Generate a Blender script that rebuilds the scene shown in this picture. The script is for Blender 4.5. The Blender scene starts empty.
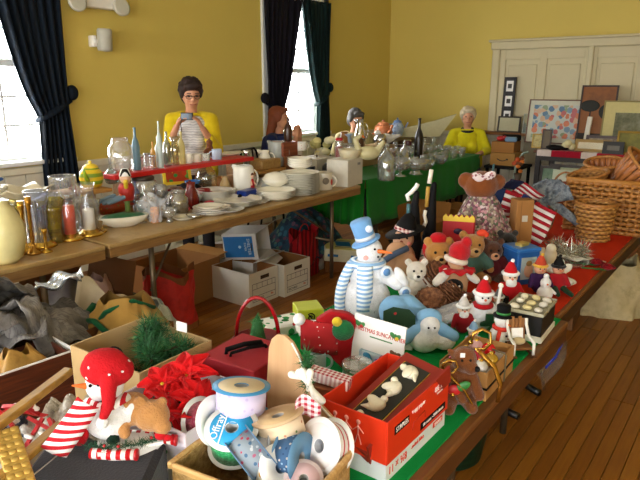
import bpy, math, random
from mathutils import Vector, Matrix, Euler
from math import sin, cos, pi, radians
RD = random.Random(11)
SC = bpy.context.scene
COL = SC.collection
# ------------------------------------------------------------------ camera, sky, light, exposure
CAM_H, PITCH, YAW, FOC = 1.55, math.atan(155/600), math.atan(465/math.hypot(600, 155)), 600.0
cd = bpy.data.cameras.new('camera'); cam = bpy.data.objects.new('camera', cd); COL.objects.link(cam)
cam.location = (0, 0, CAM_H); cam.rotation_euler = (pi/2-PITCH, 0, YAW)
cd.sensor_width = 36; cd.lens = 36*FOC/640; cd.clip_start = .05
SC.camera = cam
world = bpy.data.worlds.new('sky'); SC.world = world; world.use_nodes = True
bg = world.node_tree.nodes['Background']
bg.inputs[0].default_value = (.96, .975, 1.0, 1); bg.inputs[1].default_value = 13.0
SC.view_settings.view_transform = 'Standard'; SC.view_settings.look = 'None'
SC.view_settings.gamma = 1; SC.view_settings.use_curve_mapping = False
SC.view_settings.exposure = 1.25
XW, YB, XR, YF, ZC = -4.6, 7.8, 2.6, -3.4, 3.3
# windows: (wall, centre along the wall); right-wall and behind-camera ones are unseen, added for soft light
WIN_L = [-1.35, 2.12, 5.67]; ADDED_WIN_R = [-1.35]; ADDED_WIN_F = [-3.2, -1.6, 0, 1.6]
WZ0, WZ1, WHW = .98, 2.45, .5
def portal(loc, rot):
    l = bpy.data.lights.new('window_daylight', 'AREA'); l.shape = 'RECTANGLE'; l.size = 2*WHW; l.size_y = WZ1-WZ0
    l.cycles.is_portal = True
    o = bpy.data.objects.new('window_daylight', l); COL.objects.link(o); o.location = loc; o.rotation_euler = rot
ZM = (WZ0+WZ1)/2
for y in WIN_L: portal((XW-.17, y, ZM), (pi/2, 0, -pi/2))
for y in ADDED_WIN_R: portal((XR+.17, y, ZM), (pi/2, 0, pi/2))
for x in ADDED_WIN_F: portal((x, YF-.17, ZM), (pi/2, 0, 0))  # daylight through the added windows behind the camera
FWD = Vector((-sin(YAW)*cos(PITCH), cos(YAW)*cos(PITCH), -sin(PITCH)))
RGT = Vector((cos(YAW), sin(YAW), 0)); UPV = RGT.cross(FWD); EYE = Vector((0, 0, CAM_H))
def at(px, py, z=None, x=None, y=None):
    """where the sight line through a photo point meets a level (z) or an upright plane (x or y)"""
    r = FWD*FOC + RGT*(px-320) - UPV*(py-240)
    t = (z-CAM_H)/r.z if z is not None else (x/r.x if x is not None else y/r.y)
    return EYE + r*t
def S(loc): return (Vector(loc)-EYE).dot(FWD)/FOC      # metres covered by one photo pixel at that distance
# ------------------------------------------------------------------ geometry kit
def rotm(rot): return Euler(rot).to_matrix().to_4x4() if rot else Matrix.Identity(4)
class G:
    def __init__(s): s.v = []; s.f = []; s.sm = []
    def add(s, vs, fs, M=None, smooth=False):
        b = len(s.v)
        s.v += [tuple(M @ Vector(q)) for q in vs] if M is not None else [tuple(q) for q in vs]
        s.f += [tuple(i+b for i in q) for q in fs]; s.sm += [smooth]*len(fs); return s
    def M(s, c, rot): return Matrix.Translation(c) @ rotm(rot)
    def box(s, sx, sy, sz, c=(0, 0, 0), rot=None, ch=0):
        x, y, z = sx/2, sy/2, sz/2
        if ch <= 0:
            vs = [(a*x, b*y, d*z) for a in (-1, 1) for b in (-1, 1) for d in (-1, 1)]
            return s.add(vs, [(0, 1, 3, 2), (4, 6, 7, 5), (0, 4, 5, 1), (2, 3, 7, 6), (0, 2, 6, 4), (1, 5, 7, 3)], s.M(c, rot))
        vs = []; idx = {}
        for a in (-1, 1):
            for b in (-1, 1):
                for d in (-1, 1):
                    for k, q in enumerate(((a*x, b*(y-ch), d*(z-ch)), (a*(x-ch), b*y, d*(z-ch)), (a*(x-ch), b*(y-ch), d*z))):
                        idx[a, b, d, k] = len(vs); vs.append(q)
        I = idx; fs = []
        for a in (-1, 1):
            fs.append([I[a, -1, -1, 0], I[a, 1, -1, 0], I[a, 1, 1, 0], I[a, -1, 1, 0]][::a])
            fs.append([I[-1, a, -1, 1], I[-1, a, 1, 1], I[1, a, 1, 1], I[1, a, -1, 1]][::a])
            fs.append([I[-1, -1, a, 2], I[1, -1, a, 2], I[1, 1, a, 2], I[-1, 1, a, 2]][::a])
        for a in (-1, 1):
            for b in (-1, 1):
                o = a*b
                fs.append([I[a, b, -1, 0], I[a, b, -1, 1], I[a, b, 1, 1], I[a, b, 1, 0]][::o])
                fs.append([I[a, -1, b, 2], I[a, -1, b, 0], I[a, 1, b, 0], I[a, 1, b, 2]][::-o])
                fs.append([I[-1, a, b, 1], I[-1, a, b, 2], I[1, a, b, 2], I[1, a, b, 1]][::-o])
                for d in (-1, 1): fs.append([I[a, b, d, 0], I[a, b, d, 1], I[a, b, d, 2]][::a*b*d])
        return s.add(vs, fs, s.M(c, rot), False)
    def lathe(s, prof, n=18, c=(0, 0, 0), rot=None, sx=1, sy=1, a0=0, a1=2*pi):
        full = abs(a1-a0-2*pi) < 1e-6; m = n if full else n+1
        vs = []; rings = []
        for r, z in prof:
            if r <= 1e-6 and full: rings.append([len(vs)]*m); vs.append((0, 0, z)); continue
            rings.append(list(range(len(vs), len(vs)+m)))
            for i in range(m):
                a = a0+(a1-a0)*i/n; vs.append((r*cos(a)*sx, r*sin(a)*sy, z))
        fs = []
        for p, q in zip(rings, rings[1:]):
            for i in range(n):
                j = (i+1) % m
                t = []
                for k in (p[i], p[j], q[j], q[i]):
                    if k not in t: t.append(k)
                if len(t) > 2: fs.append(tuple(t))
        return s.add(vs, fs, s.M(c, rot), True)
    def ell(s, rx, ry=None, rz=None, c=(0, 0, 0), rot=None, n=16, m=10):
        ry = rx if ry is None else ry; rz = rx if rz is None else rz
        return s.lathe([(sin(pi*i/m), -rz*cos(pi*i/m)) for i in range(m+1)], n, c, rot, rx, ry)
    def cap(s, p, q, r1, r2=None, n=12):
        r2 = r1 if r2 is None else r2; p, q = Vector(p), Vector(q); d = q-p; L = d.length
        M = Matrix.Translation(p) @ d.to_track_quat('Z', 'Y').to_matrix().to_4x4()
        prof = [(r1*sin(pi/2*i/4), -r1*cos(pi/2*i/4)) for i in range(5)]+[(r2*cos(pi/2*i/4), L+r2*sin(pi/2*i/4)) for i in range(5)]
        prof[0] = (0, -r1); prof[-1] = (0, L+r2)
        g = G().lathe(prof, n); return s.add(g.v, g.f, M, True)
    def tube(s, pts, r, n=8, closed=False, flat=1.0):
        pts = [Vector(p) for p in pts]; K = len(pts); vs = []
        rr = r if isinstance(r, (list, tuple)) else [r]*K
        up = None
        for i, p in enumerate(pts):
            a = pts[(i-1) % K] if (closed or i) else p; b = pts[(i+1) % K] if (closed or i < K-1) else p
            t = (b-a).normalized()
            if up is None: up = Vector((0, 0, 1)) if abs(t.z) < .9 else Vector((1, 0, 0))
            x = up.cross(t).normalized(); y = t.cross(x); up = y
            for j in range(n):
                w = 2*pi*j/n; vs.append(p+x*rr[i]*cos(w)+y*rr[i]*flat*sin(w))
        fs = []
        for i in range(K if closed else K-1):
            for j in range(n):
                A = i*n; B = ((i+1) % K)*n; fs.append((A+j, A+(j+1) % n, B+(j+1) % n, B+j))
        if not closed: fs += [tuple(range(n))[::-1], tuple((K-1)*n+j for j in range(n))]
        return s.add(vs, fs, None, True)
    def prism(s, poly, h, c=(0, 0, 0), rot=None, smooth=False):
        n = len(poly); vs = [(x, y, 0) for x, y in poly]+[(x, y, h) for x, y in poly]
        return s.add(vs, [tuple(range(n))[::-1], tuple(range(n, 2*n))]+[(i, (i+1) % n, n+(i+1) % n, n+i) for i in range(n)], s.M(c, rot), smooth)
    def surf(s, fn, nu, nv, th=0.0, closed=False):
        """a sheet given by fn(u, v); th gives it thickness"""
        P = [[Vector(fn(i/nu, j/nv)) for j in range(nv+1)] for i in range(nu+1)]
        W = nv+1; vs = [p for row in P for p in row]
        fs = [(i*W+j, (i+1)*W+j, (i+1)*W+j+1, i*W+j+1) for i in range(nu) for j in range(nv)]
        if th:
            N = [Vector((0, 0, 0)) for _ in vs]
            for q in fs:
                nn = (vs[q[2]]-vs[q[0]]).cross(vs[q[3]]-vs[q[1]])
                for k in q: N[k] += nn
            o = len(vs); vs = vs+[p-(nn.normalized() if nn.length > 0 else nn)*th for p, nn in zip(vs, N)]
            fs = fs+[tuple(k+o for k in q[::-1]) for q in fs]
            rim = [(i*W, (i+1)*W) for i in range(nu)]+[((i+1)*W+nv, i*W+nv) for i in range(nu)]
            rim += [(j+1, j) for j in range(nv)]+[(nu*W+j, nu*W+j+1) for j in range(nv)]
            fs += [(b, a, a+o, b+o) for a, b in rim]
        return s.add(vs, fs, None, True)
    def put(s, g, c=(0, 0, 0), rot=None, sc=1):
        b = len(s.v); M = Matrix.Translation(c) @ rotm(rot) @ Matrix.Scale(sc, 4)
        s.v += [tuple(M @ Vector(q)) for q in g.v]; s.f += [tuple(i+b for i in q) for q in g.f]; s.sm += g.sm; return s
    def mesh(s, name, m):
        me = bpy.data.meshes.new(name); me.from_pydata(s.v, [], s.f)
        me.polygons.foreach_set('use_smooth', s.sm); me.materials.append(m); me.update(); return me
def part(name, g, m, parent, label=None, kind=None, loc=None, rot=None):
    o = bpy.data.objects.new(name, g.mesh(name, m) if isinstance(g, G) else g); COL.objects.link(o)
    if parent: o.parent = parent
    if loc is not None: o.location = loc
    if rot is not None: o.rotation_euler = rot
    if label: o['label'] = label
    if kind: o['kind'] = kind
    return o
def thing(name, label, cat, loc=(0, 0, 0), rz=0, group=None, rot=None):
    o = bpy.data.objects.new(name, None); COL.objects.link(o); o.empty_display_size = .05
    o.location = loc; o.rotation_euler = rot or (0, 0, rz); o['label'] = label; o['category'] = cat
    if group: o['group'] = group
    return o
def one(name, label, cat, g, m, loc=(0, 0, 0), rz=0, group=None, rot=None):
    o = part(name, g, m, None); o.location = loc; o.rotation_euler = rot or (0, 0, rz)
    o['label'] = label; o['category'] = cat
    if group: o['group'] = group
    return o
def dup(root, loc, rz=None, label=None, group=None, rot=None):
    def cp(o, par):
        c = o.copy(); COL.objects.link(c); c.parent = par
        for ch in o.children: cp(ch, c)
        return c
    r = cp(root, None); r.location = loc
    if rz is not None: r.rotation_euler = (0, 0, rz)
    if rot is not None: r.rotation_euler = rot
    if label: r['label'] = label
    if group: r['group'] = group
    return r
def struct(name, g, m, label=None):
    o = part(name, g, m, None); o['kind'] = 'structure'
    if label: o['label'] = label
    return o
def blob(name, g, m, parent, vox=.01, sm=4, label=None):
    """overlapping volumes fused into one continuous skin"""
    o = part(name, g, m, parent, label)
    r = o.modifiers.new('fuse', 'REMESH'); r.mode = 'VOXEL'; r.voxel_size = vox; r.use_smooth_shade = True
    s = o.modifiers.new('smooth', 'SMOOTH'); s.factor = .5; s.iterations = sm
    return o
def word(name, txt, size, m, parent, loc, rot, sx=1.0, ext=.0006, label=None):
    c = bpy.data.curves.new(name, 'FONT'); c.body = txt; c.size = size; c.align_x = 'CENTER'; c.align_y = 'CENTER'; c.extrude = ext; c.resolution_u = 2
    t = bpy.data.objects.new('tmp', c); me = bpy.data.meshes.new_from_object(t); bpy.data.objects.remove(t); bpy.data.curves.remove(c)
    me.materials.clear(); me.materials.append(m)
    o = part(name, me, m, parent, label, loc=loc, rot=rot); o.scale = (sx, 1, 1); return o
# ------------------------------------------------------------------ materials
MC = {}
class NT:
    def __init__(s, name):
        s.m = bpy.data.materials.new(name); s.m.use_nodes = True; s.t = s.m.node_tree; s.b = s.t.nodes['Principled BSDF']; s.out = s.t.nodes['Material Output']
        s.tc = s.n('ShaderNodeTexCoord')
    def n(s, ty, **k):
        o = s.t.nodes.new(ty)
        for a, b in k.items(): setattr(o, a, b)
        return o
    def l(s, a, b): s.t.links.new(a, b)
    def noise(s, scale, detail=3, co=None, rough=.5, vec=None):
        o = s.n('ShaderNodeTexNoise'); o.inputs['Scale'].default_value = scale; o.inputs['Detail'].default_value = detail; o.inputs['Roughness'].default_value = rough
        s.l(co if co is not None else s.tc.outputs['Object'], o.inputs['Vector'])
        if vec: 
            mp = s.n('ShaderNodeMapping'); mp.inputs['Scale'].default_value = vec; s.l(co if co is not None else s.tc.outputs['Object'], mp.inputs[0]); s.l(mp.outputs[0], o.inputs['Vector'])
        return o.outputs[0]
    def math(s, op, a, b=None, c=None):
        o = s.n('ShaderNodeMath', operation=op)
        for i, q in enumerate((a, b, c)):
            if q is None: continue
            if isinstance(q, (int, float)): o.inputs[i].default_value = q
            else: s.l(q, o.inputs[i])
        return o.outputs[0]
    def mix(s, fac, a, b):
        o = s.n('ShaderNodeMix', data_type='RGBA'); 
        if isinstance(fac, (int, float)): o.inputs[0].default_value = fac
        else: s.l(fac, o.inputs[0])
        for i, q in ((6, a), (7, b)):
            if isinstance(q, (tuple, list)): o.inputs[i].default_value = (*q[:3], 1)
            else: s.l(q, o.inputs[i])
        return o.outputs[2]
    def ramp(s, fac, stops, const=False):
        o = s.n('ShaderNodeValToRGB'); e = o.color_ramp.elements
        if const: o.color_ramp.interpolation = 'CONSTANT'
        while len(e) < len(stops): e.new(.5)
        for q, (p, c) in zip(e, stops): q.position = p; q.color = (*c[:3], 1)
        s.l(fac, o.inputs[0]); return o.outputs[0]
    def xyz(s):
        o = s.n('ShaderNodeSeparateXYZ'); s.l(s.tc.outputs['Object'], o.inputs[0]); return o.outputs
    def base(s, c):
        if isinstance(c, (tuple, list)): s.b.inputs['Base Color'].default_value = (*c[:3], 1)
        else: s.l(c, s.b.inputs['Base Color'])
        return s
    def set(s, rough=.5, metal=0, spec=.5, sheen=0):
        s.b.inputs['Roughness'].default_value = rough; s.b.inputs['Metallic'].default_value = metal
        s.b.inputs['Specular IOR Level'].default_value = spec; s.b.inputs['Sheen Weight'].default_value = sheen; return s
    def bump(s, h, st=.3, dist=.01):
        o = s.n('ShaderNodeBump'); o.inputs['Strength'].default_value = st; o.inputs['Distance'].default_value = dist
        s.l(h, o.inputs['Height']); s.l(o.outputs[0], s.b.inputs['Normal']); return s
def cached(fn):
    def w(*a, **k):
        key = (fn.__name__, a, tuple(sorted(k.items())))
        if key not in MC: MC[key] = fn(*a, **k)
        return MC[key]
    return w
def hx(c):
    if not isinstance(c, str): return c
    v = [int(c[i:i+2], 16)/255 for i in (0, 2, 4)]; return tuple(q/12.92 if q <= .04045 else ((q+.055)/1.055)**2.4 for q in v)
def sh(c, k): return tuple(min(1, q*k) for q in c)
@cached
def plain(c, rough=.55, metal=0, var=.1, scale=30, bump=0, bs=200, spec=.5, sheen=0):
    c = hx(c); t = NT('plain').set(rough, metal, spec, sheen); n = t.noise(scale)
    t.base(t.mix(n, sh(c, 1-var), sh(c, 1+var)))
    if bump: t.bump(t.noise(bs, 4), bump, .004)
    return t.m
def cloth(c, **k): return plain(c, .9, var=k.get('var', .15), scale=k.get('scale', 25), bump=k.get('bump', .4), bs=k.get('bs', 350), spec=.15, sheen=k.get('sheen', .1))
def plush(c, **k): return plain(c, .95, var=.22, scale=60, bump=.8, bs=260, spec=.1, sheen=.3)
@cached
def wood(c1, c2, axis=1, scale=6, rough=.45):
    c1, c2 = hx(c1), hx(c2); t = NT('wood').set(rough)
    v = [14.0, 14.0, 14.0]; v[axis] = 1.0
    n = t.noise(scale, 4, vec=tuple(v)); t.base(t.ramp(n, [(.3, c1), (.7, c2)])); t.bump(n, .08, .002); return t.m
@cached
def board(c='B08A58', rough=.8):
    c = hx(c); t = NT('cardboard').set(rough, spec=.25); n = t.noise(9, 4); f = t.noise(160, 2)
    t.base(t.mix(f, t.mix(n, sh(c, .86), sh(c, 1.08)), sh(c, .95))); t.bump(f, .06, .002); return t.m
@cached
def glass(c=(1, 1, 1), d=.12, rough=.03):
    c = tuple(q**.45 for q in hx(c)); t = NT('glass'); tr = t.n('ShaderNodeBsdfTransparent'); tr.inputs[0].default_value = (*c, 1)
    gl = t.n('ShaderNodeBsdfGlossy'); gl.inputs['Roughness'].default_value = rough
    lw = t.n('ShaderNodeLayerWeight'); lw.inputs[0].default_value = .35
    mx = t.n('ShaderNodeMixShader'); t.l(t.math('ADD', t.math('MULTIPLY', lw.outputs['Facing'], .38), d*.8), mx.inputs[0])
    df = t.n('ShaderNodeBsdfDiffuse'); df.inputs[0].default_value = (*[.3+.6*q for q in c], 1); m2 = t.n('ShaderNodeMixShader'); m2.inputs[0].default_value = d*.55
    t.l(tr.outputs[0], m2.inputs[1]); t.l(df.outputs[0], m2.inputs[2])
    t.l(m2.outputs[0], mx.inputs[1]); t.l(gl.outputs[0], mx.inputs[2]); t.l(mx.outputs[0], t.out.inputs[0]); t.t.nodes.remove(t.b); return t.m
@cached
def film(c='E8EEF0', a=.35, rough=.2):
    """thin clear or milky plastic"""
    c = hx(c); t = NT('plastic_film').set(rough); t.base(c); tr = t.n('ShaderNodeBsdfTransparent'); mx = t.n('ShaderNodeMixShader')
    n = t.noise(18, 3); t.l(t.math('ADD', t.math('MULTIPLY', n, .3), a-.15), mx.inputs[0]); t.l(tr.outputs[0], mx.inputs[1]); t.l(t.b.outputs[0], mx.inputs[2]); t.l(mx.outputs[0], t.out.inputs[0])
    t.bump(t.noise(30, 3), .6, .01); return t.m
@cached
def stripes(c1, c2, per, axis=0, duty=.5, rough=.8, wob=0, angle=False):
    c1, c2 = hx(c1), hx(c2); t = NT('stripes').set(rough, spec=.25); x = t.xyz()
    v = x[axis] if not angle else t.math('ARCTAN2', x[1], x[0])
    if wob: v = t.math('ADD', v, t.math('MULTIPLY', t.noise(20, 2), wob))
    f = t.math('GREATER_THAN', t.math('FRACT', t.math('ADD', t.math('DIVIDE', v, per), 50.0)), duty)
    t.base(t.mix(f, c1, c2)); t.bump(t.noise(300, 2), .2, .003); return t.m
@cached
def gingham(c1, c2, per, a=0, b=1):
    c1, c2 = hx(c1), hx(c2); t = NT('gingham').set(.85); x = t.xyz()
    f = [t.math('GREATER_THAN', t.math('FRACT', t.math('ADD', t.math('DIVIDE', x[k], per), 50.0)), .5) for k in (a, b)]
    t.base(t.mix(t.math('MULTIPLY', t.math('ADD', *f), .5), c2, c1)); return t.m
@cached
def print_(base, cols, scale=60, size=.45, rough=.85, bump=0):
    """a cloth or paper print of scattered spots in several colours"""
    base = hx(base); cols = [hx(c) for c in cols]; t = NT('print').set(rough, spec=.3)
    v = t.n('ShaderNodeTexVoronoi'); v.inputs['Scale'].default_value = scale; t.l(t.tc.outputs['Object'], v.inputs['Vector'])
    k = t.n('ShaderNodeSeparateColor'); t.l(v.outputs['Color'], k.inputs[0])
    col = t.ramp(k.outputs[0], [(i/len(cols), c) for i, c in enumerate(cols)], True)
    m = t.math('LESS_THAN', t.math('ADD', v.outputs['Distance'], t.math('MULTIPLY', t.noise(scale*2.5, 2), .25)), size)
    t.base(t.mix(m, base, col))
    if bump: t.bump(t.noise(250, 3), bump, .004)
    return t.m
@cached
def mottled(cols, scale=12, rough=.6, bump=.3, metal=0, bs=60):
    cols = [hx(c) for c in cols]; t = NT('mottled').set(rough, metal); n = t.noise(scale, 5, rough=.65)
    k = len(cols); t.base(t.ramp(n, [(.3+.4*i/(k-1), c) for i, c in enumerate(cols)])); t.bump(t.noise(bs, 3), bump, .006); return t.m
@cached
def wicker(c1, c2, su=110, sv=150):
    """fine over-and-under weave relief and tone on basket walls"""
    c1, c2 = hx(c1), hx(c2); t = NT('wicker').set(.55); x = t.xyz()
    a = t.math('SINE', t.math('MULTIPLY', t.math('ARCTAN2', x[1], x[0]), float(su)/4)); b = t.math('SINE', t.math('MULTIPLY', x[2], sv*2.2))
    w = t.math('ADD', t.math('MULTIPLY', t.math('MULTIPLY', a, b), .35), t.math('ADD', t.math('MULTIPLY', t.noise(40, 3), .5), .25))
    t.base(t.ramp(w, [(.15, c1), (.75, c2)])); t.bump(w, .7, .006); return t.m
@cached
def newsprint():
    t = NT('newsprint').set(.8, spec=.2); n = t.noise(7, 4)
    ln = t.math('GREATER_THAN', t.noise(60, 3, vec=(.5, 3, .5)), .52); ln = t.math('MULTIPLY', ln, t.math('GREATER_THAN', t.noise(14, 2), .48))
    t.base(t.mix(t.math('MULTIPLY', ln, .4), t.ramp(n, [(.3, hx('56524F')), (.7, hx('A09A94'))]), hx('3C3A3C'))); t.bump(t.noise(25, 4), .6, .01); return t.m
GLASS = glass(); GOLD = plain('D2A848', .2, .95, .15, bump=.1); BRASS = plain('B4863A', .24, .9, .2); SILVER = plain('C8C8C8', .18, .95, .1)
WHITE = plain('EDE9E0', .5, var=.05); PAPERW = plain('F2F0EC', .7, var=.04); BLACK = plain('080709', .7, var=.2, spec=.2); REDC = cloth('B5121B'); GREENC = cloth('1E4A2C')
CHINA = plain('E6DFCB', .2, var=.04); CHINA2 = plain('D9D3C4', .22, var=.05); KRAFT = board('A97C46'); KRAFTD = board('7E552B'); REDP = plain('B3161D', .4, var=.08)
ORANGE = plain('E06A1C', .5); GREENP = plain('2F7A36', .4); BLUEP = plain('2350A0', .4); YELLOWP = plain('E3C22E', .4); AMBER = glass('C79A22', .14); BLUEG = glass('6F90D8', .15); GREENG = glass('7E9448', .15)
MILK = plain('DDE3DF', .35, var=.05); TERRA = plain('9E3F1E', .5, var=.15)
# ------------------------------------------------------------------ the hall
YEL = plain('D3BB5C', .7, var=.04, scale=3, bump=.05, bs=90)
TRIM = plain('D8D2BA', .45, var=.04, scale=8)
SASH = plain('E2E4E0', .4, var=.03)
def wall_with_holes(name, holes, length0, length1, mk, label):
    """holes: centres along the wall; the wall is made of real pieces round real openings"""
    g = G(); edges = [length0]
    for h in holes: edges += [h-WHW, h+WHW]
    edges.append(length1)
    for i in range(0, len(edges), 2): mk(g, edges[i], edges[i+1], -.05, ZC)
    for h in holes: mk(g, h-WHW, h+WHW, -.05, WZ0); mk(g, h-WHW, h+WHW, WZ1, ZC)
    return struct(name, g, YEL, label)
TH = .2
wall_left = wall_with_holes('wall_left', WIN_L, YF-TH, YB+TH, lambda g, a, b, c, d: g.box(TH, b-a, d-c, (XW-TH/2, (a+b)/2, (c+d)/2)), 'yellow plaster wall with tall curtained windows')
wall_right = wall_with_holes('wall_right', ADDED_WIN_R, YF-TH, YB+TH, lambda g, a, b, c, d: g.box(TH, b-a, d-c, (XR+TH/2, (a+b)/2, (c+d)/2)), 'yellow plaster wall across the hall')
wall_front = wall_with_holes('wall_front', ADDED_WIN_F, XW, XR, lambda g, a, b, c, d: g.box(b-a, TH, d-c, ((a+b)/2, YF-TH/2, (c+d)/2)), 'yellow plaster end wall')
wall_back = struct('wall_back', G().box(XR-XW, TH, ZC+.05, ((XW+XR)/2, YB+TH/2, ZC/2-.025)), YEL, 'yellow plaster wall with the panelled serving hatch')
ceiling = struct('ceiling', G().box(XR-XW+2*TH, YB-YF+2*TH, .15, ((XW+XR)/2, (YB+YF)/2, ZC+.075)), plain('D8D3C4', .8, var=.02), 'off-white plaster ceiling')
# windows: casing, sill, sashes, panes, muntins
def window(idx, loc, rz):
    w = bpy.data.objects.new('window_%d' % idx, None); COL.objects.link(w); w.location = loc; w.rotation_euler = (0, 0, rz); w['kind'] = 'structure'; w['label'] = 'tall white sash window with small panes'
    H = WZ1-WZ0; g = G()                                   # local: x along wall, y out of the room, z up from the sill
    for s in (-1, 1): g.box(.1, .03, H+.2, (s*(WHW+.05), -.015, H/2)); g.box(.03, .2, H, (s*(WHW-.012), .1, H/2))
    g.box(2*WHW+.2, .03, .1, (0, -.015, H+.05)); g.box(2*WHW, .2, .03, (0, .1, H-.012))
    part('casing', g, SASH, w)
    part('window_sill', G().box(2*WHW+.24, .26, .035, (0, .06, -.01), ch=.006), SASH, w)
    for k, (z0, z1, yy) in enumerate(((0, H/2+.02, .1), (H/2-.02, H, .14))):
        g = G()
        for s in (-1, 1): g.box(.05, .035, z1-z0, (s*(WHW-.05), yy, (z0+z1)/2))
        g.box(2*WHW-.1, .034, .05, (0, yy, z0+.025)); g.box(2*WHW-.1, .034, .05, (0, yy, z1-.025))
        sash = part('sash', g, SASH, w)
        g = G(); part('muntin', g.box(.02, .02, z1-z0-.1, (-.15, yy, (z0+z1)/2)), SASH, sash); part('muntin', G().box(.02, .02, z1-z0-.1, (.15, yy, (z0+z1)/2)), SASH, sash)
        for q in (1/3, 2/3): part('muntin', G().box(2*WHW-.1, .02, .018, (0, yy+.001, z0+.05+(z1-z0-.1)*q)), SASH, sash)
        for i in range(3):
            for j in range(3):
                part('pane', G().box(.27, .003, (z1-z0-.1)/3-.02, ((i-1)*.3, yy+.004, z0+.05+(z1-z0-.1)*(j+.5)/3)), glass((.97, .99, 1), .03), sash)
    return w
k = 0
for y in WIN_L: k += 1; window(k, (XW, y, WZ0), pi/2)
for y in ADDED_WIN_R: k += 1; window(k, (XR, y, WZ0), -pi/2)
for x in ADDED_WIN_F: k += 1; window(k, (x, YF, WZ0), pi)  # unseen windows, added to give soft frontal light
# chair rail, wainscot, baseboards
WAIN = plain('CFC9B4', .5, var=.04)
def beadboard(name, a, b, fixed, along):
    """white wainscot of narrow boards, each with its own edges"""
    w = bpy.data.objects.new(name, None); COL.objects.link(w); w['kind'] = 'structure'; w['label'] = 'white painted board wainscot under the rail'
    n = int((b-a)/.16); st = (b-a)/n
    me = G().box(st-.006, .02, .74, ch=.003).mesh('wainscot_board', WAIN)
    for i in range(n):
        c = a+(i+.5)*st
        o = part('wainscot_board', me, None, w); o.location = (fixed+.01, c, .52) if along == 'y' else (c, fixed-.01, .52)
        if along == 'y': o.rotation_euler = (0, 0, pi/2)
beadboard('wall_left_wainscot', 1.2, YB-.03, XW, 'y'); beadboard('wall_back_wainscot', XW+.04, -.4, YB, 'x')
struct('trim_1', G().box(.035, YB-YF, .06, (XW+.018, (YB+YF)/2, .91), ch=.01), TRIM, 'white chair rail along the window wall')
struct('trim_2', G().box(XR-XW-.08, .035, .06, ((XR+XW)/2, YB-.018, .91), ch=.01), TRIM, 'white chair rail along the hatch wall')
struct('baseboard_left', G().box(.025, YB-YF, .14, (XW+.013, (YB+YF)/2, .07)), TRIM); struct('baseboard_back', G().box(XR-XW-.06, .025, .14, ((XR+XW)/2, YB-.013, .07)), TRIM)
# serving hatch in the back wall: casing, ledge, three shutter leaves each with two raised panels
hatch = bpy.data.objects.new('door_1', None); COL.objects.link(hatch); hatch['kind'] = 'structure'; hatch['label'] = 'wide serving hatch closed with white panelled shutters'
HX0, HX1, HZ0, HZ1 = -3.05, .42, .95, 2.06
HW = plain('CBBF98', .5, var=.05, scale=5)
part('casing', G().box(.1, .07, HZ1-HZ0, (HX0+.05, YB-.035, (HZ0+HZ1)/2), ch=.01).box(.1, .07, HZ1-HZ0, (HX1-.05, YB-.035, (HZ0+HZ1)/2), ch=.01).box(HX1-HX0+.04, .08, .1, ((HX0+HX1)/2, YB-.04, HZ1-.03), ch=.012).box(HX1-HX0+.1, .1, .03, ((HX0+HX1)/2, YB-.05, HZ1+.03), ch=.008), HW, hatch)
part('ledge', G().box(HX1-HX0+.12, .24, .035, ((HX0+HX1)/2, YB-.13, HZ0-.0), ch=.008), wood('7A4A22', '96602E', 0), hatch)
for i in range(3):
    a = HX0+.1+i*1.09; b = a+1.09
    lf = part('shutter', G().box(1.075, .02, HZ1-HZ0-.1, ((a+b)/2, YB-.012, (HZ0+HZ1)/2-.03)), HW, hatch)
    for xx in (a+.03, (a+b)/2, b-.03): part('stile', G().box(.085, .022, HZ1-HZ0-.1, (xx, YB-.03, (HZ0+HZ1)/2-.03), ch=.004), HW, lf)
    for zz in (HZ0+.09, HZ1-.14): part('rail', G().box(.95, .0215, .12, ((a+b)/2, YB-.029, zz), ch=.004), HW, lf)
    for xx in (a+.29, b-.29): part('raised_panel', G().box(.36, .016, HZ1-HZ0-.48, (xx, YB-.026, (HZ0+HZ1)/2-.025), ch=.007), HW, lf)
    if i < 2: part('post', G().box(.06, .06, HZ1-HZ0-.08, (b, YB-.05, (HZ0+HZ1)/2-.03), ch=.008), HW, hatch)
# floor: strip boards laid one by one where they can be told apart, a plain boarded slab elsewhere
def floor_mat(single):
    t = NT('floor_boards').set(.42, spec=.35); oi = t.n('ShaderNodeObjectInfo'); x = t.xyz()
    if single:
        rnd = oi.outputs['Random']; off = t.n('ShaderNodeCombineXYZ'); t.l(t.math('MULTIPLY', rnd, 40.0), off.inputs[0])
        ad = t.n('ShaderNodeVectorMath'); t.l(t.tc.outputs['Object'], ad.inputs[0]); t.l(off.outputs[0], ad.inputs[1]); co = ad.outputs[0]
    else:
        r = t.math('FLOOR', t.math('DIVIDE', x[0], .06)); wn = t.n('ShaderNodeTexWhiteNoise', noise_dimensions='1D'); t.l(r, wn.inputs['W']); rnd = wn.outputs[0]; co = t.tc.outputs['Object']
    n = t.noise(5, 4, co=co, vec=(14, 1, 14)); tone = t.math('ADD', t.math('MULTIPLY', n, .5), t.math('MULTIPLY', rnd, .4))
    c = t.ramp(tone, [(.15, hx('6B3D10')), (.5, hx('8C5518')), (.85, hx('A86E22'))])
    if not single: c = t.mix(t.math('LESS_THAN', t.math('FRACT', t.math('DIVIDE', x[0], .06)), .05), c, hx('2A1606'))
    t.base(c); t.bump(n, .06, .002); return t.m
FX0, FX1, FY0, FY1 = -3.6, .48, 1.6, 7.4
fl = G().box(FX1-FX0, FY1-FY0, .04, ((FX0+FX1)/2, (FY0+FY1)/2, -.045))
for a, b, c_, d in ((XW-TH, FX0, YF-TH, YB+TH), (FX1, XR+TH, YF-TH, YB+TH), (FX0, FX1, YF-TH, FY0), (FX0, FX1, FY1, YB+TH)): fl.box(b-a, d-c_, .065, ((a+b)/2, (c_+d)/2, -.0325))
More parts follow.
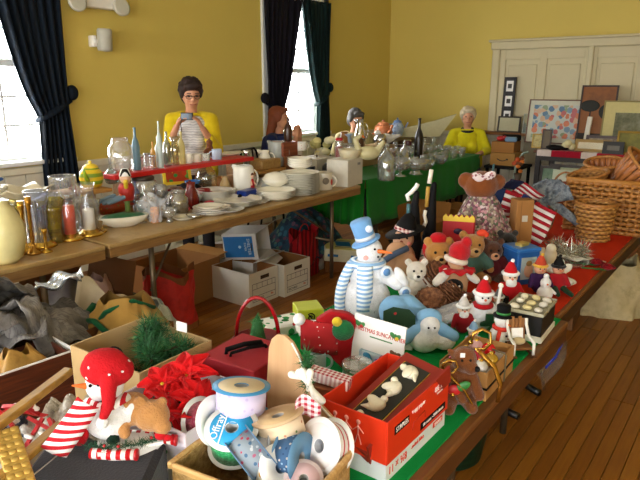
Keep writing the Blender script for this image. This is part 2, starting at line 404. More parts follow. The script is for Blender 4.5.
floor = struct('floor', fl, floor_mat(False), 'golden brown strip wood floor')
FM = floor_mat(True); PL = {L: G().box(.0575, L-.003, .02, (0, 0, -.01), ch=.0016).mesh('floor_plank', FM) for L in (1.2, 1.5, 1.8, 2.1, 2.4)}
PLX = {}
for i in range(int(round((FX1-FX0)/.06))):
    y = FY0
    while y < FY1-.01:
        L = RD.choice((1.2, 1.5, 1.8, 2.1, 2.4, 2.1, 2.4))
        if FY1-y-L < .5: L = FY1-y
        Lk = round(L, 2)
        if Lk not in PL: PL[Lk] = G().box(.0575, Lk-.003, .02, (0, 0, -.01), ch=.0016).mesh('floor_plank', FM)
        o = part('floor_plank', PL[Lk], None, floor); o.location = (FX0+(i+.5)*.06, y+L/2, 0); y += L
# curtains
def curtain(name, label, xw, y_out, y_in, z0, z1, ztie, y_tie0, y_tie1, mt):
    """one gathered panel: hangs from the rod between y_out and y_in, is drawn to y_tie0..y_tie1 at the tie, falls loose below"""
    t = thing(name, label, 'curtain', (xw, (y_out+y_in)/2, z0)); yc = (y_out+y_in)/2
    def fn(u, v):
        z = z0+(z1-z0)*v; ft = (ztie-z0)/(z1-z0)
        if v >= ft:
            k = (v-ft)/(1-ft); e = k**.62; e2 = k**.9; a = y_tie0+(y_out-y_tie0)*e2; b = y_tie1+(y_in-y_tie1)*e
        else:
            k = 1-v/ft; e = k**.8; a = y_tie0+(y_out-y_tie0)*e*.9; b = y_tie1+(y_in-y_tie1)*e*.12
        amp = .022+.012*sin(u*9); d = .05+amp*sin(u*pi*2*7)+.01*sin(u*40+v*5)
        return (d+.02, a+(b-a)*u-yc, z-z0)
    part('panel', G().surf(fn, 84, 30, .004), mt, t)
    part('tie_back', G().tube([(.005, y_out-yc, ztie+.16-z0), (.06, (y_out+y_tie0)/2-yc, ztie+.1-z0), (.115, (y_tie0+y_tie1)/2-yc, ztie-z0+.03), (.1, y_tie1-yc, ztie-z0-.03), (.03, y_tie1-yc, ztie-z0-.04)], .03, 8, flat=.5), mt, t)
    s = 1 if y_out > y_in else -1
    part('tie_knob', G().ell(.045, .05, .06, (.06, y_out-yc+s*.015, ztie+.16-z0)), mt, t)
    g = G().tube([(.05, y_out-yc, z1-z0-.02), (.05, y_in-yc, z1-z0-.02)], .012); part('rod', g, SASH, t)
NAVY = stripes('0A1420', '060B12', .035, 1, .6, .9, .02)
DKGR = stripes('0B2322', '071614', .03, 1, .6, .9, .02)
curtain('curtain', 'dark navy curtain tied back at the window by the emergency light', XW, 2.74, 2.16, .45, 2.55, 1.33, 2.7, 2.46, stripes('0A1622', '060C13', .035, 1, .6, .9, .02))
curtain('curtain', 'dark navy curtain tied back on the far side of the wide pane', XW, 1.5, 2.08, .45, 2.55, 1.33, 1.54, 1.78, stripes('0A1622', '060C13', .035, 1, .6, .9, .02))
curtain('curtain', 'near-black curtain tied back beside the seated red-haired woman', XW, 5.06, 5.7, .45, 2.5, 1.25, 5.1, 5.3, stripes('120D18', '0A0810', .035, 1, .6, .9, .02))
curtain('curtain', 'dark green curtain tied back on the corner side of the narrow window', XW, 6.24, 5.7, .45, 2.5, 1.36, 6.2, 6.0, DKGR)
# wall fittings
p = at(95, 3, x=XW+.05)
t = thing('emergency_light', 'white emergency light with two round lamp heads high on the wall', 'emergency light', (XW, p.y, p.z)); k = S(p)
part('housing', G().box(.08, 36*k*1.2, .2, (.04, 0, .06), ch=.01), WHITE, t)
for s in (-1, 1):
    part('lamp_head', G().lathe([(0, -.03), (.05, -.025), (.07, 0), (.075, .03), (.06, .032), (0, .02)], 18, (.1, s*.2, -.02), (0, pi/2-.2, 0)), plain('C9C6B4', .4), t)
p = at(100, 40, x=XW+.08)
t = thing('wall_speaker', 'small white cylindrical speaker on a bracket below the emergency light', 'speaker', (XW, p.y, p.z))
part('speaker_body', G().lathe([(0, -.09), (.055, -.085), (.06, -.07), (.06, .075), (.05, .09), (0, .092)], 18, (.1, .03, 0), (0, .08, 0)), plain('B9B6A6', .5), t)
part('bracket', G().box(.07, .04, .09, (.035, -.04, -.01), ch=.008).box(.04, .07, .03, (.06, -.01, -.01)), WHITE, t)
# ------------------------------------------------------------------ tables
def table(name, label, xf, y0, y1, zt, mtop, medge, depth=.76, legm=None, inset=.07):
    """a long folding table; xf is its long edge towards the aisle (depth runs to -x)"""
    L = y1-y0; t = thing(name, label, 'table', (xf-depth/2, (y0+y1)/2, 0)); legm = legm or plain('6A5B45', .4, .6)
    part('tabletop', G().box(depth, L-.01, .022, (0, 0, zt-.011), ch=.004), mtop, t)
    part('apron', G().box(.022, L-.02, .05, (depth/2-.012, 0, zt-.047)).box(.022, L-.02, .05, (-depth/2+.012, 0, zt-.047)).box(depth-.05, .022, .05, (0, L/2-.022, zt-.047)).box(depth-.05, .022, .05, (0, -L/2+.022, zt-.047)), medge, t)
    for s in (-1, 1):
        for q in (-1, 1):
            part('leg', G().tube([(q*(depth/2-inset), s*(L/2-.32), 0), (q*(depth/2-inset), s*(L/2-.32), zt-.03)], .016, 8), legm, t)
            part('brace', G().tube([(q*(depth/2-inset-.03), s*(L/2-.32), .38), (q*.06, s*(L/2-.75), zt-.03)], .009, 6), legm, t)
        part('crossbar', G().tube([(-depth/2+inset, s*(L/2-.32), .32), (depth/2-inset, s*(L/2-.32), .32)], .012, 6), legm, t)
    return t
TZ = .74
TAN = mottled(('9A7A46', 'AC8C56', 'A28250'), 14, .4, .05); EDGE = wood('7A5630', '96703E', 1)
table('folding_table', 'tan topped folding table holding brass and amber glass', -2.70, -.66, 1.745, TZ, TAN, EDGE)
table('folding_table', 'tan topped folding table crowded with stacked plates and mugs', -2.70, 1.755, 4.17, TZ, TAN, EDGE)
def draped(name, label, xf, y0, y1, zt, mc, drop_front, depth=.76):
    t = table(name, label, xf, y0, y1, zt, EDGE, EDGE, depth); L = y1-y0
    c = thing('tablecloth', label.replace('folding table', 'cloth over a folding table').replace(' under a green cloth', ''), 'tablecloth', (xf-depth/2, (y0+y1)/2, zt))
    return t, c
GREENT = cloth('1A7A20', var=.12, scale=8); FELT = cloth('078A3C', var=.1, scale=8, sheen=0); REDT = cloth('C02C08', var=.12, scale=8, sheen=0)
table('folding_table', 'folding table hidden under the long dark green cloth with glassware', -2.82, 4.42, 6.92, TZ-.004, EDGE, EDGE)
def drape(label, x0, x1, y0, y1, zt, mc, drops):
    """cloth: flat top plus hanging sides; drops = (front +x, back -x, low y, high y)"""
    o = thing('tablecloth', label, 'tablecloth', ((x0+x1)/2, (y0+y1)/2, zt)); hx_, hy = (x1-x0)/2, (y1-y0)/2
    part('top_cloth', G().box(2*hx_, 2*hy, .005, (0, 0, .0025)), mc, o)
    def side(a, b, nrm, d, amp=.012):
        def fn(u, v):
            p = Vector(a).lerp(Vector(b), u); w = (1-v)*d
            k = amp*(1-v)*(sin(u*38)+.6*sin(u*71+1)); return p+Vector(nrm)*(.006+.02*(1-v)+k)+Vector((0, 0, .005-w))
        return G().surf(fn, 80, 5, .003)
    if drops[0]: part('hanging_side', side((hx_, -hy, 0), (hx_, hy, 0), (1, 0, 0), drops[0]), mc, o)
    if drops[1]: part('hanging_side', side((-hx_, hy, 0), (-hx_, -hy, 0), (-1, 0, 0), drops[1]), mc, o)
    if drops[2]: part('hanging_side', side((-hx_, -hy, 0), (hx_, -hy, 0), (0, -1, 0), drops[2]), mc, o)
    if drops[3]: part('hanging_side', side((hx_, hy, 0), (-hx_, hy, 0), (0, 1, 0), drops[3]), mc, o)
    return o
drape('dark green cloth hanging almost to the floor under the glassware', -3.59, -2.81, 4.405, 6.94, TZ, GREENT, (.42, .2, .42, .42))
table('folding_table', 'folding table with dark edge carrying the Christmas goods', -.49, -.31, 2.13, TZ-.004, wood('6B3F1C', '7E5026', 1), wood('4A2A12', '5E381A', 1), inset=.27)
drape('bright green felt laid over the Christmas table', -1.24, -.515, -.3, 2.12, TZ-.004, FELT, (0, .12, 0, 0))
table('folding_table', 'folding table with dark edge under the red cloth and wicker baskets', -.53, 2.15, 4.59, TZ-.004, wood('6B3F1C', '7E5026', 1), wood('2E1A10', '3E2414', 1), inset=.27)
drape('red cloth laid over the table with the wicker baskets', -1.285, -.545, 2.16, 4.58, TZ-.004, REDT, (0, .12, 0, 0))
# raised boards at the back of the crockery table
def riser(label, x, y0, y1, z, w, m, mleg, th=.022):
    t = thing('display_shelf', label, 'shelf', (x, (y0+y1)/2, TZ))
    part('shelf_board', G().box(w, y1-y0, th, (0, 0, z-TZ-th/2), ch=.003), m, t)
    for s in (-1, 1): part('support', G().box(w*.8, .03, z-TZ-th, (0, s*((y1-y0)/2-.12), (z-TZ-th)/2)), mleg, t)
    return t
riser('red painted raised shelf board in front of the standing woman', -3.38, 2.22, 3.5, 1.0, .2, plain('C21A16', .45), EDGE, .03)
riser('plain wood raised shelf under the striped teapot', -3.36, 1.55, 2.18, .93, .22, wood('A87534', 'C08C46', 1), EDGE)
riser('plain wood raised shelf under the white pitcher', -3.36, 3.52, 3.86, .88, .22, wood('A87534', 'C08C46', 1), EDGE)
# ------------------------------------------------------------------ vessels
PROF = dict(
    tumbler=[(.78, 0), (.8, .03), (1, 1)], cylinder=[(.95, 0), (1, .03), (1, .97), (.98, 1)],
    wine=[(.8, 0), (.7, .02), (.12, .06), (.09, .42), (.2, .47), (.8, .6), (1, .76), (.86, 1)],
    sherbet=[(.6, 0), (.55, .03), (.12, .1), (.12, .35), (.5, .45), (.9, .7), (1, 1)],
    flute=[(.9, 0), (.8, .02), (.15, .05), (.12, .3), (.6, .45), (1, .75), (.85, 1)],
    bowl=[(.45, 0), (.5, .05), (.85, .45), (1, 1)], footbowl=[(.5, 0), (.35, .12), (.3, .3), (.75, .5), (1, 1)],
    plate=[(.6, 0), (.64, .2), (.72, .35), (1, 1)], jar=[(.85, 0), (1, .06), (1, .72), (.7, .86), (.7, 1)],
    vase=[(.6, 0), (.7, .04), (.55, .15), (.75, .4), (.8, .55), (.5, .82), (1, 1)], flared=[(.75, 0), (.8, .05), (.62, .35), (.7, .65), (1, 1)],
    hurricane=[(.55, 0), (.62, .05), (.98, .3), (1, .42), (.66, .75), (.62, .88), (.8, 1)],
    bottle=[(.95, 0), (1, .04), (1, .55), (.8, .66), (.32, .78), (.3, .96), (.36, 1)], jug=[(.8, 0), (.95, .08), (1, .4), (.7, .7), (.5, .85), (.62, 1)],
    globe=[(.5, 0), (.75, .08), (1, .42), (.95, .62), (.6, .88), (.42, .95), (.45, 1)], pot=[(.65, 0), (.8, .05), (1, .45), (.92, .75), (.6, 1)],
    bell=[(1, 0), (.95, .04), (.72, .35), (.6, .6), (.3, .72), (.12, .78), (.12, 1)],
    candlestick=[(1, 0), (.95, .05), (.4, .1), (.22, .2), (.35, .3), (.2, .42), (.3, .6), (.2, .75), (.42, .88), (.45, 1)],
    dish=[(.7, 0), (.8, .3), (1, 1)], trifle=[(.6, 0), (.5, .05), (.14, .1), (.14, .3), (.7, .4), (.92, .55), (1, 1)],
    dome=[(1, 0), (1, .5), (.85, .75), (.5, .94), (0, 1)], canister=[(.96, 0), (1, .03), (1, .9), (.95, .95), (.8, 1)])
def vg(kind, r, h, th=None, n=18, sx=1, sy=1, closed=False):
    p = [(a*r, b*h) for a, b in PROF[kind]]; th = th or max(.0025, .05*r)
    if closed: pr = [(0, 0)]+p+([(0, p[-1][1])] if p[-1][0] else [])
    else:
        inner = [(max(a-th, .0), max(b, th)) for a, b in p[::-1]]
        lo = next((i for i, (a, b) in enumerate(p) if i and a > .25*r and b > .25*h), 0) if kind in ('wine', 'sherbet', 'flute', 'trifle', 'footbowl') else 0
        if lo: inner = [q for q in inner if q[1] >= p[lo][1]-1e-6]; pr = [(0, 0)]+p+inner+[(0, inner[-1][1])]
        else: pr = [(0, 0)]+p+inner+[(0, th)]
    return G().lathe(pr, n, (0, 0, 0), None, sx, sy)
def lt(px, py, z):
    p = at(px, py, z)
    if z == TZ and p.y < 4.2:
        q = at(px, py+4, z); p = q if q.x < -2.83 else p
    if p.x < -3.39 and p.y < 4.3: p = at(px, py, x=-3.39); p.z = z
    return p
def vessel(name, label, cat, px, py, w, h, kind, m, z=TZ, group=None, closed=False, rz=0, sx=1, sy=1, n=18):
    """w, h: size in photo pixels at that distance, turned into metres"""
    p = lt(px, py, z); k = S(p); return one(name, label, cat, vg(kind, w*k/2, h*k, None, n, sx, sy, closed), m, p, rz, group)
def ring_handle(r, R_, th, c, rot=None, a0=-1.9, a1=1.9, n=12):
    return G().put(G().tube([(R_*cos(a0+(a1-a0)*i/n), 0, r*sin(a0+(a1-a0)*i/n)) for i in range(n+1)], th, 7), c, rot)
def mug(name, label, px, py, w, h, m, hm=None, z=TZ, rz=.6, prof='cylinder', group=None, extra=None):
    p = lt(px, py, z); k = S(p); r, H = w*k/2, h*k; t = thing(name, label, 'mug', p, rz, group)
    part('cup', vg(prof, r, H), m, t); part('handle', ring_handle(H*.3, H*.28, H*.06, (r*.95, 0, H*.5)), hm or m, t)
    if extra: extra(t, r, H)
    return t
def teapot(label, px, py, w, h, mb, ml, ms, z, rz=0, mh=None):
    p = lt(px, py, z); k = S(p); r, H = w*k/2, h*k; t = thing('teapot', label, 'teapot', p, rz)
    part('body', vg('pot', r*.62, H*.75, closed=True), mb, t)
    part('lid', G().lathe([(r*.4, H*.74), (r*.38, H*.8), (r*.2, H*.88), (r*.06, H*.9), (r*.1, H*.95), (r*.06, H), (0, H)], 14), ml, t)
    part('spout', G().tube([(r*.5, 0, H*.3), (r*.75, 0, H*.4), (r*.88, 0, H*.6), (r*1.0, 0, H*.74)], [r*.14, r*.11, r*.08, r*.07], 8), ms, t)
    part('handle', ring_handle(H*.24, r*.3, r*.06, (-r*.62, 0, H*.42), (0, 0, pi)), mh or ms, t); return t
def pitcher(label, px, py, w, h, m, z, rz=0, kind='jug', group=None, cat='pitcher'):
    p = lt(px, py, z); k = S(p); r, H = w*k/2, h*k; t = thing('pitcher', label, cat, p, rz, group)
    part('body', vg(kind, r*.8, H), m, t); part('spout', G().tube([(-r*.45, 0, H*.86), (-r*.7, 0, H*.97), (-r*.85, 0, H*1.02)], [r*.28, r*.2, r*.08], 8), m, t)
    part('handle', ring_handle(H*.3, r*.4, r*.07, (r*.7, 0, H*.55)), m, t); return t
def jar(name, label, px, py, w, h, m, ml, z=TZ, kind='jar', fill=None, knob=False, cat='jar', group=None):
    p = lt(px, py, z); k = S(p); r, H = w*k/2, h*k; t = thing(name, label, cat, p, 0, group); lr = PROF[kind][-1][0]*r
    part('body', vg(kind, r, H*.9), m, t)
    pr = [(lr*1.04, H*.88), (lr*1.06, H*.96), (lr*.9, H)] + ([(lr*.2, H*1.02), (lr*.12, H*1.06), (lr*.3, H*1.12), (0, H*1.16)] if knob else [(0, H)])
    part('lid', G().lathe([(0, H*.88)]+pr, 18), ml, t)
    if fill: part('contents', G().lathe([(0, .006), (r*.8, .006), (r*.86, H*.1), (r*.86, H*fill[1]), (0, H*fill[1]+.004)], 16), fill[0], t)
    return t
def stack(n, name, label, cat, px, py, w, dz, m, z=TZ, kind='plate', hh=None, group=None, jitter=.003):
    p = lt(px, py, z); k = S(p); r = w*k/2; g = vg(kind, r, hh or .022, .004); me = g.mesh(name, m)
    for i in range(n):
        one(name, label, cat, me, m, p+Vector((RD.uniform(-1, 1)*jitter, RD.uniform(-1, 1)*jitter, i*dz)), RD.random()*6, group)
    return p, k, n*dz
# --- brass, amber and crystal on the table by the wide window
vessel('lamp_globe', 'pale cream glass lamp globe at the table edge', 'lamp globe', 6, 262, 44, 62, 'globe', plain('E4D79A', .25, var=.08), closed=True)
p = at(4, 252, TZ); t = thing('glass_flower', 'blue glass flower on a green stem behind the cream globe', 'ornament', p-Vector((.12, -.02, 0)))
part('stem', G().tube([(0, 0, 0), (.01, .01, .15), (.0, .03, .25), (.02, .02, .33)], .009), GREENP, t)
part('flower_head', G().put(G().ell(.022, .022, .02), (.02, .02, .345)).put(G().ell(.03, .014, .012), (.05, .02, .35)).put(G().ell(.03, .014, .012), (-.01, .02, .35)).put(G().ell(.014, .03, .012), (.02, .05, .35)).put(G().ell(.014, .03, .012), (.02, -.01, .35)), BLUEP, t)
part('foot', G().lathe([(0, 0), (.04, 0), (.035, .01), (.01, .02), (0, .02)], 14), GREENP, t)
for i, (x, y, w, h, m, d) in enumerate(((20, 250, 15, 52, GOLD, 'tall gold candlestick behind the cream globe'), (29, 250, 14, 58, BRASS, 'twisted brass candlestick beside the crystal vase'), (34, 241, 12, 44, SILVER, 'silver candlestick behind the crystal vase'), (10, 238, 13, 55, BRASS, 'dark brass candlestick at the window end of the table'))):
    vessel('candlestick', d, 'candlestick', x, y, w, h, 'candlestick', m, closed=True, n=14)
t = thing('crystal_vase', 'crystal vase with a gold foot and bluish glints', 'vase', at(42, 246, TZ)); k = S(t.location)
part('bowl', vg('flared', 12*k, 56*k), glass('B8C8E8', .2), t); part('foot', G().lathe([(0, 0), (15*k, 0), (14*k, 3*k), (6*k, 7*k), (8*k, 14*k), (4*k, 20*k), (0, 20*k)], 16), GOLD, t)
p = at(30, 234, TZ); k = S(p)
def ruf(u, v):
    a = u*2*pi; r = (.25+.75*v)*26*k*(1+.16*v*sin(a*6)); return (p.x+r*cos(a), p.y+r*sin(a), p.z+.19+.07*v+.012*v*sin(a*6+1))
t = thing('ruffled_lampshade', 'cream ruffled glass lampshade above the brass candlesticks', 'lampshade', p)
part('shade', G().surf(lambda u, v: Vector(ruf(u, v))-p, 36, 6, .004), plain('CFC4A6', .25), t); part('stand', vg('candlestick', 14*k, .2, closed=True), BRASS, t)
t = thing('amber_vase', 'olive amber glass vase with a faceted foot', 'vase', at(55, 242, TZ)); k = S(t.location)
part('body', vg('flared', 13*k, 44*k), glass('D8C83A', .08), t); part('thick_base', G().lathe([(0, .001), (9*k, .001), (10*k, 4*k), (7.8*k, 12*k), (0, 12*k)], 10), AMBER, t); part('liquid', G().lathe([(0, 8*k), (7.5*k, 8*k), (8*k, 24*k), (9*k, 34*k), (0, 34*k)], 14), plain('A89A18', .15), t)
vessel('glass_cylinder', 'wide clear glass cylinder vase behind the amber vase', 'vase', 62, 226, 26, 54, 'cylinder', GLASS)
vessel('glass_vase', 'pale yellow glass vase at the window end', 'vase', 26, 234, 22, 40, 'vase', glass('D8CC6A', .2))
vessel('glass_bowl', 'blue glass bowl catching window light behind the crystal vase', 'bowl', 38, 232, 22, 22, 'bowl', BLUEG)
vessel('glass_tumbler', 'lime green glass tumbler behind the candlesticks', 'tumbler', 28, 222, 12, 26, 'tumbler', glass('B6C818', .2))
def candle_lamp(label, px, py, w, h, mc, ch):
    p = at(px, py, TZ); k = S(p); t = thing('hurricane_lamp', label, 'candle lamp', p)
    part('gold_dish', G().lathe([(0, 0), (w*.55*k, 0), (w*.62*k, 2*k), (w*.4*k, 3*k), (w*.3*k, 6*k), (0, 6*k)], 18), GOLD, t)
    part('chimney', G().put(vg('hurricane', w*k/2, h*k*.9), (0, 0, 5*k)), glass((1, 1, 1), .05), t)
    part('candle', G().lathe([(0, 5*k), (w*.26*k, 5*k), (w*.26*k, ch*k), (w*.2*k, ch*k+.004), (0, ch*k)], 14), mc, t)
candle_lamp('glass candle lamp with an orange-red candle on a gold dish', 73, 239, 22, 48, plain('D8401E', .4), 34)
candle_lamp('glass candle lamp with a fat white candle on a gold dish', 91, 234, 22, 52, WHITE, 26)
t = thing('candle_dish', 'small brass dish with an amber candle cup', 'candle holder', at(105, 231, TZ)); k = S(t.location)
part('dish', G().lathe([(0, 0), (7*k, 0), (8*k, 2.5*k), (7*k, 2*k), (0, 1.5*k)], 18), GOLD, t); part('cup', G().put(vg('tumbler', 4*k, 9*k), (0, 0, 2*k)), AMBER, t)
vessel('pillar_jar', 'clear glass jar holding yellow wax flowers', 'jar', 92, 219, 17, 32, 'jar', glass('E8E0B0', .12)); vessel('wax_flowers', 'yellow wax flowers packed in a glass jar', 'flowers', 92, 219, 11, 24, 'pot', plain('D8A838', .5), closed=True)
vessel('blue_glass_egg', 'small blue glass paperweight between the glass jars', 'paperweight', 80, 225, 9, 9, 'pot', BLUEG, closed=True)
# striped teapot and neighbours on the raised shelf
teapot('yellow and green striped teapot on the raised wood shelf', 92, 184, 38, 26, stripes('D9B82A', '7E9A2E', .045, 2, .5, .3), YELLOWP, plain('8FB02C', .3), .93, -.9)
vessel('glass_bowl', 'teal patterned glass bowl beside the striped teapot', 'bowl', 112, 181, 15, 15, 'globe', glass('8FC0B8', .25), .93)
vessel('glass_jar', 'large clear glass jar standing on the red shelf', 'jar', 122, 172, 24, 34, 'jar', GLASS, 1.0)
# jointed toy figure
p = at(127, 200, x=-3.19); p.z = TZ; k = S(p); t = thing('nutcracker_figure', 'wooden toy figure with red jacket, orange arm and striped cap', 'figure', p, -.6)
part('body', G().lathe([(0, 18*k), (7*k, 18*k), (8*k, 30*k), (6*k, 34*k), (0, 34*k)], 14), plain('B32A1E', .5), t)
for s in (-1, 1): part('leg', G().cap((s*3*k, 0, 2*k), (s*3*k, 0, 18*k), 2.4*k), plain('6E8A3A', .5), t)
part('arm', G().cap((-7*k, 0, 32*k), (5*k, -6*k, 22*k), 2.3*k), ORANGE, t); part('arm', G().cap((7*k, 0, 32*k), (12*k, 0, 38*k), 2.2*k), YELLOWP, t)
hd = part('head', G().ell(5.5*k, 5.5*k, 6*k, (0, 0, 40*k)), plain('E0B090', .5), t); part('cap', G().lathe([(0, 50*k), (4*k, 49*k), (5.8*k, 43*k), (6.2*k, 42*k), (0, 42*k)], 14), stripes('141414', 'E8E4DC', .02, 0), hd)
vessel('blue_bottle', 'tall slate blue bottle on the red shelf', 'bottle', 138, 170, 8, 42, 'bottle', plain('5F7F8C', .3), 1.0, closed=True)
vessel('cobalt_bottle', 'cobalt blue bottle under the red shelf', 'bottle', 139, 198, 8, 26, 'bottle', plain('1F4FA8', .25), closed=True)
for i, (x, w, h, d, m) in enumerate(((147, 7, 16, 'short clear salt shaker with silver top', GLASS), (152, 6, 14, 'clear pepper shaker with silver top', GLASS), (143, 5, 13, 'thin clear cruet by the slate blue bottle', GLASS))):
    jar('shaker', d+' on the red shelf', x, 169, w, h, m, SILVER, 1.0, 'tumbler', cat='shaker')
for i, (x, y, w, h, m, d) in enumerate(((161, 168, 6, 46, plain('B8C4BC', .4), 'tall pale grey bottle beside the standing woman'), (159, 167, 7, 30, plain('D8DCD4', .4), 'white square bottle in front of the tall grey bottle'), (168, 166, 8, 34, glass('6A7A70', .3), 'smoky glass bottle on the red shelf'), (176, 165, 12, 28, glass('D8C88A', .2), 'pale amber glass vase on the red shelf'), (182, 164, 7, 32, plain('D0C07A', .4), 'mustard ceramic bottle on the red shelf'), (154, 168, 5, 26, plain('CC8F2A', .4), 'slim golden brown bottle on the red shelf'))):
    vessel('bottle', d, 'bottle', x, y, w, h, 'bottle' if i != 3 else 'vase', m, 1.0, closed=i != 3, n=14)
for i, (x, y, w, h, d, m) in enumerate(((190, 160, 9, 9, 'small white creamer on the red shelf', CHINA), (197, 160, 10, 8, 'white china cup on the red shelf', CHINA), (204, 159, 8, 7, 'grey patterned cup on the red shelf', print_('CFCFC4', ('55606A', '8A9AA0'), 90)), (217, 157, 10, 10, 'pale blue square mug on the red shelf', plain('AEB8C8', .4)))):
    mug('cup', d, x, y, w, h, m, z=1.0, rz=i*1.3)
p = at(210, 158, 1.0); k = S(p); t = thing('bear_figurine', 'brown seated bear figurine on the red shelf', 'figurine', p, -.9); blob('body', G().ell(4.5*k, 4*k, 7*k, (0, 0, 7*k)).ell(3.6*k, 3.4*k, 3.6*k, (0, 0, 15*k)).ell(1.2*k, 1*k, 1.2*k, (-2.6*k, 0, 18.4*k)).ell(1.2*k, 1*k, 1.2*k, (2.6*k, 0, 18.4*k)).cap((-4*k, -2*k, 9*k), (-2*k, -5*k, 6*k), 1.5*k).cap((4*k, -2*k, 9*k), (2*k, -5*k, 6*k), 1.5*k), plush('6E3A1A'), t, .005)
p = at(229, 155, 1.0); t = one('white_platter', 'white oval platter lying on the red shelf end', 'platter', vg('plate', .1, .02, sx=1, sy=1.5), CHINA, p, 0)
# crockery
t = thing('oval_dish', 'long white boat-shaped serving dish with a green lid', 'dish', at(124, 226, TZ), 1.15); k = S(t.location)
part('dish_body', vg('bowl', 13*k, 11*k, sx=2.0, sy=1), CHINA, t); part('green_lid', G().lathe([(11.5*k, 9*k), (9*k, 12*k), (0, 14.5*k)], 20, sx=2.0, sy=1), plain('1E5A34', .3), t)
t = thing('terracotta_dish', 'terracotta casserole painted with flowers behind the white boat dish', 'dish', at(117, 215, TZ), 1.1); k = S(t.location)
part('dish_body', vg('bowl', 13*k, 12*k, sx=1.5, sy=1), print_('9A3E16', ('C9351E', '4E7A30', 'D98A2A', 'A8481E'), 55, .4, .4), t); part('handle', G().ell(4*k, 2*k, 1.5*k, (-20*k, 0, 9*k)).ell(4*k, 2*k, 1.5*k, (20*k, 0, 9*k)), TERRA, t)
for i in range(4):
    p = at(104+i*4.2, 206, .84); k = S(p); one('rolled_napkin', 'slate blue rolled napkin lying in a row of four', 'napkin', G().cap((-7*k, 0, 0), (7*k, 0, 5*k), 2.3*k), cloth('6F8390'), p+Vector((0, 0, .02)), .9, 'rolled blue napkins in the terracotta dish')
vessel('glass_bowl', 'cut glass bowl upside down between terracotta dish and canister', 'bowl', 137, 214, 16, 20, 'globe', GLASS)
t = thing('candle', 'peach candle wrapped in clear plastic', 'candle', at(152, 222, TZ)); k = S(t.location)
part('wax', G().lathe([(0, 0), (4*k, 0), (4*k, 15*k), (0, 17*k)], 14), plain('E0A070', .4), t)
def crump(u, v):
    a = u*2*pi; r = (5.5+9*v+2.2*sin(a*5+v*7)+1.2*sin(a*9))*k*(1-.0*v); return (r*cos(a), r*sin(a)*.8, (1+24*v+3*sin(a*3)*v)*k)
part('wrapper', G().surf(crump, 36, 8), film('EEF2F4', .3), t)
jar('glass_canister', 'large square-shouldered glass canister with a dark brown lid', 152, 206, 26, 34, GLASS, plain('3A2A1E', .4), kind='canister', fill=(glass('7A766A', .2), .45))
jar('glass_jar', 'faceted glass jar with a domed lid and red flower', 179, 211, 19, 24, glass('D8D0B0', .2), GLASS, knob=True, fill=(plain('B8AE90', .5), .4))
one('red_flower', 'single red artificial flower leaning on a glass jar', 'flower', G().put(G().ell(.016, .016, .01), (0, 0, 0)).put(G().ell(.014), (.015, .005, .005)).put(G().ell(.014), (-.01, .012, .004)), plain('D8303A', .6), at(184, 210, TZ)+Vector((.06, 0, .012)))
vessel('glass_bowl', 'wide clear salad bowl by the wrapped candle', 'bowl', 166, 216, 22, 10, 'bowl', GLASS); vessel('silver_dish', 'low silver dish by the table edge', 'dish', 168, 214, 26, 4, 'dish', SILVER); vessel('silver_dish', 'small round silver tray before the red coffee pot', 'dish', 196, 213, 20, 3, 'dish', SILVER)
vessel('crystal_goblet', 'cut crystal goblet before the glass canister', 'goblet', 163, 207, 14, 26, 'wine', glass('E8ECF0', .25)); vessel('silver_bowl', 'shiny silver bowl beside the glass canister', 'bowl', 171, 200, 14, 14, 'footbowl', SILVER)
pitcher('dark red ceramic coffee pot', 189, 205, 20, 26, plain('6E1A12', .25), TZ, -.6); vessel('red_bowl', 'dark red ceramic bowl behind the floral plates', 'bowl', 194, 194, 24, 11, 'bowl', plain('8A1E14', .3))
mug('red_mug', 'plain dark red mug in front of a plate stack', 209, 196, 13, 12, plain('8E1616', .3))
vessel('black_kettle', 'squat black kettle under the red shelf', 'kettle', 192, 187, 26, 14, 'pot', BLACK, closed=True); vessel('blue_bowl', 'bright blue glazed bowl under the red shelf', 'bowl', 195, 183, 16, 11, 'flared', plain('3C78B4', .25), .78)
p = at(178, 183, .80); k = S(p); t = thing('framed_picture', 'small yellow framed parrot coloured picture leaning under the shelf', 'picture', p, 0, rot=(0, -.25, -.4)); part('frame', G().box(.012, 28*k, 3*k, (0, 0, 0)).box(.012, 28*k, 3*k, (0, 0, 18*k)).box(.012, 3*k, 18*k, (0, 13*k, 9*k)).box(.012, 3*k, 18*k, (0, -13*k, 9*k)), YELLOWP, t); part('print', G().box(.006, 25*k, 16*k, (-.002, 0, 9*k)), print_('B5401E', ('C8401E', '3E8A3A', 'D8A020', '6AA040'), 18, .5), t)
stack(9, 'dinner_plate', 'cream plate in the stack behind the red mug', 'plate', 215, 197, 36, .008, CHINA2, group='plates stacked behind the red mug')
stack(3, 'floral_plate', 'square-edged plate printed with red flowers in a low stack', 'plate', 210, 208, 38, .012, print_('E4DED0', ('B02030', '3A4A8A', 'D8D0C0'), 40, .3, .3), group='low stack of floral plates'); stack(1, 'side_plate', 'cream side plate on top of the floral plates', 'plate', 208, 207, 28, .01, CHINA, TZ+.045)
vessel('glass_dome', 'clear glass cake dome with amber tint under the shelf end', 'dome', 213, 186, 22, 24, 'dome', glass('C8B070', .15), .78, closed=True)
pitcher('tall white cow-patterned pitcher with flowers', 241, 192, 26, 30, print_('E8E4D6', ('D8808A', 'E8E4D6', 'E8E4D6', '8FA86A'), 16, .3, .25), TZ, .9, 'canister')
stack(4, 'platter', 'white platter under the cow-patterned pitcher', 'platter', 241, 200, 50, .009, CHINA, group='platters under the pitcher')
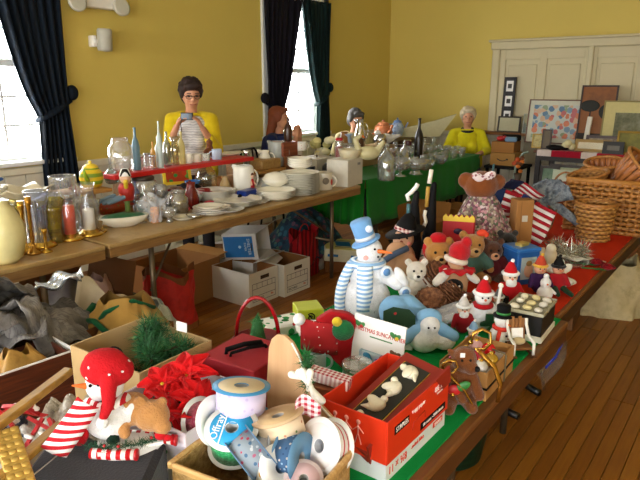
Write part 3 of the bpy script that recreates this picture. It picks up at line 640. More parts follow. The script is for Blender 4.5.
p = at(244, 196, TZ); k = S(p); p = p+Vector((.05, 0, .045)); t = thing('cook_figurine', 'small figurine with red apron and brown hair', 'figurine', p); part('dress', G().lathe([(0, 0), (3.4*k, 0), (3*k, 5*k), (2*k, 11*k), (0, 12*k)], 12), REDP, t); part('head', G().ell(2.4*k, 2.4*k, 2.7*k, (0, 0, 14*k)), plain('E0B89A', .5), t); part('hair', G().ell(2.7*k, 2.7*k, 2.2*k, (-.003, 0, 15.5*k)), plain('5A2E16', .6), t); part('arm', G().cap((0, 2*k, 10*k), (2.5*k, 2.5*k, 6*k), 1*k).cap((0, -2*k, 10*k), (2.5*k, -2.5*k, 6*k), 1*k), plain('E0B89A', .5), t)
t = thing('blue_tin', 'small dark blue patterned tin with black end knobs', 'tin', at(253, 200, TZ), .12); k = S(t.location); part('tin_body', G().box(13*k, 24*k, 10*k, (0, 0, 5*k), ch=1.5*k), print_('16307A', ('8A5A2A', 'C8C0B0', '16307A', '16307A'), 40, .3, .3), t); [part('end_knob', G().ell(2*k, 2.4*k, 2.6*k, (0, q*14*k, 5*k)), BLACK, t) for q in (-1, 1)]
stack(5, 'soup_plate', 'white soup plate under the small tureen', 'plate', 276, 195, 40, .011, CHINA, hh=.03, group='soup plates under the tureen')
p = at(276, 195, TZ); k = S(p); t = thing('tureen', 'small white lidded tureen on soup plates', 'tureen', p+Vector((0, 0, .07))); part('bowl', vg('bowl', 14*k, 8*k), CHINA, t); part('lid', G().lathe([(13*k, 7.8*k), (10*k, 12*k), (3*k, 14*k), (0, 14*k)], 18), CHINA, t)
_, k, hh = stack(13, 'dinner_plate', 'cream dinner plate in the tallest stack', 'plate', 300, 190, 40, .0125, stripes('DCD6C2', 'E6E0CE', .01, 2), group='tallest plate stack'); 
p = at(300, 190, TZ); k = S(p); top = Vector((0, 0, 13*.0125+.008))
for i in range(4): one('soup_bowl', 'white soup bowl nested on the tallest plate stack', 'bowl', vg('bowl', 12.5*k, 5*k), CHINA, p+top+Vector((0, 0, i*.016)), 0, 'bowls on the tallest plate stack')
mug('cup', 'white flower-painted cup on top of the bowls', 300, 150, 14, 8, print_('E6E0D2', ('B84050', 'E6E0D2', '6A8A50'), 60, .3, .3), z=p.z+13*.0125+.095)
def badge(t, r, H):
    part('round_badge', G().lathe([(0, 0), (H*.2, 0), (H*.2, .002), (0, .002)], 16, (r*.55, -r*.86, H*.55), (pi/2, 0, .57)), plain('8A8070', .5), t); part('red_fruit', G().ell(H*.16, .004, H*.18, (r*.97, -r*.1, H*.45), (0, 0, 1.5)), plain('D8421E', .4), t)
mug('mug', 'large white mug with a round badge and red fruit', 323, 189, 19, 17, CHINA, rz=.35, extra=badge)
for i, (x, y, w, h, c, d) in enumerate(((340, 184, 8, 10, '141820', 'small black mug beside the large white mug'), (347, 183, 8, 9, 'D89A60', 'small peach mug in front of the white carton'), (355, 181, 11, 12, 'D8D8D4', 'white ribbed mug in front of the white carton'), (309, 178, 12, 12, '20242C', 'black and white mug behind the plate stack'), (289, 181, 9, 13, 'A01C20', 'red mug between plate stacks'), (284, 180, 12, 12, '9AA4A0', 'grey mug between plate stacks'), (264, 189, 18, 14, 'A8A89E', 'grey stoneware mug behind the tureen'))):
    mug('mug', d, x, y, w, h, plain(c, .3), rz=i*.9)
for i, (x, y, w, n, d) in enumerate(((258, 184, 30, 4, 'white saucer'), (246, 183, 22, 3, 'white nested bowl'), (268, 178, 24, 3, 'cream nested bowl'))):
    stack(n, ('saucer', 'bowl', 'bowl')[i], d+' in the back row of crockery', ('saucer', 'bowl', 'bowl')[i], x, y, w, .02, CHINA, kind=('plate', 'bowl', 'bowl')[i], hh=(.02, .06, .055)[i], group=d+'s stacked at the back')
vessel('brown_bottle', 'narrow dark brown glass bottle behind the large white mug', 'bottle', 317, 172, 5, 17, 'bottle', plain('4A2210', .2), TZ+.03, closed=True)
pitcher('white china pitcher on the raised wood shelf', 265, 161, 18, 17, CHINA, .88, .5); pitcher('clear plastic measuring pitcher on the raised wood shelf', 277, 160, 22, 24, film('C8CCC4', .5), .88, .6, 'cylinder')
vessel('silver_urn', 'slim silver urn on the raised wood shelf', 'urn', 247, 160, 9, 20, 'vase', SILVER, .88); vessel('blue_vase', 'pale teal vase on the raised wood shelf', 'vase', 240, 161, 8, 12, 'jar', plain('A8C4BC', .3), .88)
# ------------------------------------------------------------------ helpers for toys, cartons and greenery
class Ch:
    """a thing modelled in photo-pixel units (x across, y away, z up), stored in metres"""
    def __init__(s, name, label, cat, px, py, z=TZ, rz=YAW, group=None, loc=None, lift=0, rot=None, f=1.0):
        p = Vector(loc) if loc else at(px, py, z); s.k = S(p)*f; s.t = thing(name, label, cat, p+Vector((0, 0, lift)), rz, group, rot)
    def sc(s, g):
        g.v = [(a*s.k, b*s.k, c*s.k) for a, b, c in g.v]; return g
    def part(s, name, g, m, par=None, label=None, kind=None): return part(name, s.sc(g), m, par or s.t, label, kind)
    def blob(s, name, g, m, vox=.8, sm=4, par=None, label=None): return blob(name, s.sc(g), m, par or s.t, vox*s.k, sm, label)
def carton(name, label, loc, rz, sx, sy, h, m, flaps=(), th=.004, cat='box', mi=None, group=None, bottom=True):
    """an open box: four walls and a bottom, flaps hinged on named sides (side, length, angle out from upright)"""
    t = thing(name, label, cat, loc, rz, group); g = G()
    for s in (-1, 1): g.box(th, sy, h, (s*(sx/2-th/2), 0, h/2)); g.box(sx-2*th, th, h, (0, s*(sy/2-th/2), h/2))
    g.box(sx-2*th, sy-2*th, th, (0, 0, th/2)); part('walls', g, m, t)
    for sd, L, an in flaps:
        if sd in ('+x', '-x'):
            s = 1 if sd == '+x' else -1
            g = G().put(G().box(th, sy*.98, L, (0, 0, L/2)), (s*(sx/2-th/2), 0, h), (0, s*an, 0))
        else:
            s = 1 if sd == '+y' else -1
            g = G().put(G().box(sx*.98, th, L, (0, 0, L/2)), (0, s*(sy/2-th/2), h), (-s*an, 0, 0))
        part('flap', g, mi or m, t)
    return t
def needles(path, r, n, ln, rnd=RD, w=.0012, droop=0):
    """short needle blades set all round a path"""
    g = G(); vs = []; fs = []; P = [Vector(p) for p in path]
    for _ in range(n):
        i = rnd.randrange(len(P)-1); u = rnd.random(); c = P[i].lerp(P[i+1], u); d = Vector((rnd.gauss(0, 1), rnd.gauss(0, 1), rnd.gauss(0, 1))).normalized()
        a = c+d*r*rnd.random(); e = a+(d+Vector((rnd.gauss(0, .4), rnd.gauss(0, .4), rnd.gauss(0, .4)-droop)))*ln*(.6+.6*rnd.random()); s = d.cross(Vector((rnd.gauss(0, 1), rnd.gauss(0, 1), rnd.gauss(0, 1)))).normalized()*w
        b = len(vs); vs += [a-s, a+s, e]; fs.append((b, b+1, b+2))
    return g.add(vs, fs)
PINE = mottled(('0F3A1C', '1E5A2A', '3A7A3E'), 40, .7, .1); TINS = plain('D8DCE4', .25, .7, .2)
def arc3(c, r, a0, a1, n, ax='xz', ry=None):
    ry = ry or r; o = []
    for i in range(n+1):
        a = a0+(a1-a0)*i/n; u, v = r*cos(a), ry*sin(a); o.append((c[0]+u, c[1], c[2]+v) if ax == 'xz' else (c[0]+u, c[1]+v, c[2]) if ax == 'xy' else (c[0], c[1]+u, c[2]+v))
    return o
def basis(ax, up=(0, 0, 1)):
    z = Vector(ax).normalized(); return z.to_track_quat('Z', 'Y').to_euler()
def screen(r, u, b):
    """a direction given as right, up and back-towards-the-viewer of the standing viewer"""
    return RGT*r+Vector((0, 0, 1))*u+Vector((sin(YAW), -cos(YAW), 0))*b
# ------------------------------------------------------------------ goods on the green felt, viewer end
# red gift box with black handle
t = thing('gift_box', 'square red cloth-covered box with a black top handle', 'box', (-.985, 1.007, TZ), .08)
RBOX = plain('A01424', .6, var=.06, bump=.2, bs=400)
part('box_body', G().box(.165, .162, .115, (0, 0, .0575), ch=.002), RBOX, t); part('box_lid', G().box(.168, .165, .045, (0, 0, .1385), ch=.003), RBOX, t)
part('handle', G().tube([(-.03, -.045, .162), (-.032, -.043, .172), (-.01, .0, .176), (.012, .04, .172), (.012, .044, .162)], .007, 8, flat=.5).tube([(-.012, -.05, .162), (-.012, -.048, .17), (.012, -.005, .174), (.03, .034, .17), (.03, .04, .162)], .005, 8, flat=.6), BLACK, t)
# basket with the red hoop handle behind it
t = thing('hoop_basket', 'small red basket with a glossy dark red hoop handle behind the gift box', 'basket', (-1.13, 1.2, TZ), YAW)
part('basket_body', vg('bowl', .075, .09), plain('7E0E12', .3), t); part('hoop_handle', G().tube(arc3((0, 0, .09), .062, 0, pi, 16, 'xz', .125), .006, 8), plain('8E0A12', .12), t)
t = thing('brush_tree', 'little green bottle-brush tree standing in the hoop basket', 'ornament', (-1.13, 1.2, TZ+.02), 0)
part('needles', G().put(needles([(0, 0, .05), (0, 0, .13)], .018, 700, .012)), plain('3E8A4A', .7), t, kind='stuff'); part('cone', G().lathe([(0, .0), (.03, .04), (.014, .12), (0, .145)], 12), plain('2A6A38', .8), t)
# cardboard carton with pine garland
carton('pine_carton', 'tan cardboard carton filled with pine garland', (-1.222, .865, TZ), .03, .27, .23, .17, board('C0A070'))
t = thing('pine_garland', 'dark green pine garland heaped in the cardboard carton', 'garland', (-1.22, .87, TZ+.005), 0)
path = [(-.02, -.06, .05), (.03, .03, .12), (-.03, .07, .16), (-.05, .06, .185), (-.02, .02, .16), (.05, -.03, .15), (.09, .04, .165), (.1, .07, .13), (.04, .0, .14), (.08, -.04, .15)]
part('stem', G().tube(path, .004, 6), plain('3A2A16', .8), t); part('needles', needles(path, .025, 4200, .026, w=.0013), PINE, t, kind='stuff')
one('gift_tag', 'white paper tag caught in the pine garland', 'tag', G().box(.028, .002, .034, ch=.0005), PAPERW, (-1.115, .91, .965), rot=(.4, .2, .5))
def pinecone(g, c, r, h, rot=None, n=8, rows=7):
    q = G(); q.ell(r*.6, r*.6, h*.5, (0, 0, h*.5), None, 10, 6)
    for j in range(rows):
        u = (j+.5)/rows; rr = r*(.55+.45*sin(pi*min(1, u*1.15)))*(1-.35*u)
        for i in range(n):
            a = 2*pi*(i+.5*(j % 2))/n; q.put(G().prism([(-.35, -.2), (.35, -.2), (.45, .5), (0, .8), (-.45, .5)], .12), (rr*.75*cos(a), rr*.75*sin(a), h*u), (.35, 0, a-pi/2), r*.68)
    return g.put(q, c, rot)
CONE = mottled(('4A2A18', '7A4A2C', 'A87850'), 80, .8, .3)
for i, (c, r, h) in enumerate((((-1.235, .80, .855), .028, .06), ((-1.19, .79, .85), .025, .055))): one('pinecone', ('brown pinecone lying', 'smaller brown pinecone tucked')[i]+' in the garland carton', 'pinecone', pinecone(G(), (0, 0, 0), r, h), CONE, c, rot=(.5, .4, 0))
one('wire_ornament', 'black wire loops sticking up from the garland carton', 'ornament', G().tube([(.028*cos(a), .006*sin(a*3), .02+.028*sin(a)) for a in [i*.35 for i in range(18)]], .0022, 6).tube([(.02+.02*cos(a), .02, .02+.02*sin(a)) for a in [i*.35 for i in range(18)]], .0022, 6), BLACK, (-1.2, .74, .90), YAW)
# white carton of poinsettias
carton('white_carton', 'shallow white carton holding red poinsettias', (-.95, .77, TZ), .06, .235, .22, .155, plain('DCD0D6', .6, var=.04), cat='box')
PET = cloth('D01418', var=.2); petal = G().surf(lambda u, v: ((v-.5)*.034*sin(pi*min(.97, .08+u*.92))**.8, u*.062, .012*sin(u*pi)-.014*u+.006*abs(v-.5)*4), 6, 4, .0012).mesh('petal', PET)
def poinsettia(label, loc, tilt, sc=1, n=7):
    t = thing('poinsettia', label, 'flower', loc, 0, rot=tilt)
    for j, (m, s_, el) in enumerate(((n, 1, .15), (n-2, .72, .6))):
        for i in range(m):
            o = part('petal', petal, None, t); o.rotation_euler = (el, 0, 2*pi*i/m+j*.4); o.scale = (s_*sc,)*3
    part('flower_centre', G().ell(.007, .007, .006, (0, 0, .006)), YELLOWP, t); part('stem', G().tube([(0, 0, 0), (.004, .004, -.05), (0, 0, -.1)], .003, 6), GREENP, t)
for i, (x, y, z, tl, d) in enumerate((((-.97), .80, .915, (.5, .2, 0), 'red poinsettia bloom topmost in the white carton'), ((-.90), .76, .895, (.5, .5, .6), 'red poinsettia bloom beside the gift box in the white carton'), (-1.0, .755, .905, (.4, -.4, 1.2), 'red poinsettia bloom next to the teddy bear'), (-.93, .70, .885, (.8, .3, 2.0), 'red poinsettia bloom hanging over the carton front'), (-.875, .715, .87, (.9, .5, 2.7), 'red poinsettia bloom beside the burgundy ribbon spool'))):
    poinsettia(d, (x, y, z), tl, (1.15, 1, .95, 1, .8)[i])
t = thing('leaf_spray', 'dark green leaf spray beneath the poinsettias', 'leaves', (-.965, .74, .8)); part('needles', needles([(-.06, -.05, .02), (.0, .0, .06), (.05, .05, .05)], .03, 900, .03, w=.003), PINE, t, kind='stuff')
# dark velvet box that carries the snowman sled
one('velvet_box', 'black velvet box under the candy-cane sled', 'box', G().box(.235, .2, .13, (0, 0, .065), ch=.012), plain('0A0610', .95, var=.3, bump=.3, sheen=.2), (-.915, .515, TZ), YAW)
C = Ch('candy_cane_sled', 'white felt sled with red striped candy-cane runners and pine trim', 'decoration', 0, 0, loc=(-.91, .582, TZ+.135))
CANE = stripes('C8141C', 'F0EAE6', .018, 0, .5, .35)
C.part('runner', G().tube([(-26, -14, 5), (-5, -15, 4), (18, -15, 4)], 5.2, 12), CANE); C.part('runner', G().tube([(-6, 20, 4), (20, 18, 4), (50, 10, 4)], 5.2, 12), CANE)
for x, y in ((18.5, -15), (51, 9.5)): C.part('runner_end', G().lathe([(0, -1), (5.4, -1), (6, .5), (5.4, 2), (0, 2.4)], 14, (x, y, 4), (0, pi/2, 0)), REDP)
def skirt(u, v):
    a = u*pi; return (-16+58*u, -12+30*u*u-6*sin(a), 6-16*v*sin(a)**.6)
C.part('felt_deck', G().surf(skirt, 20, 4, .8).box(62, 26, 3, (8, 2, 7), (0, 0, .35)), PAPERW)
pth = [(-30, -11, 10), (-5, -12, 10), (20, -6, 10), (40, 8, 10)]
C.part('pine_trim', needles(pth, 3.2, 900, 5, w=.35), plain('22553A', .8), kind='stuff')
for x, y in ((-12, -12), (2, -13), (30, 2)): C.part('berry', G().ell(1.6, c=(x, y-2, 13)), REDP)
# snowman in red hat
C = Ch('snowman_plush', 'plush snowman in a red snowflake hat and striped scarf on the sled', 'plush toy', 0, 0, loc=(-.94, .58, TZ+.15))
C.blob('body', G().ell(24, 18, 24, (-2, 2, 22)).ell(19, 16, 19, (-2, 2, 58)).ell(10, 9, 17, (18, 2, 24), (0, .5, 0)).cap((-15, -2, 36), (-26, -9, 14), 8, 6.5), plush('EDEAEA'), 1.6)
C.blob('hat', G().ell(26, 20, 17, (2, 2, 74), (0, .12, 0)).ell(20, 17, 10, (0, 2, 84)).cap((8, -12, 72), (8, -19, 48), 9, 6).cap((8, -19, 48), (3, -21, 36), 6, 4.5), print_('B8101A', ('F0E8E8',), 42, .29, .95, .5), 1.4)
C.part('pompom', G().ell(6, c=(2, -22, 30)), plush('F2EEEE'))
C.part('nose', G().cap((-17, -6, 60), (-28, -11, 63), 3.2, .8), ORANGE)
def scf(u, v): return (-8-36*u+(-12+24*v)*.8*(1+.2*u), -27-4*u+sin(v*pi)*-3, 54-50*u**.9+(-12+24*v)*-.5)
C.part('scarf', G().surf(scf, 10, 4, 1.4), stripes('C01C28', 'F2ECEA', .0155, 2, .5, .9)); C.part('scarf_wrap', G().tube([(-18, -6, 43), (-4, -15, 42), (10, -12, 43), (19, 2, 45)], 6, 8, flat=.7), stripes('C01C28', 'F2ECEA', .0155, 0, .5, .9))
C.part('mitten', G().ell(8.5, 7, 9.5, (-27, -11, 8)).ell(3.5, 3, 6, (-20, -13, 12)), REDC)
for x, z in ((-10, 64), (-2, 65)): C.part('eye', G().ell(1.7, c=(x, -13.4, z)), BLACK)
C = Ch('bear_plush', 'brown plush bear in a green vest leaning on the snowman', 'plush toy', 0, 0, loc=(-.925, .615, TZ+.16), f=1.15)
C.blob('body', G().ell(17, 14, 15, (2, 0, 18)).ell(16, 13, 14, (20, -4, 14)).ell(8, 7, 7, (31, -12, 8)).ell(4.5, 3, 4.5, (12, -6, 29)).ell(4.5, 3, 4.5, (29, 0, 25)).cap((-6, -8, 18), (0, -16, 4), 6, 5), plush('B8824C'), 1.5)
C.part('vest', G().surf(lambda u, v: (-15+9*v-2*u, -15-4*sin(v*pi)+2*sin(u*3), -4+40*u), 8, 4, 1.5), cloth('0F2A1C')); C.part('bow', G().ell(5, 3, 4, (30, -16, 2)).ell(4, 2.5, 3, (36, -16, 0)), REDC)
one('cream_plush', 'plain cream plush ball tucked behind the snowman', 'plush toy', G().ell(.045, .04, .05, (0, 0, .05)), plush('E0D8C4'), (-1.05, .56, TZ+.03))
# cartons and gold frame at the near corner
KW = plain('CFC6B8', .6, var=.05)
carton('ornament_carton', 'white-sided carton of red and white wooden ornaments', (-1.115, .445, TZ), .35, .26, .2, .13, KW, flaps=(('+x', .05, 2.6),), mi=KW)
def bar(p, q, w, h, up=(0, 0, 1)):
    p, q = Vector(p), Vector(q); d = q-p; x = d.normalized(); y = Vector(up).cross(x).normalized(); z = x.cross(y); g = G().box(d.length, w, h, ch=min(w, h)*.15)
    M = Matrix.Translation((p+q)/2) @ Matrix((x, y, z)).transposed().to_4x4(); g.v = [tuple(M @ Vector(v)) for v in g.v]; return g
FO = Vector((-1.05, .45, TZ+.14)); t = thing('gold_picture_frame', 'empty gold embossed picture frame lying across a carton', 'picture frame', FO)
GW = wood('8A6420', 'B88C3C', 1, 8, .35)
part('frame_rail', bar(Vector((-1.14, .62, .955))-FO, Vector((-1.02, .34, .945))-FO, .022, .016), GW, t); part('frame_rail', bar(Vector((-1.035, .535, .905))-FO, Vector((-.935, .31, .9))-FO, .022, .016), GW, t)
A_, B_ = Vector((-1.045, .435, .938))-FO, Vector((-.91, .395, .885))-FO
er = bar(A_, B_, .042, .012); X_ = (B_-A_)
for i in range(9):
    for j in range(3): q = A_+X_*(i+.5)/9; er.put(G().ell(.0062, .008, .0025, (0, 0, 0), None, 10, 4), (q.x+(j-1)*.004, q.y+(j-1)*.0125, q.z+.0065), (0, .35, -.3))
part('embossed_rail', er, plain('C8A452', .35, .6, .15), t)
for i, (x, y, z, r_) in enumerate(((-1.06, .50, .90, .2), (-1.09, .41, .885, .5), (-1.17, .47, .9, -.3), (-1.0, .45, .87, .9), (-1.12, .48, .93, .7), (-1.04, .54, .9, -.5), (-1.16, .53, .92, .1))):
    t = thing('sled_ornament', ('red wooden A-frame ornament with white dogs by the gold rail', 'red wooden ornament with white dogs in the middle of the carton', 'red wooden ornament with a silver card behind it', 'red wooden ornament at the open carton flap', 'red wooden ornament standing topmost between the gold rails', 'red wooden ornament beside the packing plastic', 'red wooden ornament against the wood-grain box side')[i], 'ornament', (x, y, z-.03), rot=(.9, r_, .5+i*.5))
    part('red_bar', G().box(.09, .007, .007, (0, .0, 0), (0, 0, .35)), REDP, t); part('red_bar', G().box(.09, .007, .007, (0, .032, 0), (0, 0, -.2)), REDP, t); part('red_bar', G().box(.06, .007, .007, (-.02, .018, 0), (0, 0, 1.4)), REDP, t)
    for q in range(3): part('white_dog', G().ell(.009, .005, .005, (-.025+q*.024, .008+.012*(q % 2), .006)).ell(.005, .004, .004, (-.017+q*.024, .008+.012*(q % 2), .011)), WHITE, t)
one('silver_card', 'silver edged black card standing in the ornament carton', 'card', G().box(.11, .006, .05, (0, 0, .025)), mottled(('101014', '2A2A30', 'B8B8C0'), 30, .2, 0), (-1.2, .5, TZ+.1), .4)
one('plastic_packing', 'crumpled clear plastic bag of packing behind the gold rail', 'plastic bag', G().surf(lambda u, v: ((u-.5)*.17, (v-.5)*.14, .05+.035*sin(u*pi)*sin(v*pi)+.012*sin(u*23+v*9)+.01*sin(v*31-u*13)), 24, 20, .002), mottled(('8A8478', 'B8B0A0', 'E8E4DC'), 60, .25, .5), (-1.1, .6, TZ+.07), .5)
# ------------------------------------------------------------------ basket of ribbon spools
BW = wood('B98A4E', 'D8B074', 0, 10); WK = mottled(('8A6634', 'B48C54', 'CDA870'), 60, .6, .9, bs=110)
BL, BWD, BH = .285, .2, .12
t = thing('ribbon_basket', 'rectangular straw basket with a wooden rim full of ribbon spools', 'basket', (-.69, .735, TZ), .14)
g = G()
for s in (-1, 1): g.box(.008, BWD-.012, BH, (s*(BL/2-.006), 0, BH/2)); g.box(BL-.02, .008, BH, (0, s*(BWD/2-.006), BH/2))
g.box(BL-.02, BWD-.02, .006, (0, 0, .004)); part('woven_wall', g, WK, t)
for s in (-1, 1): part('rim', G().box(.012, BWD+.006, .016, (s*(BL/2-.002), 0, BH), ch=.004), BW, t); part('rim', G().box(BL-.016, .012, .0155, (0, s*(BWD/2-.002), BH), ch=.004), BW, t)
def spool(label, px, py, z, R_, w, ax, mr, mf, mt=None, hub='9A9A98', rib=.86, hubr=.24, lift=0, m2=None):
    """a ribbon reel: two flanges, core and wound ribbon, turned so its axis points along ax"""
    p = at(px, py, z); t = thing('ribbon_spool', label, 'ribbon spool', p+Vector((0, 0, lift)), rot=basis(ax)); k = S(p); R_ *= k; w *= k
    part('ribbon', G().lathe([(R_*.4, -w/2+.001), (R_*rib, -w/2+.001), (R_*rib, w/2-.001), (R_*.4, w/2-.001)], 30), mr, t)
    for s in (-1, 1):
        z0 = s*w/2; part('flange', G().lathe([(R_*hubr, z0-.0012), (R_, z0-.0012), (R_, z0+.0012), (R_*hubr, z0+.0012), (R_*hubr, z0-.0012)], 32), mf if s < 0 or not m2 else m2, t)
    part('core', G().lathe([(R_*hubr, -w/2), (R_*hubr, w/2), (R_*hubr*.9, w/2), (R_*hubr*.9, -w/2)], 16).lathe([(0, -.001), (R_*hubr*.9, -.001), (R_*hubr*.9, .001), (0, .001)], 16), plain(hub, .5), t)
    if mt: part('paper_label', G().lathe([(R_*hubr*1.05, w/2+.0013), (R_*.8, w/2+.0013), (R_*.8, w/2+.0018), (R_*hubr*1.05, w/2+.0018)], 30), mt, t)
    return t, R_, w
CY = plain('22A0D8', .5); FLW = plain('F0EEEA', .6, var=.03); MAN = plain('CDBB94', .7, var=.06)
spool('lavender ribbon spool with a manila face and blue rim on top of the heap', 241, 399, .925, 29, 27, screen(.05, .95, -.15), print_('D4C8E4', ('C4B4DC', 'E4D0E4'), 90, .4), plain('3C8AB8', .5), MAN)
spool('peach rosebud ribbon spool with a cardboard face', 281, 427, .895, 27, 24, screen(-.25, .93, -.15), print_('E4CDAE', ('B86A4A', 'D08A6A', '7A8A50', 'E4CDAE'), 70, .3), plain('D0B088', .7), plain('C8A87A', .7))
t, r_, w_ = spool('green glitter ribbon spool with a bright blue round label', 233, 437, .875, 27, 30, screen(.0, .93, .38), mottled(('0E6A38', '2A9A58', '7AC898'), 160, .4, .5), FLW, CY)
word('lettering', 'Offray', r_*.42, FLW, t, (-r_*.52, 0, w_/2+.0024), (0, 0, pi/2-.2)); part('white_sector', G().box(r_*.05, r_*1.4, .0006, (-r_*.3, 0, w_/2+.002), (0, 0, -.15)), FLW, t)
spool('burgundy glitter ribbon spool between white flanges', 208, 421, .88, 25, 22, screen(.75, .35, .5), mottled(('6A1028', '9A2A48', 'C8788A'), 160, .5, .5), FLW, None, 'F0EEEA', .8)
spool('grey-blue ribbon spool printed with pink flowers', 252, 455, .865, 27, 26, screen(.62, .42, -.35), print_('8E9AA4', ('B84058', '4A6A8A', 'C8CCD0', 'B0607A'), 85, .42), plain('5A7A98', .6), None)
spool('denim blue ribbon spool printed with small flowers', 293, 456, .86, 25, 20, screen(.8, .12, .45), print_('3E5E82', ('8AA8C0', 'C8B8A8', '2A4668'), 90, .36), plain('5A86A8', .6), None)
spool('white spool of red-edged ribbon with a grey hub', 326, 446, .865, 28, 20, screen(-.65, .4, .6), stripes('E8E2DE', 'C83A48', .012, 2, .72, .6), FLW, plain('EDE6E2', .6), '9A9A9C', .84)
spool('bright multicoloured floral ribbon spool at the basket front', 274, 470, .845, 24, 22, screen(.55, .55, .5), print_('E6DED0', ('C8243A', '2A4A9A', '3A7A3A', 'D8A020', 'D86A8A'), 60, .42), FLW, None)
spool('small pale pink ribbon spool at the basket front', 303, 482, .83, 20, 16, screen(.1, .8, .5), print_('E8B8C0', ('E89AA8', 'F0D0D4'), 90, .4), plain('F0DCDC', .6), plain('E8C4C8', .6))
spool('clear-flanged silver ribbon spool in the middle of the heap', 268, 452, .86, 20, 18, screen(.8, .3, .1), plain('B8BCC4', .3, .4), film('D8DCE4', .4), None)
one('gingham_ribbon_end', 'loose red gingham ribbon end sticking out of the heap', 'ribbon', G().surf(lambda u, v: ((u-.5)*.05, .01*sin(u*5), v*.045+.01*sin(u*4)), 10, 4, .001), gingham('B02038', 'F0E8E8', .012, 0, 2), at(308, 421, .90), YAW+.2)
# ------------------------------------------------------------------ plywood shape, stocking, card, jar
out = [(-.828, .985), (-.82, 1.008), (-.806, 1.022), (-.784, 1.026), (-.762, 1.015), (-.742, .99), (-.722, .955), (-.705, .92), (-.684, .895), (-.66, .88), (-.636, .868), (-.622, .852), (-.62, .832), (-.632, .82), (-.652, .816), (-.68, .8), (-.7, .76), (-.72, .742), (-.82, .742), (-.832, .8), (-.834, .9)]
out = [(x+.73, z-.742) for x, z in out]
t = thing('plywood_cutout', 'tan plywood cut-out with a white edge leaning by the gift box', 'cut-out', (-.73, .915, TZ+.002), rot=(pi/2-.03, 0, 0))
part('board', G().prism(out, .008), wood('C09468', 'CFA67C', 1, 3, .5), t); part('white_edge', G().tube([(x, y, .0085) for x, y in out[4:16]], .0022, 6), WHITE, t)
t = thing('floral_pick', 'white glove-like blossoms with a pine sprig on the plywood', 'decoration', (-.705, .895, .93)); PKM = plain('EDE8DC', .6)
for i, (x, z, r_) in enumerate(((-.012, .03, 2.4), (-.002, .04, 2.8), (.01, -.01, -.3), (.02, -.005, -.6), (.0, -.015, .1), (.028, .02, -1.2))):
    part('blossom', G().put(G().cap((0, 0, 0), (0, 0, .045), .0045, .008), (0, 0, .02), (0, 0, 0)), PKM, t, rot=(.2, r_, YAW), loc=(x*.8, x*.6, z))
part('pine_sprig', needles([(0, 0, 0), (.0, -.0, .05), (-.005, .005, .08)], .008, 300, .018), PINE, t, kind='stuff')
# red stocking
C = Ch('christmas_stocking', 'puffy red stocking with a snowflake cuff and green patch', 'stocking', 340, 370, f=1.22)
C.blob('stocking_body', G().prism([(-20, 44), (-8, 52), (6, 50), (20, 40), (28, 22), (22, 4), (4, 0), (-8, 12), (-16, 28)], 9, (0, 6, 0), (pi/2, 0, 0)), cloth('A0141A'), 1.2, 8)
C.part('cuff', G().surf(lambda u, v: (-32+30*u, -3-3*sin(u*pi), 20+26*v-5*u), 8, 4, 3), print_('B02428', ('F0E4DC', 'F0E4DC', 'B02428'), 75, .3, .9)); C.part('pompom', G().ell(5, c=(-33, -4, 46)), plush('F0EEE8'))
C.part('green_patch', G().lathe([(0, 0), (9, 0), (8, 2), (0, 3)], 14, (2, -7, 38), (pi/2, 0, 0)), plush('1E6A3A')); C.part('yellow_dot', G().ell(4, 2.5, 4, (-3, -9, 46)), plush('E0C030'))
C.part('white_trim', G().tube([(28, -6, 36), (24, -7, 20), (19, -8, 6)], 1.2, 6), WHITE); C.part('sage_leaf', G().ell(8, 2.5, 17, (34, -2, 18), (0, .3, 0)), cloth('8A9A70'))
C = Ch('print_mug', 'pale blue mug with small prints in front of the stocking', 'mug', 318, 372); C.part('cup', vg('cylinder', 8, 22), plain('A8B8BC', .4)); C.part('handle', ring_handle(7, 6, 1.3, (8, 0, 11)), plain('A8B8BC', .4))
# suncatcher card
t = thing('suncatcher_package', 'white blister card with red lettering and bright plastic pieces', 'package', (-.80, 1.32, TZ), rot=(-.12, 0, -.06)); W_, H_ = .172, .182
part('card', G().box(W_, .003, H_, (0, 0, H_/2)), PAPERW, t); RL = plain('C8402E', .6)
word('lettering', 'CHRISTMAS SUNCATCHER', .0165, RL, t, (0, -.0022, .142), (pi/2, 0, 0), .9); part('small_print', G().box(.075, .001, .003, (.01, -.0022, .127)), GREENP, t)
for i, (x, z) in enumerate(((.055, .15), (-.065, .155), (.06, .1))):
    part('holly_print', G().put(G().ell(.011, .001, .007), (x-.008, -.002, z), (0, .6, 0)).put(G().ell(.011, .001, .007), (x+.008, -.002, z-.002), (0, -.6, 0)).put(G().ell(.006, .0012, .006), (x, -.0022, z)), (GREENP, GREENP, plain('6A4A2A', .6))[i], t); part('poinsettia_print', G().ell(.006, .0013, .005, (x+.006, -.003, z-.006)), (YELLOWP, REDP, REDP)[i], t)
part('blister', G().box(.1, .014, .065, (-.005, -.008, .055), ch=.006), glass('BFE0F0', .12), t)
for i, (x, z, c) in enumerate(((-.03, .07, '12A0C8'), (.01, .06, '1E60C8'), (.03, .05, '2A70D0'), (-.01, .045, 'C81E4A'), (-.035, .035, 'E0A020'), (.0, .03, '6A3AA8'), (-.02, .06, '1E9AB0'), (.02, .072, 'D83050'))):
    part('plastic_piece', G().ell(.014, .003, .01, (x, -.005, z), (0, i*.7, 0), 10, 6), plain(c, .3), t)
jar('candle_jar', 'clear apothecary jar with a domed lid beside the red carton', 357, 396, 30, 38, GLASS, glass((1, 1, 1), .2), knob=True, kind='cylinder', z=TZ, fill=(mottled(('8A2A20', '3A5A2A', 'B8A088'), 50, .5, .3), .35))
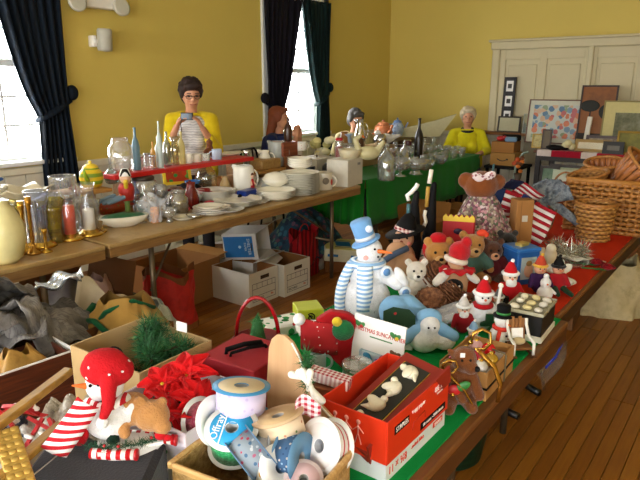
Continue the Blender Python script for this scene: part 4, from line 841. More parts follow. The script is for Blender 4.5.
one('plaid_box', 'long red and white checked gift box', 'box', G().box(.105, .035, .026, (0, 0, .013), ch=.002), gingham('B02838', 'F0E6E4', .011), (-.76, 1.05, TZ+.125), rot=(0, .12, .25))
one('box_riser', 'small plain brown box under the checked gift box', 'box', G().box(.08, .05, .12, (0, 0, .06), ch=.002), board('9A5A3A'), (-.76, 1.05, TZ), .25)
# ------------------------------------------------------------------ red copy-paper carton
RC = plain('DC3414', .42, var=.04); WC = plain('DDE0DE', .5, var=.03)
X0, X1, Y0, Y1 = -.71, -.545, .955, 1.235; cx, cy, W_, L_ = (X0+X1)/2, (Y0+Y1)/2, X1-X0, Y1-Y0
t = thing('paper_carton', 'red and white copy-paper carton with printed sides', 'box', (cx, cy, TZ), 0)
g = G()
for s in (-1, 1): g.box(.004, L_, .075, (s*(W_/2-.002), 0, .0375)); g.box(W_-.008, .004, .075, (0, s*(L_/2-.002), .0375))
g.box(W_-.008, L_-.008, .004, (0, 0, .002)); part('white_base', g, WC, t)
def redwall(sx, sy, x, y): part('red_wall', G().box(sx, sy, .1, (x, y, .095), ch=.001), RC, t)
redwall(.004, L_+.008, W_/2+.002, 0); redwall(.004, L_+.008, -W_/2-.002, 0); redwall(W_, .004, 0, L_/2+.002); redwall(W_, .004, 0, -L_/2-.002)
rx = W_/2+.0045; LW = plain('F4E4DC', .6); ry90 = (pi/2, 0, pi/2)
part('black_panel', G().box(.0008, .062, .019, (rx, -.085, .113)), BLACK, t); word('lettering', 'STAPLES', .016, LW, t, (rx+.0008, -.085, .113), ry90, .9)
word('lettering', 'copy paper', .015, LW, t, (rx, -.01, .122), ry90, .9); word('lettering', '8½ x 11', .019, LW, t, (rx, .098, .126), ry90, .9); part('small_print', G().box(.0006, .036, .0035, (rx, .098, .113)), LW, t)
part('black_panel', G().box(.0008, .125, .017, (rx, .065, .064)), BLACK, t); word('lettering', '10 reams • 5000 sheets', .0115, LW, t, (rx+.0008, .065, .064), ry90, .95)
part('handle_slot', G().tube([(rx, -.035, .075), (rx, -.033, .093), (rx, .02, .098), (rx, .024, .08)], .001, 5), plain('A82410', .5), t)
rb = W_/2+.0005; udn = (pi/2, pi, pi/2); word('lettering', '8½ x 11', .026, RC, t, (rb, -.09, .024), udn, .9); word('lettering', 'copy paper', .014, RC, t, (rb, .0, .026), udn, .95); part('red_panel', G().box(.0008, .05, .014, (rb, .1, .03)), RC, t); word('lettering', 'STAPLES', .011, LW, t, (rb+.0008, .1, .03), udn, .9)
ly = -L_/2-.0045
for i in range(3):      # three linked figures
    x = -.045+i*.03; part('linked_figure', G().lathe([(0, -.0004), (.0055, -.0004), (.0055, .0004), (0, .0004)], 12, (x, ly, .123), (pi/2, 0, 0)).tube([(x, ly, .117), (x, ly, .098)], .0017, 5).tube([(x-.014, ly, .1), (x, ly, .113), (x+.014, ly, .1)], .0014, 5).tube([(x-.008, ly, .072), (x, ly, .098), (x+.008, ly, .072)], .0015, 5), plain('F0A89A', .6), t)
word('lettering', '26 TW', .018, plain('6A1208', .6), t, (-.03, ly, .058), (pi/2, 0, 0))
# ornament gift box tilted in the carton
t = thing('ornament_box', 'flat red gift box with a window over four white bird ornaments', 'box', (-.625, 1.10, TZ+.095), rot=(.3, .1, -.13)); OB = plain('8E2414', .5)
part('tray', G().box(.125, .3, .03, (0, 0, .0), ch=.002), OB, t); part('dark_window', G().box(.07, .25, .002, (-.005, -.005, .0165)), plain('2A2A20', .6), t)
for s in (-1, 1): part('gold_line', G().box(.002, .25, .001, (-.005+s*.037, -.005, .0163)), GOLD, t)
for i in range(4):
    o = part('ornament', G().ell(.022, .018, .012, (0, 0, .022)).ell(.009, .009, .008, (.02, .008, .026)).cap((-.018, 0, .022), (-.034, .006, .024), .008, .002).ell(.012, .02, .006, (-.004, .008, .03), (0, 0, .5)), plain('E8E2C8', .4), t, 'white glittered bird ornament'); o.location = (-.005, -.1+i*.064, 0); o.rotation_euler = (0, 0, i*.9)
part('side_wall', G().box(.006, .3, .05, (.0655, 0, .012)), OB, t)
t = thing('zip_bag', 'clear zip bag with green zip beside the red carton', 'plastic bag', at(372, 470, TZ)+Vector((-.01, .02, 0)), .5)
part('bag', G().surf(lambda u, v: ((u-.5)*.07, .012*sin(u*pi)*(1-v)+.004*sin(u*14+v*6), v*.09), 12, 10), film('E0E4E4', .25), t); part('zip', G().box(.072, .003, .008, (0, 0, .088), (0, .1, 0)), plain('8AB060', .5), t)
# ------------------------------------------------------------------ big blue-hatted snowman
BLUEF = cloth('6E9CCB'); BLST = stripes('8CB4DC', 'EAF0F4', .016, 2, .5, .9); SNOW = plush('E6E6E8'); DEN = cloth('7FAFD6')
C = Ch('snowman_plush', 'large white plush snowman in a blue top hat and striped scarf', 'plush toy', 366, 322, f=.84)
C.blob('body', G().ell(29, 24, 30, (0, 0, 28)).ell(21, 18, 22, (0, 0, 60)).ell(15.5, 15, 15.5, (2, -2, 89)).cap((14, -6, 66), (34, -12, 52), 10, 8), SNOW, 1.8)
h = C.part('hat_brim', G().lathe([(0, -1.5), (17, -1.5), (18, 0), (17, 1.5), (0, 1.5)], 24, (-2, -2, 100), (0, -.42, 0)), BLUEF)
C.part('hat_crown', G().lathe([(10.5, 0), (11, 2), (12.5, 23), (11, 25), (0, 25.5)], 22, (-2, -2, 101), (0, -.32, 0)), BLUEF); C.part('hat_band', G().lathe([(10.9, 1.5), (11.5, 1.5), (11.9, 6), (11.2, 6)], 22, (-2, -2, 101), (0, -.32, 0)), plain('C8CCD0', .5))
C.part('hat_button', G().lathe([(0, 0), (4, 0), (4, 1.5), (0, 1.5)], 14, (0, -13, 117), (pi/2, 0, 0)), plain('D8E0F0', .4))
C.part('nose', G().cap((12, -13, 91), (26, -17, 90), 2.6, .7), ORANGE)
for x, z in ((7, 94), (11, 85)): C.part('eye', G().ell(1.3, c=(x, -15.6, z)), BLACK)
C.part('cheek', G().ell(3, 1.2, 3, (-3, -16, 84)), plain('E8A8A0', .9))
def scarf(u, v): return (-14+24*u, -19-5*sin(u*pi)-1.5*sin(v*9), 76-56*v)
C.part('scarf', G().surf(lambda u, v: (-12+16*u, -20-6*sin(u*pi)*(.5+.5*sin(v*pi)), 76-54*v), 8, 10, 1.6), BLST); C.part('scarf_wrap', G().tube(arc3((0, -1, 74), 17, 0, 2*pi, 20, 'xy', 16)[:-1], 5, 8, True), BLST)
C.part('scarf', G().surf(lambda u, v: (-22-14*v+10*u-6*sin(v*pi), -8-4*sin(u*pi), 78-64*v), 6, 12, 1.6), BLST)
for z, x in ((68, 20), (44, 42)):
    b = C.part('button', G().lathe([(0, 0), (7, 0), (7.6, 1.4), (6, 2.6), (0, 2.6)], 18, (x, -22+z*.08, z), (pi/2, 0, .35)), plain('D8E2EC', .4)); C.part('button_centre', G().lathe([(0, 2.7), (4.6, 2.7), (4.4, 3.3), (0, 3.3)], 16, (x, -22+z*.08, z), (pi/2, 0, .35)), plain('5A8AC0', .4), b)
for x0, x1 in ((-44, -20), (-10, 14)):
    C.part('tinsel_cuff', needles([(x0, -12, 6), ((x0+x1)/2, -16, 10), (x1, -13, 7)], 7, 800, 9, w=.5), TINS, kind='stuff')
C.part('white_mitten', G().ell(6, 5, 14, (38, -14, 60), (0, -.5, 0)), SNOW)
C = Ch('denim_legs', 'pale blue stuffed trouser legs of a plush doll', 'plush toy', 415, 342); C.blob('legs', G().cap((-20, 6, 30), (4, 0, 8), 17, 13).cap((-8, 10, 34), (24, 0, 10), 13, 10), DEN, 1.8); C.part('tinsel_hem', needles([(8, -8, 4), (26, -6, 10)], 6, 500, 8, w=.5), TINS, kind='stuff')
C.part('patch', G().ell(6, 2, 7, (-6, -13, 26)), BLUEF)
C = Ch('snowman_plush', 'small white snowman with pale blue hood and mittens lying down', 'plush toy', 424, 352)
C.blob('body', G().ell(16, 12, 15, (0, 0, 15)).ell(10, 9, 10, (4, -4, 30)).ell(12, 10, 10, (20, 2, 12)), SNOW, 1.4); C.blob('hood', G().ell(13, 9, 9, (4, 3, 36)).cap((-8, 0, 24), (-24, -2, 12), 8, 6).cap((14, 0, 26), (28, -2, 18), 7, 6), DEN, 1.3)
for x in (1, 7): C.part('eye', G().ell(1.1, c=(x, -12.6, 31)), BLACK)
# yellow gift cube, green wrapped parcel, holiday tag
C = Ch('gift_cube', 'small lime yellow gift cube with a black swirl', 'box', 308, 321, rz=YAW+.25); C.part('cube', G().box(26, 26, 17, (0, 0, 8.5), ch=.8), plain('B8C02A', .5)); C.part('swirl', G().tube([((1+.36*a)*cos(a)*1.1, -13.3, 9+(1+.36*a)*sin(a)*1.1) for a in [i*.5 for i in range(18)]]+[(5, -13.3, 2)], .6, 5), BLACK)
one('wrapped_parcel', 'green and white holiday print parcel lying flat', 'parcel', G().box(.15, .1, .04, (0, 0, .02), ch=.006), print_('E8E8E0', ('1E6A34', '2A8A44', 'C02028'), 30, .5), at(283, 336, TZ)+Vector((-.03, .03, 0)), YAW+.5)
one('tissue_sheet', 'folded white tissue sheet over the parcels', 'paper', G().surf(lambda u, v: ((u-.5)*.2, (v-.5)*.08, .06+.012*sin(u*6)+.006*sin(v*7+u*3)), 12, 6, .002), PAPERW, at(328, 346, TZ), YAW+.2)
one('green_ornament_card', 'dark green printed card with a white oval', 'card', G().prism([(-.05, 0), (.05, 0), (.05, .05), (.03, .07), (-.02, .075), (-.05, .06)], .004, rot=(pi/2-.2, 0, 0)), print_('1E3A24', ('E0DCD0', 'B02028', '1E3A24', '1E3A24'), 40, .3), at(398, 352, TZ)+Vector((0, 0, .07)), YAW-.2)
one('card_block', 'small white box propping the green printed card', 'box', G().box(.08, .03, .07, (0, 0, .035), ch=.002), PAPERW, at(398, 352, TZ)+Vector((-.01, .03, 0)), YAW-.2)
C = Ch('santa_ornament', 'tiny santa ornament beside the silver tinsel', 'ornament', 345, 338); C.part('coat', G().lathe([(0, 0), (4.5, 0), (4, 6), (2, 11), (0, 11)], 12), plain('2A50A0', .6)); C.part('face', G().ell(3.6, c=(0, 0, 13)), plain('E8C8B0', .6)); C.part('cap', G().lathe([(3.8, 14), (2, 18), (0, 21)], 12), REDC); C.part('beard', G().ell(3, 1.5, 3, (0, -3, 11)), PAPERW)
# ------------------------------------------------------------------ reindeer, brass loops, strapped carton
BRN = plush('6E3E1C')
C = Ch('reindeer_plush', 'brown plush reindeer sitting with a holly bow', 'plush toy', 456, 404, f=1.12)
C.blob('body', G().ell(13, 11, 20, (0, 0, 20)).ell(11, 10, 12, (4, -3, 45)).ell(6.5, 7, 6, (8, -11, 41)).ell(3, 2, 5, (-7, 0, 50), (0, -.6, 0)).cap((10, -4, 32), (17, -10, 14), 6, 5).cap((-6, -6, 30), (2, -13, 12), 5.5, 4.5).cap((-6, -6, 6), (-10, -16, 4), 6, 5.5).cap((8, -6, 6), (10, -16, 5), 6, 5.5), BRN, 1.3)
C.part('nose', G().ell(2.6, c=(12, -16, 42)), BLACK)
for x in (0, 7): C.part('eye', G().ell(1.2, c=(x, -11.8, 48)), BLACK)
C.part('tag', G().box(4, .6, 4, (0, -12.2, 53)), PAPERW)
b = C.part('holly_bow', G().ell(6, 3, 5, (-6, -15, 22)), REDP); C.part('holly_leaf', G().ell(7, 2, 4, (1, -16, 26), (0, -.5, 0)), GREENP, b); C.part('gold_bell', G().ell(2, c=(-8, -18, 19)), GOLD, b)
for x, y, pts, d in ((452, 404, [(-14, -14, 44), (-15, -14, 50), (-10, -14, 55), (-3, -14, 54), (0, -14, 48), (-4, -15, 42), (-10, -15, 42), (-4, -17, 36), (6, -18, 26), (14, -18, 12), (20, -18, 2)], 'thin brass ribbon curl hooked beside the reindeer'), (480, 398, [(-14, -4, 62), (-12, -4, 72), (-4, -4, 76), (4, -5, 72), (5, -6, 62), (-2, -8, 56), (-10, -8, 58), (-2, -10, 50), (8, -12, 40), (15, -14, 22), (13, -15, 4)], 'larger brass ribbon curl above the strapped carton')):
    C = Ch('brass_curl', d, 'ornament', x, y); C.part('ribbon', G().tube(pts, 2.6, 8, flat=.5), BRASS); C.part('bead', G().ell(2.4, c=pts[0]), GOLD)
CB = board('B08048')
t = carton('strapped_carton', 'small brown carton of ornaments tied with a dark strap', (-.578, 1.512, TZ), .03, .135, .22, .08, CB)
part('strap', G().box(.139, .224, .006, (0, 0, .035)), BLACK, t); part('cord', G().tube([(.069, .03, .0), (.07, .03, .08), (.03, .03, .088)], .003, 6), plain('6A5A3A', .6), t)
RS = [('red glass ball', '9A1018'), ('silver glass ball', 'C8C8CC'), ('white frosted ball', 'E8E4E0'), ('green pearl ball', '4A7A5A'), ('crimson pinecone-shaped ball', 'C02030'), ('gold ball', 'B8902C'), ('pale pink ball', 'D8A8A8'), ('bright scarlet bow-topped ball', 'D81E1E')]
for i, (d, c) in enumerate(RS):
    t = thing('bauble', d+' in the strapped carton', 'bauble', (-.615+.037*(i % 3)+.006*(i//3), 1.44+.06*(i//3), TZ+.055)); part('ball', G().ell(.02, c=(0, 0, .02)), plain(c, .2, .3 if 'glass' in d or 'gold' in d else 0), t); part('cap', G().lathe([(.006, .038), (.006, .045), (0, .045)], 8), GOLD, t)
part_g = G().box(.12, .2, .05, (0, 0, .025)); one('tissue_bed', 'crumpled tissue bed under the baubles', 'paper', part_g, mottled(('B8B0A8', 'DCD6D0'), 30, .7, .6), (-.578, 1.512, TZ+.005), .03)
# small snowman with black hat
C = Ch('snowman_figure', 'round white snowman figure with black hat and red scarf', 'figure', 500, 345); C.blob('body', G().ell(12, 11, 11, (0, 0, 10)).ell(8.5, 8, 8, (1, 0, 26)), plain('E8E6E0', .5), .9)
h = C.part('hat', G().lathe([(0, 31), (10, 31), (10, 32.5), (6.5, 33), (6.8, 42), (0, 42.5)], 18, (1, 0, 0)), BLACK); C.part('green_band', G().lathe([(6.9, 33.5), (7, 33.5), (7, 36), (6.9, 36)], 18, (1, 0, 0)), GREENP, h)
C.part('scarf', G().tube(arc3((1, 0, 19.5), 8, 0, 2*pi, 16, 'xy')[:-1], 2.2, 7, True).tube([(-4, -8, 19), (-6, -11, 14), (-7, -12, 9)], 2, 7, flat=.5), plain('D8341E', .8)); C.part('nose', G().cap((2, -8, 26), (5, -13, 25.5), 1.3, .3), ORANGE)
for z in (8, 14): C.part('button', G().ell(1.1, c=(2, -11-.3*(z < 10), z)), BLACK)
# wooden rocking sleigh toy
C = Ch('wooden_sleigh', 'little wooden sleigh with slatted back and white side rails', 'toy sleigh', 518, 352, rz=YAW+.1)
C.part('seat', G().box(20, 22, 2, (0, 0, 8)), wood('6A3E1C', '8A5A2C', 0)); 
for x in (-10, 10): C.part('side_rail', G().tube([(x, -12, 2), (x, -12, 14), (x, 0, 16), (x, 8, 26), (x, 9, 32)], 1.6, 6), WHITE); C.part('runner', G().tube([(x, -18, 3), (x, -14, 1), (x, 10, 1.2)], 1.4, 6), wood('4E2A14', '6A3E1C', 0))
for i in range(5): C.part('back_slat', G().box(3.2, 1.4, 22, (-7.4+3.7*i, 9, 21+2*(i % 2)), (-.15, 0, 0)), wood('7A4A22', '9A6634', 2))
C.part('cushion', G().ell(6.5, 5, 3.5, (0, 0, 12)), cloth('C8B48A')); C.part('white_book', G().box(12, 2, 10, (0, 6, 18), (-.2, 0, 0)), PAPERW)
# black carton with shell tray on a white box
t = thing('gift_set_box', 'black carton with an open tray of cream shells, on a white lid', 'box', (-.572, 1.945, TZ), .05); part('white_lid', G().box(.128, .178, .02, (0, 0, .01), ch=.002), plain('D8D4C0', .6), t); part('black_carton', G().box(.12, .17, .07, (0, 0, .055), ch=.002), plain('0C0A0A', .5), t); part('tray', G().box(.126, .176, .003, (0, 0, .0915)).box(.003, .176, .01, (.062, 0, .096)).box(.003, .176, .01, (-.062, 0, .096)).box(.126, .003, .01, (0, .087, .096)).box(.126, .003, .01, (0, -.087, .096)), film('C8C4A8', .6), t)
for i in range(9): part('shell', G().ell(.016, .013, .009), plain(('E0D8C0', 'D8C890', 'CFC8B8')[i % 3], .5), t, loc=(-.038+.038*(i % 3), -.055+.055*(i//3)+.007*(i % 2), .101), rot=(0, .2, i*.8))
# ------------------------------------------------------------------ figures along the aisle edge
def santaish(label, px, py, h, body, hat, face='E8C4A8', beard=True, cat='figure', name='santa_figure', brim='EDE8E4', arms=None, z=TZ, tool=True):
    C = Ch(name, label, cat, px, py, z); u = h/40
    C.blob('body', G().ell(9*u, 8*u, 12*u, (0, 0, 12*u)).cap((-7*u, 0, 19*u), (-11*u, -5*u, 10*u), 3.2*u, 2.6*u).cap((7*u, 0, 19*u), (11*u, -5*u, 10*u), 3.2*u, 2.6*u), body, .9*u)
    hd = C.part('head', G().ell(6.5*u, 6*u, 6.5*u, (0, 0, 27*u)), plain(face, .7))
    for x in (-2.2, 2.2): C.part('eye', G().ell(.7*u, c=(x*u, -5.8*u, 28*u)), BLACK, hd)
    C.part('nose', G().ell(1*u, c=(0, -6.5*u, 26.5*u)), plain('D8704A', .6), hd)
    if beard: C.part('beard', G().ell(5*u, 3*u, 5*u, (0, -4*u, 22.5*u)), plush('EDE8E4'), hd)
    ht = C.part('hat', G().lathe([(6.6*u, 30*u), (5*u, 35*u), (2.5*u, 40*u), (0, 42*u)], 14), hat); C.part('hat_brim', G().tube([(6.6*u*cos(a), 6.4*u*sin(a), 30.5*u) for a in [i*pi/8 for i in range(16)]], 1.7*u, 6, True), plush(brim), ht); C.part('pompom', G().ell(1.8*u, c=(1*u, 0, 42*u)), plush(brim), ht)
    return C
C = santaish('snowman in a red santa hat and scarf holding a green stocking', 481, 330, 52, SNOW, REDC, 'EDEAE6', False, name='snowman_figure'); C.part('scarf', G().tube(arc3((0, 0, 27), 8, 0, 2*pi, 14, 'xy')[:-1], 2.6, 7, True), REDC); C.part('green_stocking', G().prism([(0, 0), (7, 0), (7, 12), (0, 12), (0, 5), (-5, 3), (-5, 0)], 3, (0, -12, 10), (pi/2, 0, 0)), GREENC); C.part('mitten', G().ell(3.6, 3.4, 4, (14, -7, 12)), REDC)
C.part('candle_stick', G().cap((15, 2, 20), (17, 2, 44), 1.6), WHITE); C.part('stick_end', G().ell(2.6, c=(17, 2, 46)), WHITE)
santaish('small elf in a pale blue coat and hat beside the snowman', 472, 352, 32, plain('8AAAC0', .8), cloth('7A9AB8'), z=TZ, name='elf_figure'); santaish('red coated old man figure with white cap and beard', 462, 333, 38, cloth('8A141C'), plush('C8C0B8'))
C = santaish('white bearded gnome in red peering from behind the black carton', 508, 305, 44, REDC, REDC)
santaish('grey knitted gnome among the snowmen', 497, 318, 30, plain('8A8A88', .9), plain('6A6A70', .9), beard=True)
santaish('purple hatted rag doll beside the blue box', 538, 293, 38, cloth('3A1E4A'), cloth('B04028'), 'D8A080', False, name='rag_doll', cat='doll', brim='D8A83A'); C = santaish('rag doll in black hat and red dress sitting at the table edge', 556, 292, 36, cloth('A01820'), BLACK, 'C89070', False, name='rag_doll', cat='doll', brim='141210')
C.blob('legs', G().cap((-4, -6, 6), (-6, -20, 4), 3, 2.4).cap((4, -6, 6), (7, -20, 4), 3, 2.4), cloth('1E3A22'), .9)
C = Ch('snowman_figure', 'little glazed white snowman between the two rag dolls', 'figure', 544, 300); C.blob('body', G().ell(8, 7, 8, (0, 0, 7)).ell(5.5, 5, 5.5, (0, 0, 18)).ell(3, 3, 3, (0, 0, 25)), plain('E4E4E2', .3), .8); C.part('arm', G().cap((5, 0, 12), (9, -3, 8), 1.4), plain('E4E4E2', .3)); C.part('nose', G().ell(.9, c=(0, -5.4, 18)), ORANGE)
C = Ch('black_penguin', 'black knitted penguin lying on the tan doll', 'plush toy', 453, 304); C.blob('body', G().ell(15, 9, 9, (0, 0, 9)).ell(9, 8, 9, (0, -2, 20)).ell(4, 3, 4, (-14, -2, 6)).ell(4, 3, 4, (14, -2, 6)), plush('121012'), 1.1); C.part('red_stripe', G().tube([(-7, -10, 12), (0, -12, 11), (7, -10, 12)], 1.2, 6), REDC); C.part('eye', G().ell(1, c=(-3, -9.6, 22)), PAPERW)
C.part('eye', G().ell(1, c=(3, -9.6, 22)), PAPERW)
C = Ch('gold_bell', 'small brass bell standing between the santas', 'bell', 492, 318); C.part('bell', G().lathe([(6, 0), (5.4, 2), (3.6, 7), (2, 10), (.8, 11), (1.4, 14), (0, 15)], 14), BRASS)
C = Ch('black_candle', 'short black candle jar behind the small snowman', 'candle', 503, 310); C.part('jar', G().lathe([(0, 0), (5, 0), (5, 14), (0, 14)], 14), BLACK); C.part('wick', G().tube([(0, 0, 14), (0, 0, 17)], .5, 5), BLACK)
# foil wrapped package
t = thing('clear_package', 'flat clear plastic package with silver and blue contents', 'package', at(445, 322, TZ)+Vector((0, 0, .02)), rot=(.15, -.35, YAW-.1)); part('contents', G().box(.14, .1, .012, (0, 0, .006), ch=.003), mottled(('5A7AA8', 'C8CCD4', 'E8E8EC'), 20, .3, .3), t); part('wrapper', G().box(.17, .12, .016, (0, 0, .007), ch=.006), film('E4E8EC', .3), t)
one('red_bulb', 'shiny red glass bulb beside the pinecones', 'bauble', G().ell(.02, c=(0, 0, .02)), plain('C81414', .15), at(423, 322, TZ)+Vector((0, 0, .0)))
# pinecones
for i, (x, y, lf, d) in enumerate(((430, 311, .0, 'large brown pinecone in front'), (428, 297, .05, 'large brown pinecone resting on top of another'), (446, 307, .0, 'brown pinecone next to the black penguin'))):
    p = at(x, y, TZ)+Vector((0, 0, .03)); k = S(p); one('pinecone', d+' of the toy heap', 'pinecone', pinecone(G(), (0, 0, -10*k), 15*k, 24*k, None, 10, 8), CONE, (p.x, p.y, p.z+lf), rot=(.7, .5, i))
# ------------------------------------------------------------------ plush heap at the joint of the two tables
C = Ch('tan_doll', 'back of a tan cloth doll in a red floppy hat and red ruff collar', 'doll', 455, 303, f=.78); C.blob('body', G().ell(15, 12, 26, (0, 0, 26)).ell(11, 10, 12, (-2, 0, 58)), cloth('C0946E'), 1.2)
C.blob('hat', G().ell(14, 12, 14, (2, 0, 68)).ell(7, 6, 8, (10, 0, 80)), plush('B0141C'), 1.2); C.part('hat_band', G().tube([(-2+12*cos(a), 11*sin(a), 58-3*cos(a)) for a in [i*pi/8 for i in range(16)]], 3.4, 7, True), plush('E4D4C4')); C.part('ruff_collar', G().surf(lambda u, v: ((9+14*v)*cos(u*2*pi), (8+12*v)*sin(u*2*pi), 47-3*v+2.2*v*sin(u*2*pi*9)), 54, 3, .8), REDC)
C.blob('arm', G().cap((-14, 0, 40), (-26, -6, 30), 7, 6), plush('E4DCD0'), 1.2); C.blob('arm', G().cap((14, 0, 40), (24, -4, 32), 6, 5), plush('E4DCD0'), 1.2)
def bear(label, px, py, h, c, muz='D8B888', outfit=None, ocol=None, z=TZ, lift=0, hood=None, name='teddy_bear', bow=None):
    C = Ch(name, label, 'plush toy', px, py, z, lift=lift); u = h/60; f = plush(c)
    C.blob('body', G().ell(15*u, 12*u, 18*u, (0, 0, 17*u)).ell(14*u, 12.5*u, 13*u, (0, -1*u, 42*u)).ell(5*u, 3*u, 5*u, (-11*u, 0, 54*u)).ell(5*u, 3*u, 5*u, (11*u, 0, 54*u)).cap((-13*u, -2*u, 28*u), (-20*u, -8*u, 16*u), 6*u, 5*u).cap((13*u, -2*u, 28*u), (20*u, -8*u, 16*u), 6*u, 5*u).cap((-8*u, -6*u, 6*u), (-13*u, -18*u, 6*u), 7*u, 6.5*u).cap((8*u, -6*u, 6*u), (13*u, -18*u, 6*u), 7*u, 6.5*u).ell(7*u, 7*u, 6*u, (0, -11*u, 38*u)), f, 1.2*u)
    C.part('muzzle', G().ell(6*u, 4*u, 5*u, (0, -15.5*u, 37.5*u)), plush(muz)); C.part('nose', G().ell(2.4*u, 1.8*u, 1.8*u, (0, -19.6*u, 39.5*u)), BLACK)
    for x in (-5, 5): C.part('eye', G().ell(1.5*u, c=(x*u, -12.2*u, 45*u)), BLACK)
    if outfit: C.blob(outfit, G().ell(16.5*u, 13.5*u, 15*u, (0, 0, 18*u)).cap((-13*u, -2*u, 28*u), (-18*u, -6*u, 20*u), 7.5*u, 7*u).cap((13*u, -2*u, 28*u), (18*u, -6*u, 20*u), 7.5*u, 7*u), ocol, 1.2*u)
    if hood: C.blob('hood', G().ell(16*u, 11*u, 15*u, (0, 5*u, 44*u)).ell(9*u, 9*u, 6*u, (0, 2*u, 57*u)), hood, 1.2*u)
    if bow: b = C.part('bow', G().ell(6*u, 3*u, 4*u, (9*u, -4*u, 57*u)).ell(3*u, 3*u, 3*u, (14*u, -4*u, 55*u)), bow)
    return C
bear('golden plush bear in a red hooded coat', 436, 290, 56, 'B07A3C', 'C89A5C', 'coat', REDC, hood=REDC)
bear('honey coloured teddy bear with a red bow at its ear', 470, 280, 52, 'A8773E', 'C8A068', 'jumper', cloth('4A6A60'), bow=plain('D8401E', .8))
bear('white plush lamb with pale paws beside the golden bear', 415, 300, 44, 'E0D8CC', 'EAE4DC', name='plush_lamb')
bear('brown haired hedgehog doll in a dark red coat', 490, 280, 44, '4A2A18', 'C89068', 'coat', cloth('4A1014'), name='hedgehog_plush')
bear('small brown teddy peeking behind the santa snowman', 467, 315, 26, '5E3018', 'A8703C')
bear('dark grey plush bear propped behind the penguin', 505, 268, 40, '2A2622', '4A443C', 'vest', cloth('2E2A20'))
C = Ch('tan_scarecrow', 'tan cloth scarecrow torso slumped in front of the witch doll', 'doll', 400, 290, f=.85); C.blob('torso', G().ell(22, 12, 24, (2, 4, 22)).cap((-14, 0, 36), (-24, -8, 14), 9, 8).ell(14, 10, 14, (-4, 4, 44)), cloth('B88C68'), 1.5); C.part('blue_scarf', G().tube([(-34, -4, 26), (-22, -10, 38), (-8, -12, 48), (6, -10, 54)], 6, 8, flat=.6), cloth('3E4A5E'))
C = Ch('witch_doll', 'witch doll with black brimmed hat and checked band', 'doll', 402, 276, f=.76); C.blob('body', G().ell(14, 10, 22, (4, 6, 20)).ell(14, 12, 13, (0, 0, 50)), cloth('C89878'), 1.4)
C.part('hat_brim', G().lathe([(0, 0), (26, 0), (26.6, 1.5), (0, 2.5)], 26, (2, 0, 59), (0, -.25, 0)), BLACK); C.part('hat_crown', G().lathe([(15, 0), (13, 10), (7, 22), (0, 26)], 18, (2, 0, 60), (0, .25, 0)), BLACK); C.part('hat_band', G().lathe([(15.2, 1), (15.4, 1), (14.7, 6), (14.4, 6)], 20, (2, 0, 60), (0, .25, 0)), gingham('8A2028', 'E0D0C8', .016, 0, 2)); C.part('nose', G().cap((-4, -11, 49), (-9, -16, 47), 2.2, .8), plain('8A3A1E', .7))
for x in (-7, 3): C.part('eye', G().ell(1.4, c=(x, -11.4, 54)), BLACK)
C.part('cheek', G().ell(2.6, 1, 2.6, (6, -10.6, 47)), plain('D07A68', .9))
# tall black figures with painted white faces
for i, (x, h, tip, d) in enumerate(((413, 100, 'F0ECE4', 'tall black wooden cat with a curled white tail'), (428, 108, 'E8E0D0', 'taller black wooden cat with a straight white neck'))):
    C = Ch('black_cat_figure', d, 'figure', x, 266-i*2, f=.82); C.blob('body', G().ell(10, 6, 24, (0, 0, 24)).cap((0, 0, 40), (1 if i else -1, 0, h-26), 8, 5.5).cap((1 if i else -1, 0, h-26), (3 if i else 1, 0, h-10), 5, 3.4), BLACK, 1.2)
    C.part('white_outline', G().tube([(-10, -5, h-52), (-11, -5, h-44), (-8, -6, h-38)] if not i else [(-9, -5, h-62), (-6, -6, h-54), (-8, -6, h-46), (-7, -6, h-40)], 2.2, 6), plain(tip, .5)); C.part('curled_tail', G().tube([(-9, -5, h-18), (-11, -5, h-12), (-6, -5, h-8), (-1, -5, h-2), (1, -5, h+2)] if not i else [(-4, -5, h-8), (-3, -5, h), (-2, -5, h+8)], 2.6, 6), plain(tip, .5)); C.part('coloured_band', G().tube([(-9, -5, h-36), (-9, -5, h-22)] if not i else [(-6, -5, h-36), (-5, -5, h-12)], 2.4, 6), plain('3E6A70' if not i else 'B8903C', .5))
C = Ch('flower_posy', 'purple and pink artificial flower posy', 'flowers', 436, 262, lift=.05)
for i in range(16): C.part('blossom', G().ell(3.4, 3.2, 2.8, (RD.uniform(-13, 9), RD.uniform(-6, 4), 10+RD.uniform(-8, 10))), plain(('6A3A9A', 'B84A8A', '8A5AB8', '3A6A3A')[i % 4], .7))
C.part('stem_bunch', G().lathe([(0, -12), (4, -12), (6, 4), (0, 6)], 10), GREENP)
C = Ch('treat_box', 'red box with a gold zigzag top and gold studs', 'box', 457, 262, lift=.075, rz=YAW-.3); C.part('box_body', G().box(30, 20, 30, (0, 0, 15), ch=.8), plain('B01418', .5)); C.part('gold_rim', G().prism([(-15, 0)]+[(-15+i*2.5, 4+3*(i % 2)) for i in range(13)]+[(15, 0)], 1.2, (0, -10, 28), (pi/2, 0, 0)), plain('D8B42A', .5))
C.part('dark_emblem', G().ell(4.5, 1, 3, (0, -10.4, 18)), plain('2A1A3A', .5))
for x in (-10, -4, 3, 10): C.part('gold_stud', G().ell(1.7, 1, 1.7, (x, -10.3, 6)), plain('C8A82A', .5))
one('kraft_stand', 'plain brown box the red treat box stands on', 'box', G().box(.15, .12, .075, (0, 0, .0375)), KRAFT, at(457, 262, TZ), YAW-.3); one('kraft_stand', 'plain brown block the flower posy stands on', 'box', G().box(.08, .08, .05, (0, 0, .0)), KRAFTD, at(436, 262, TZ)+Vector((0, 0, .02)), YAW)
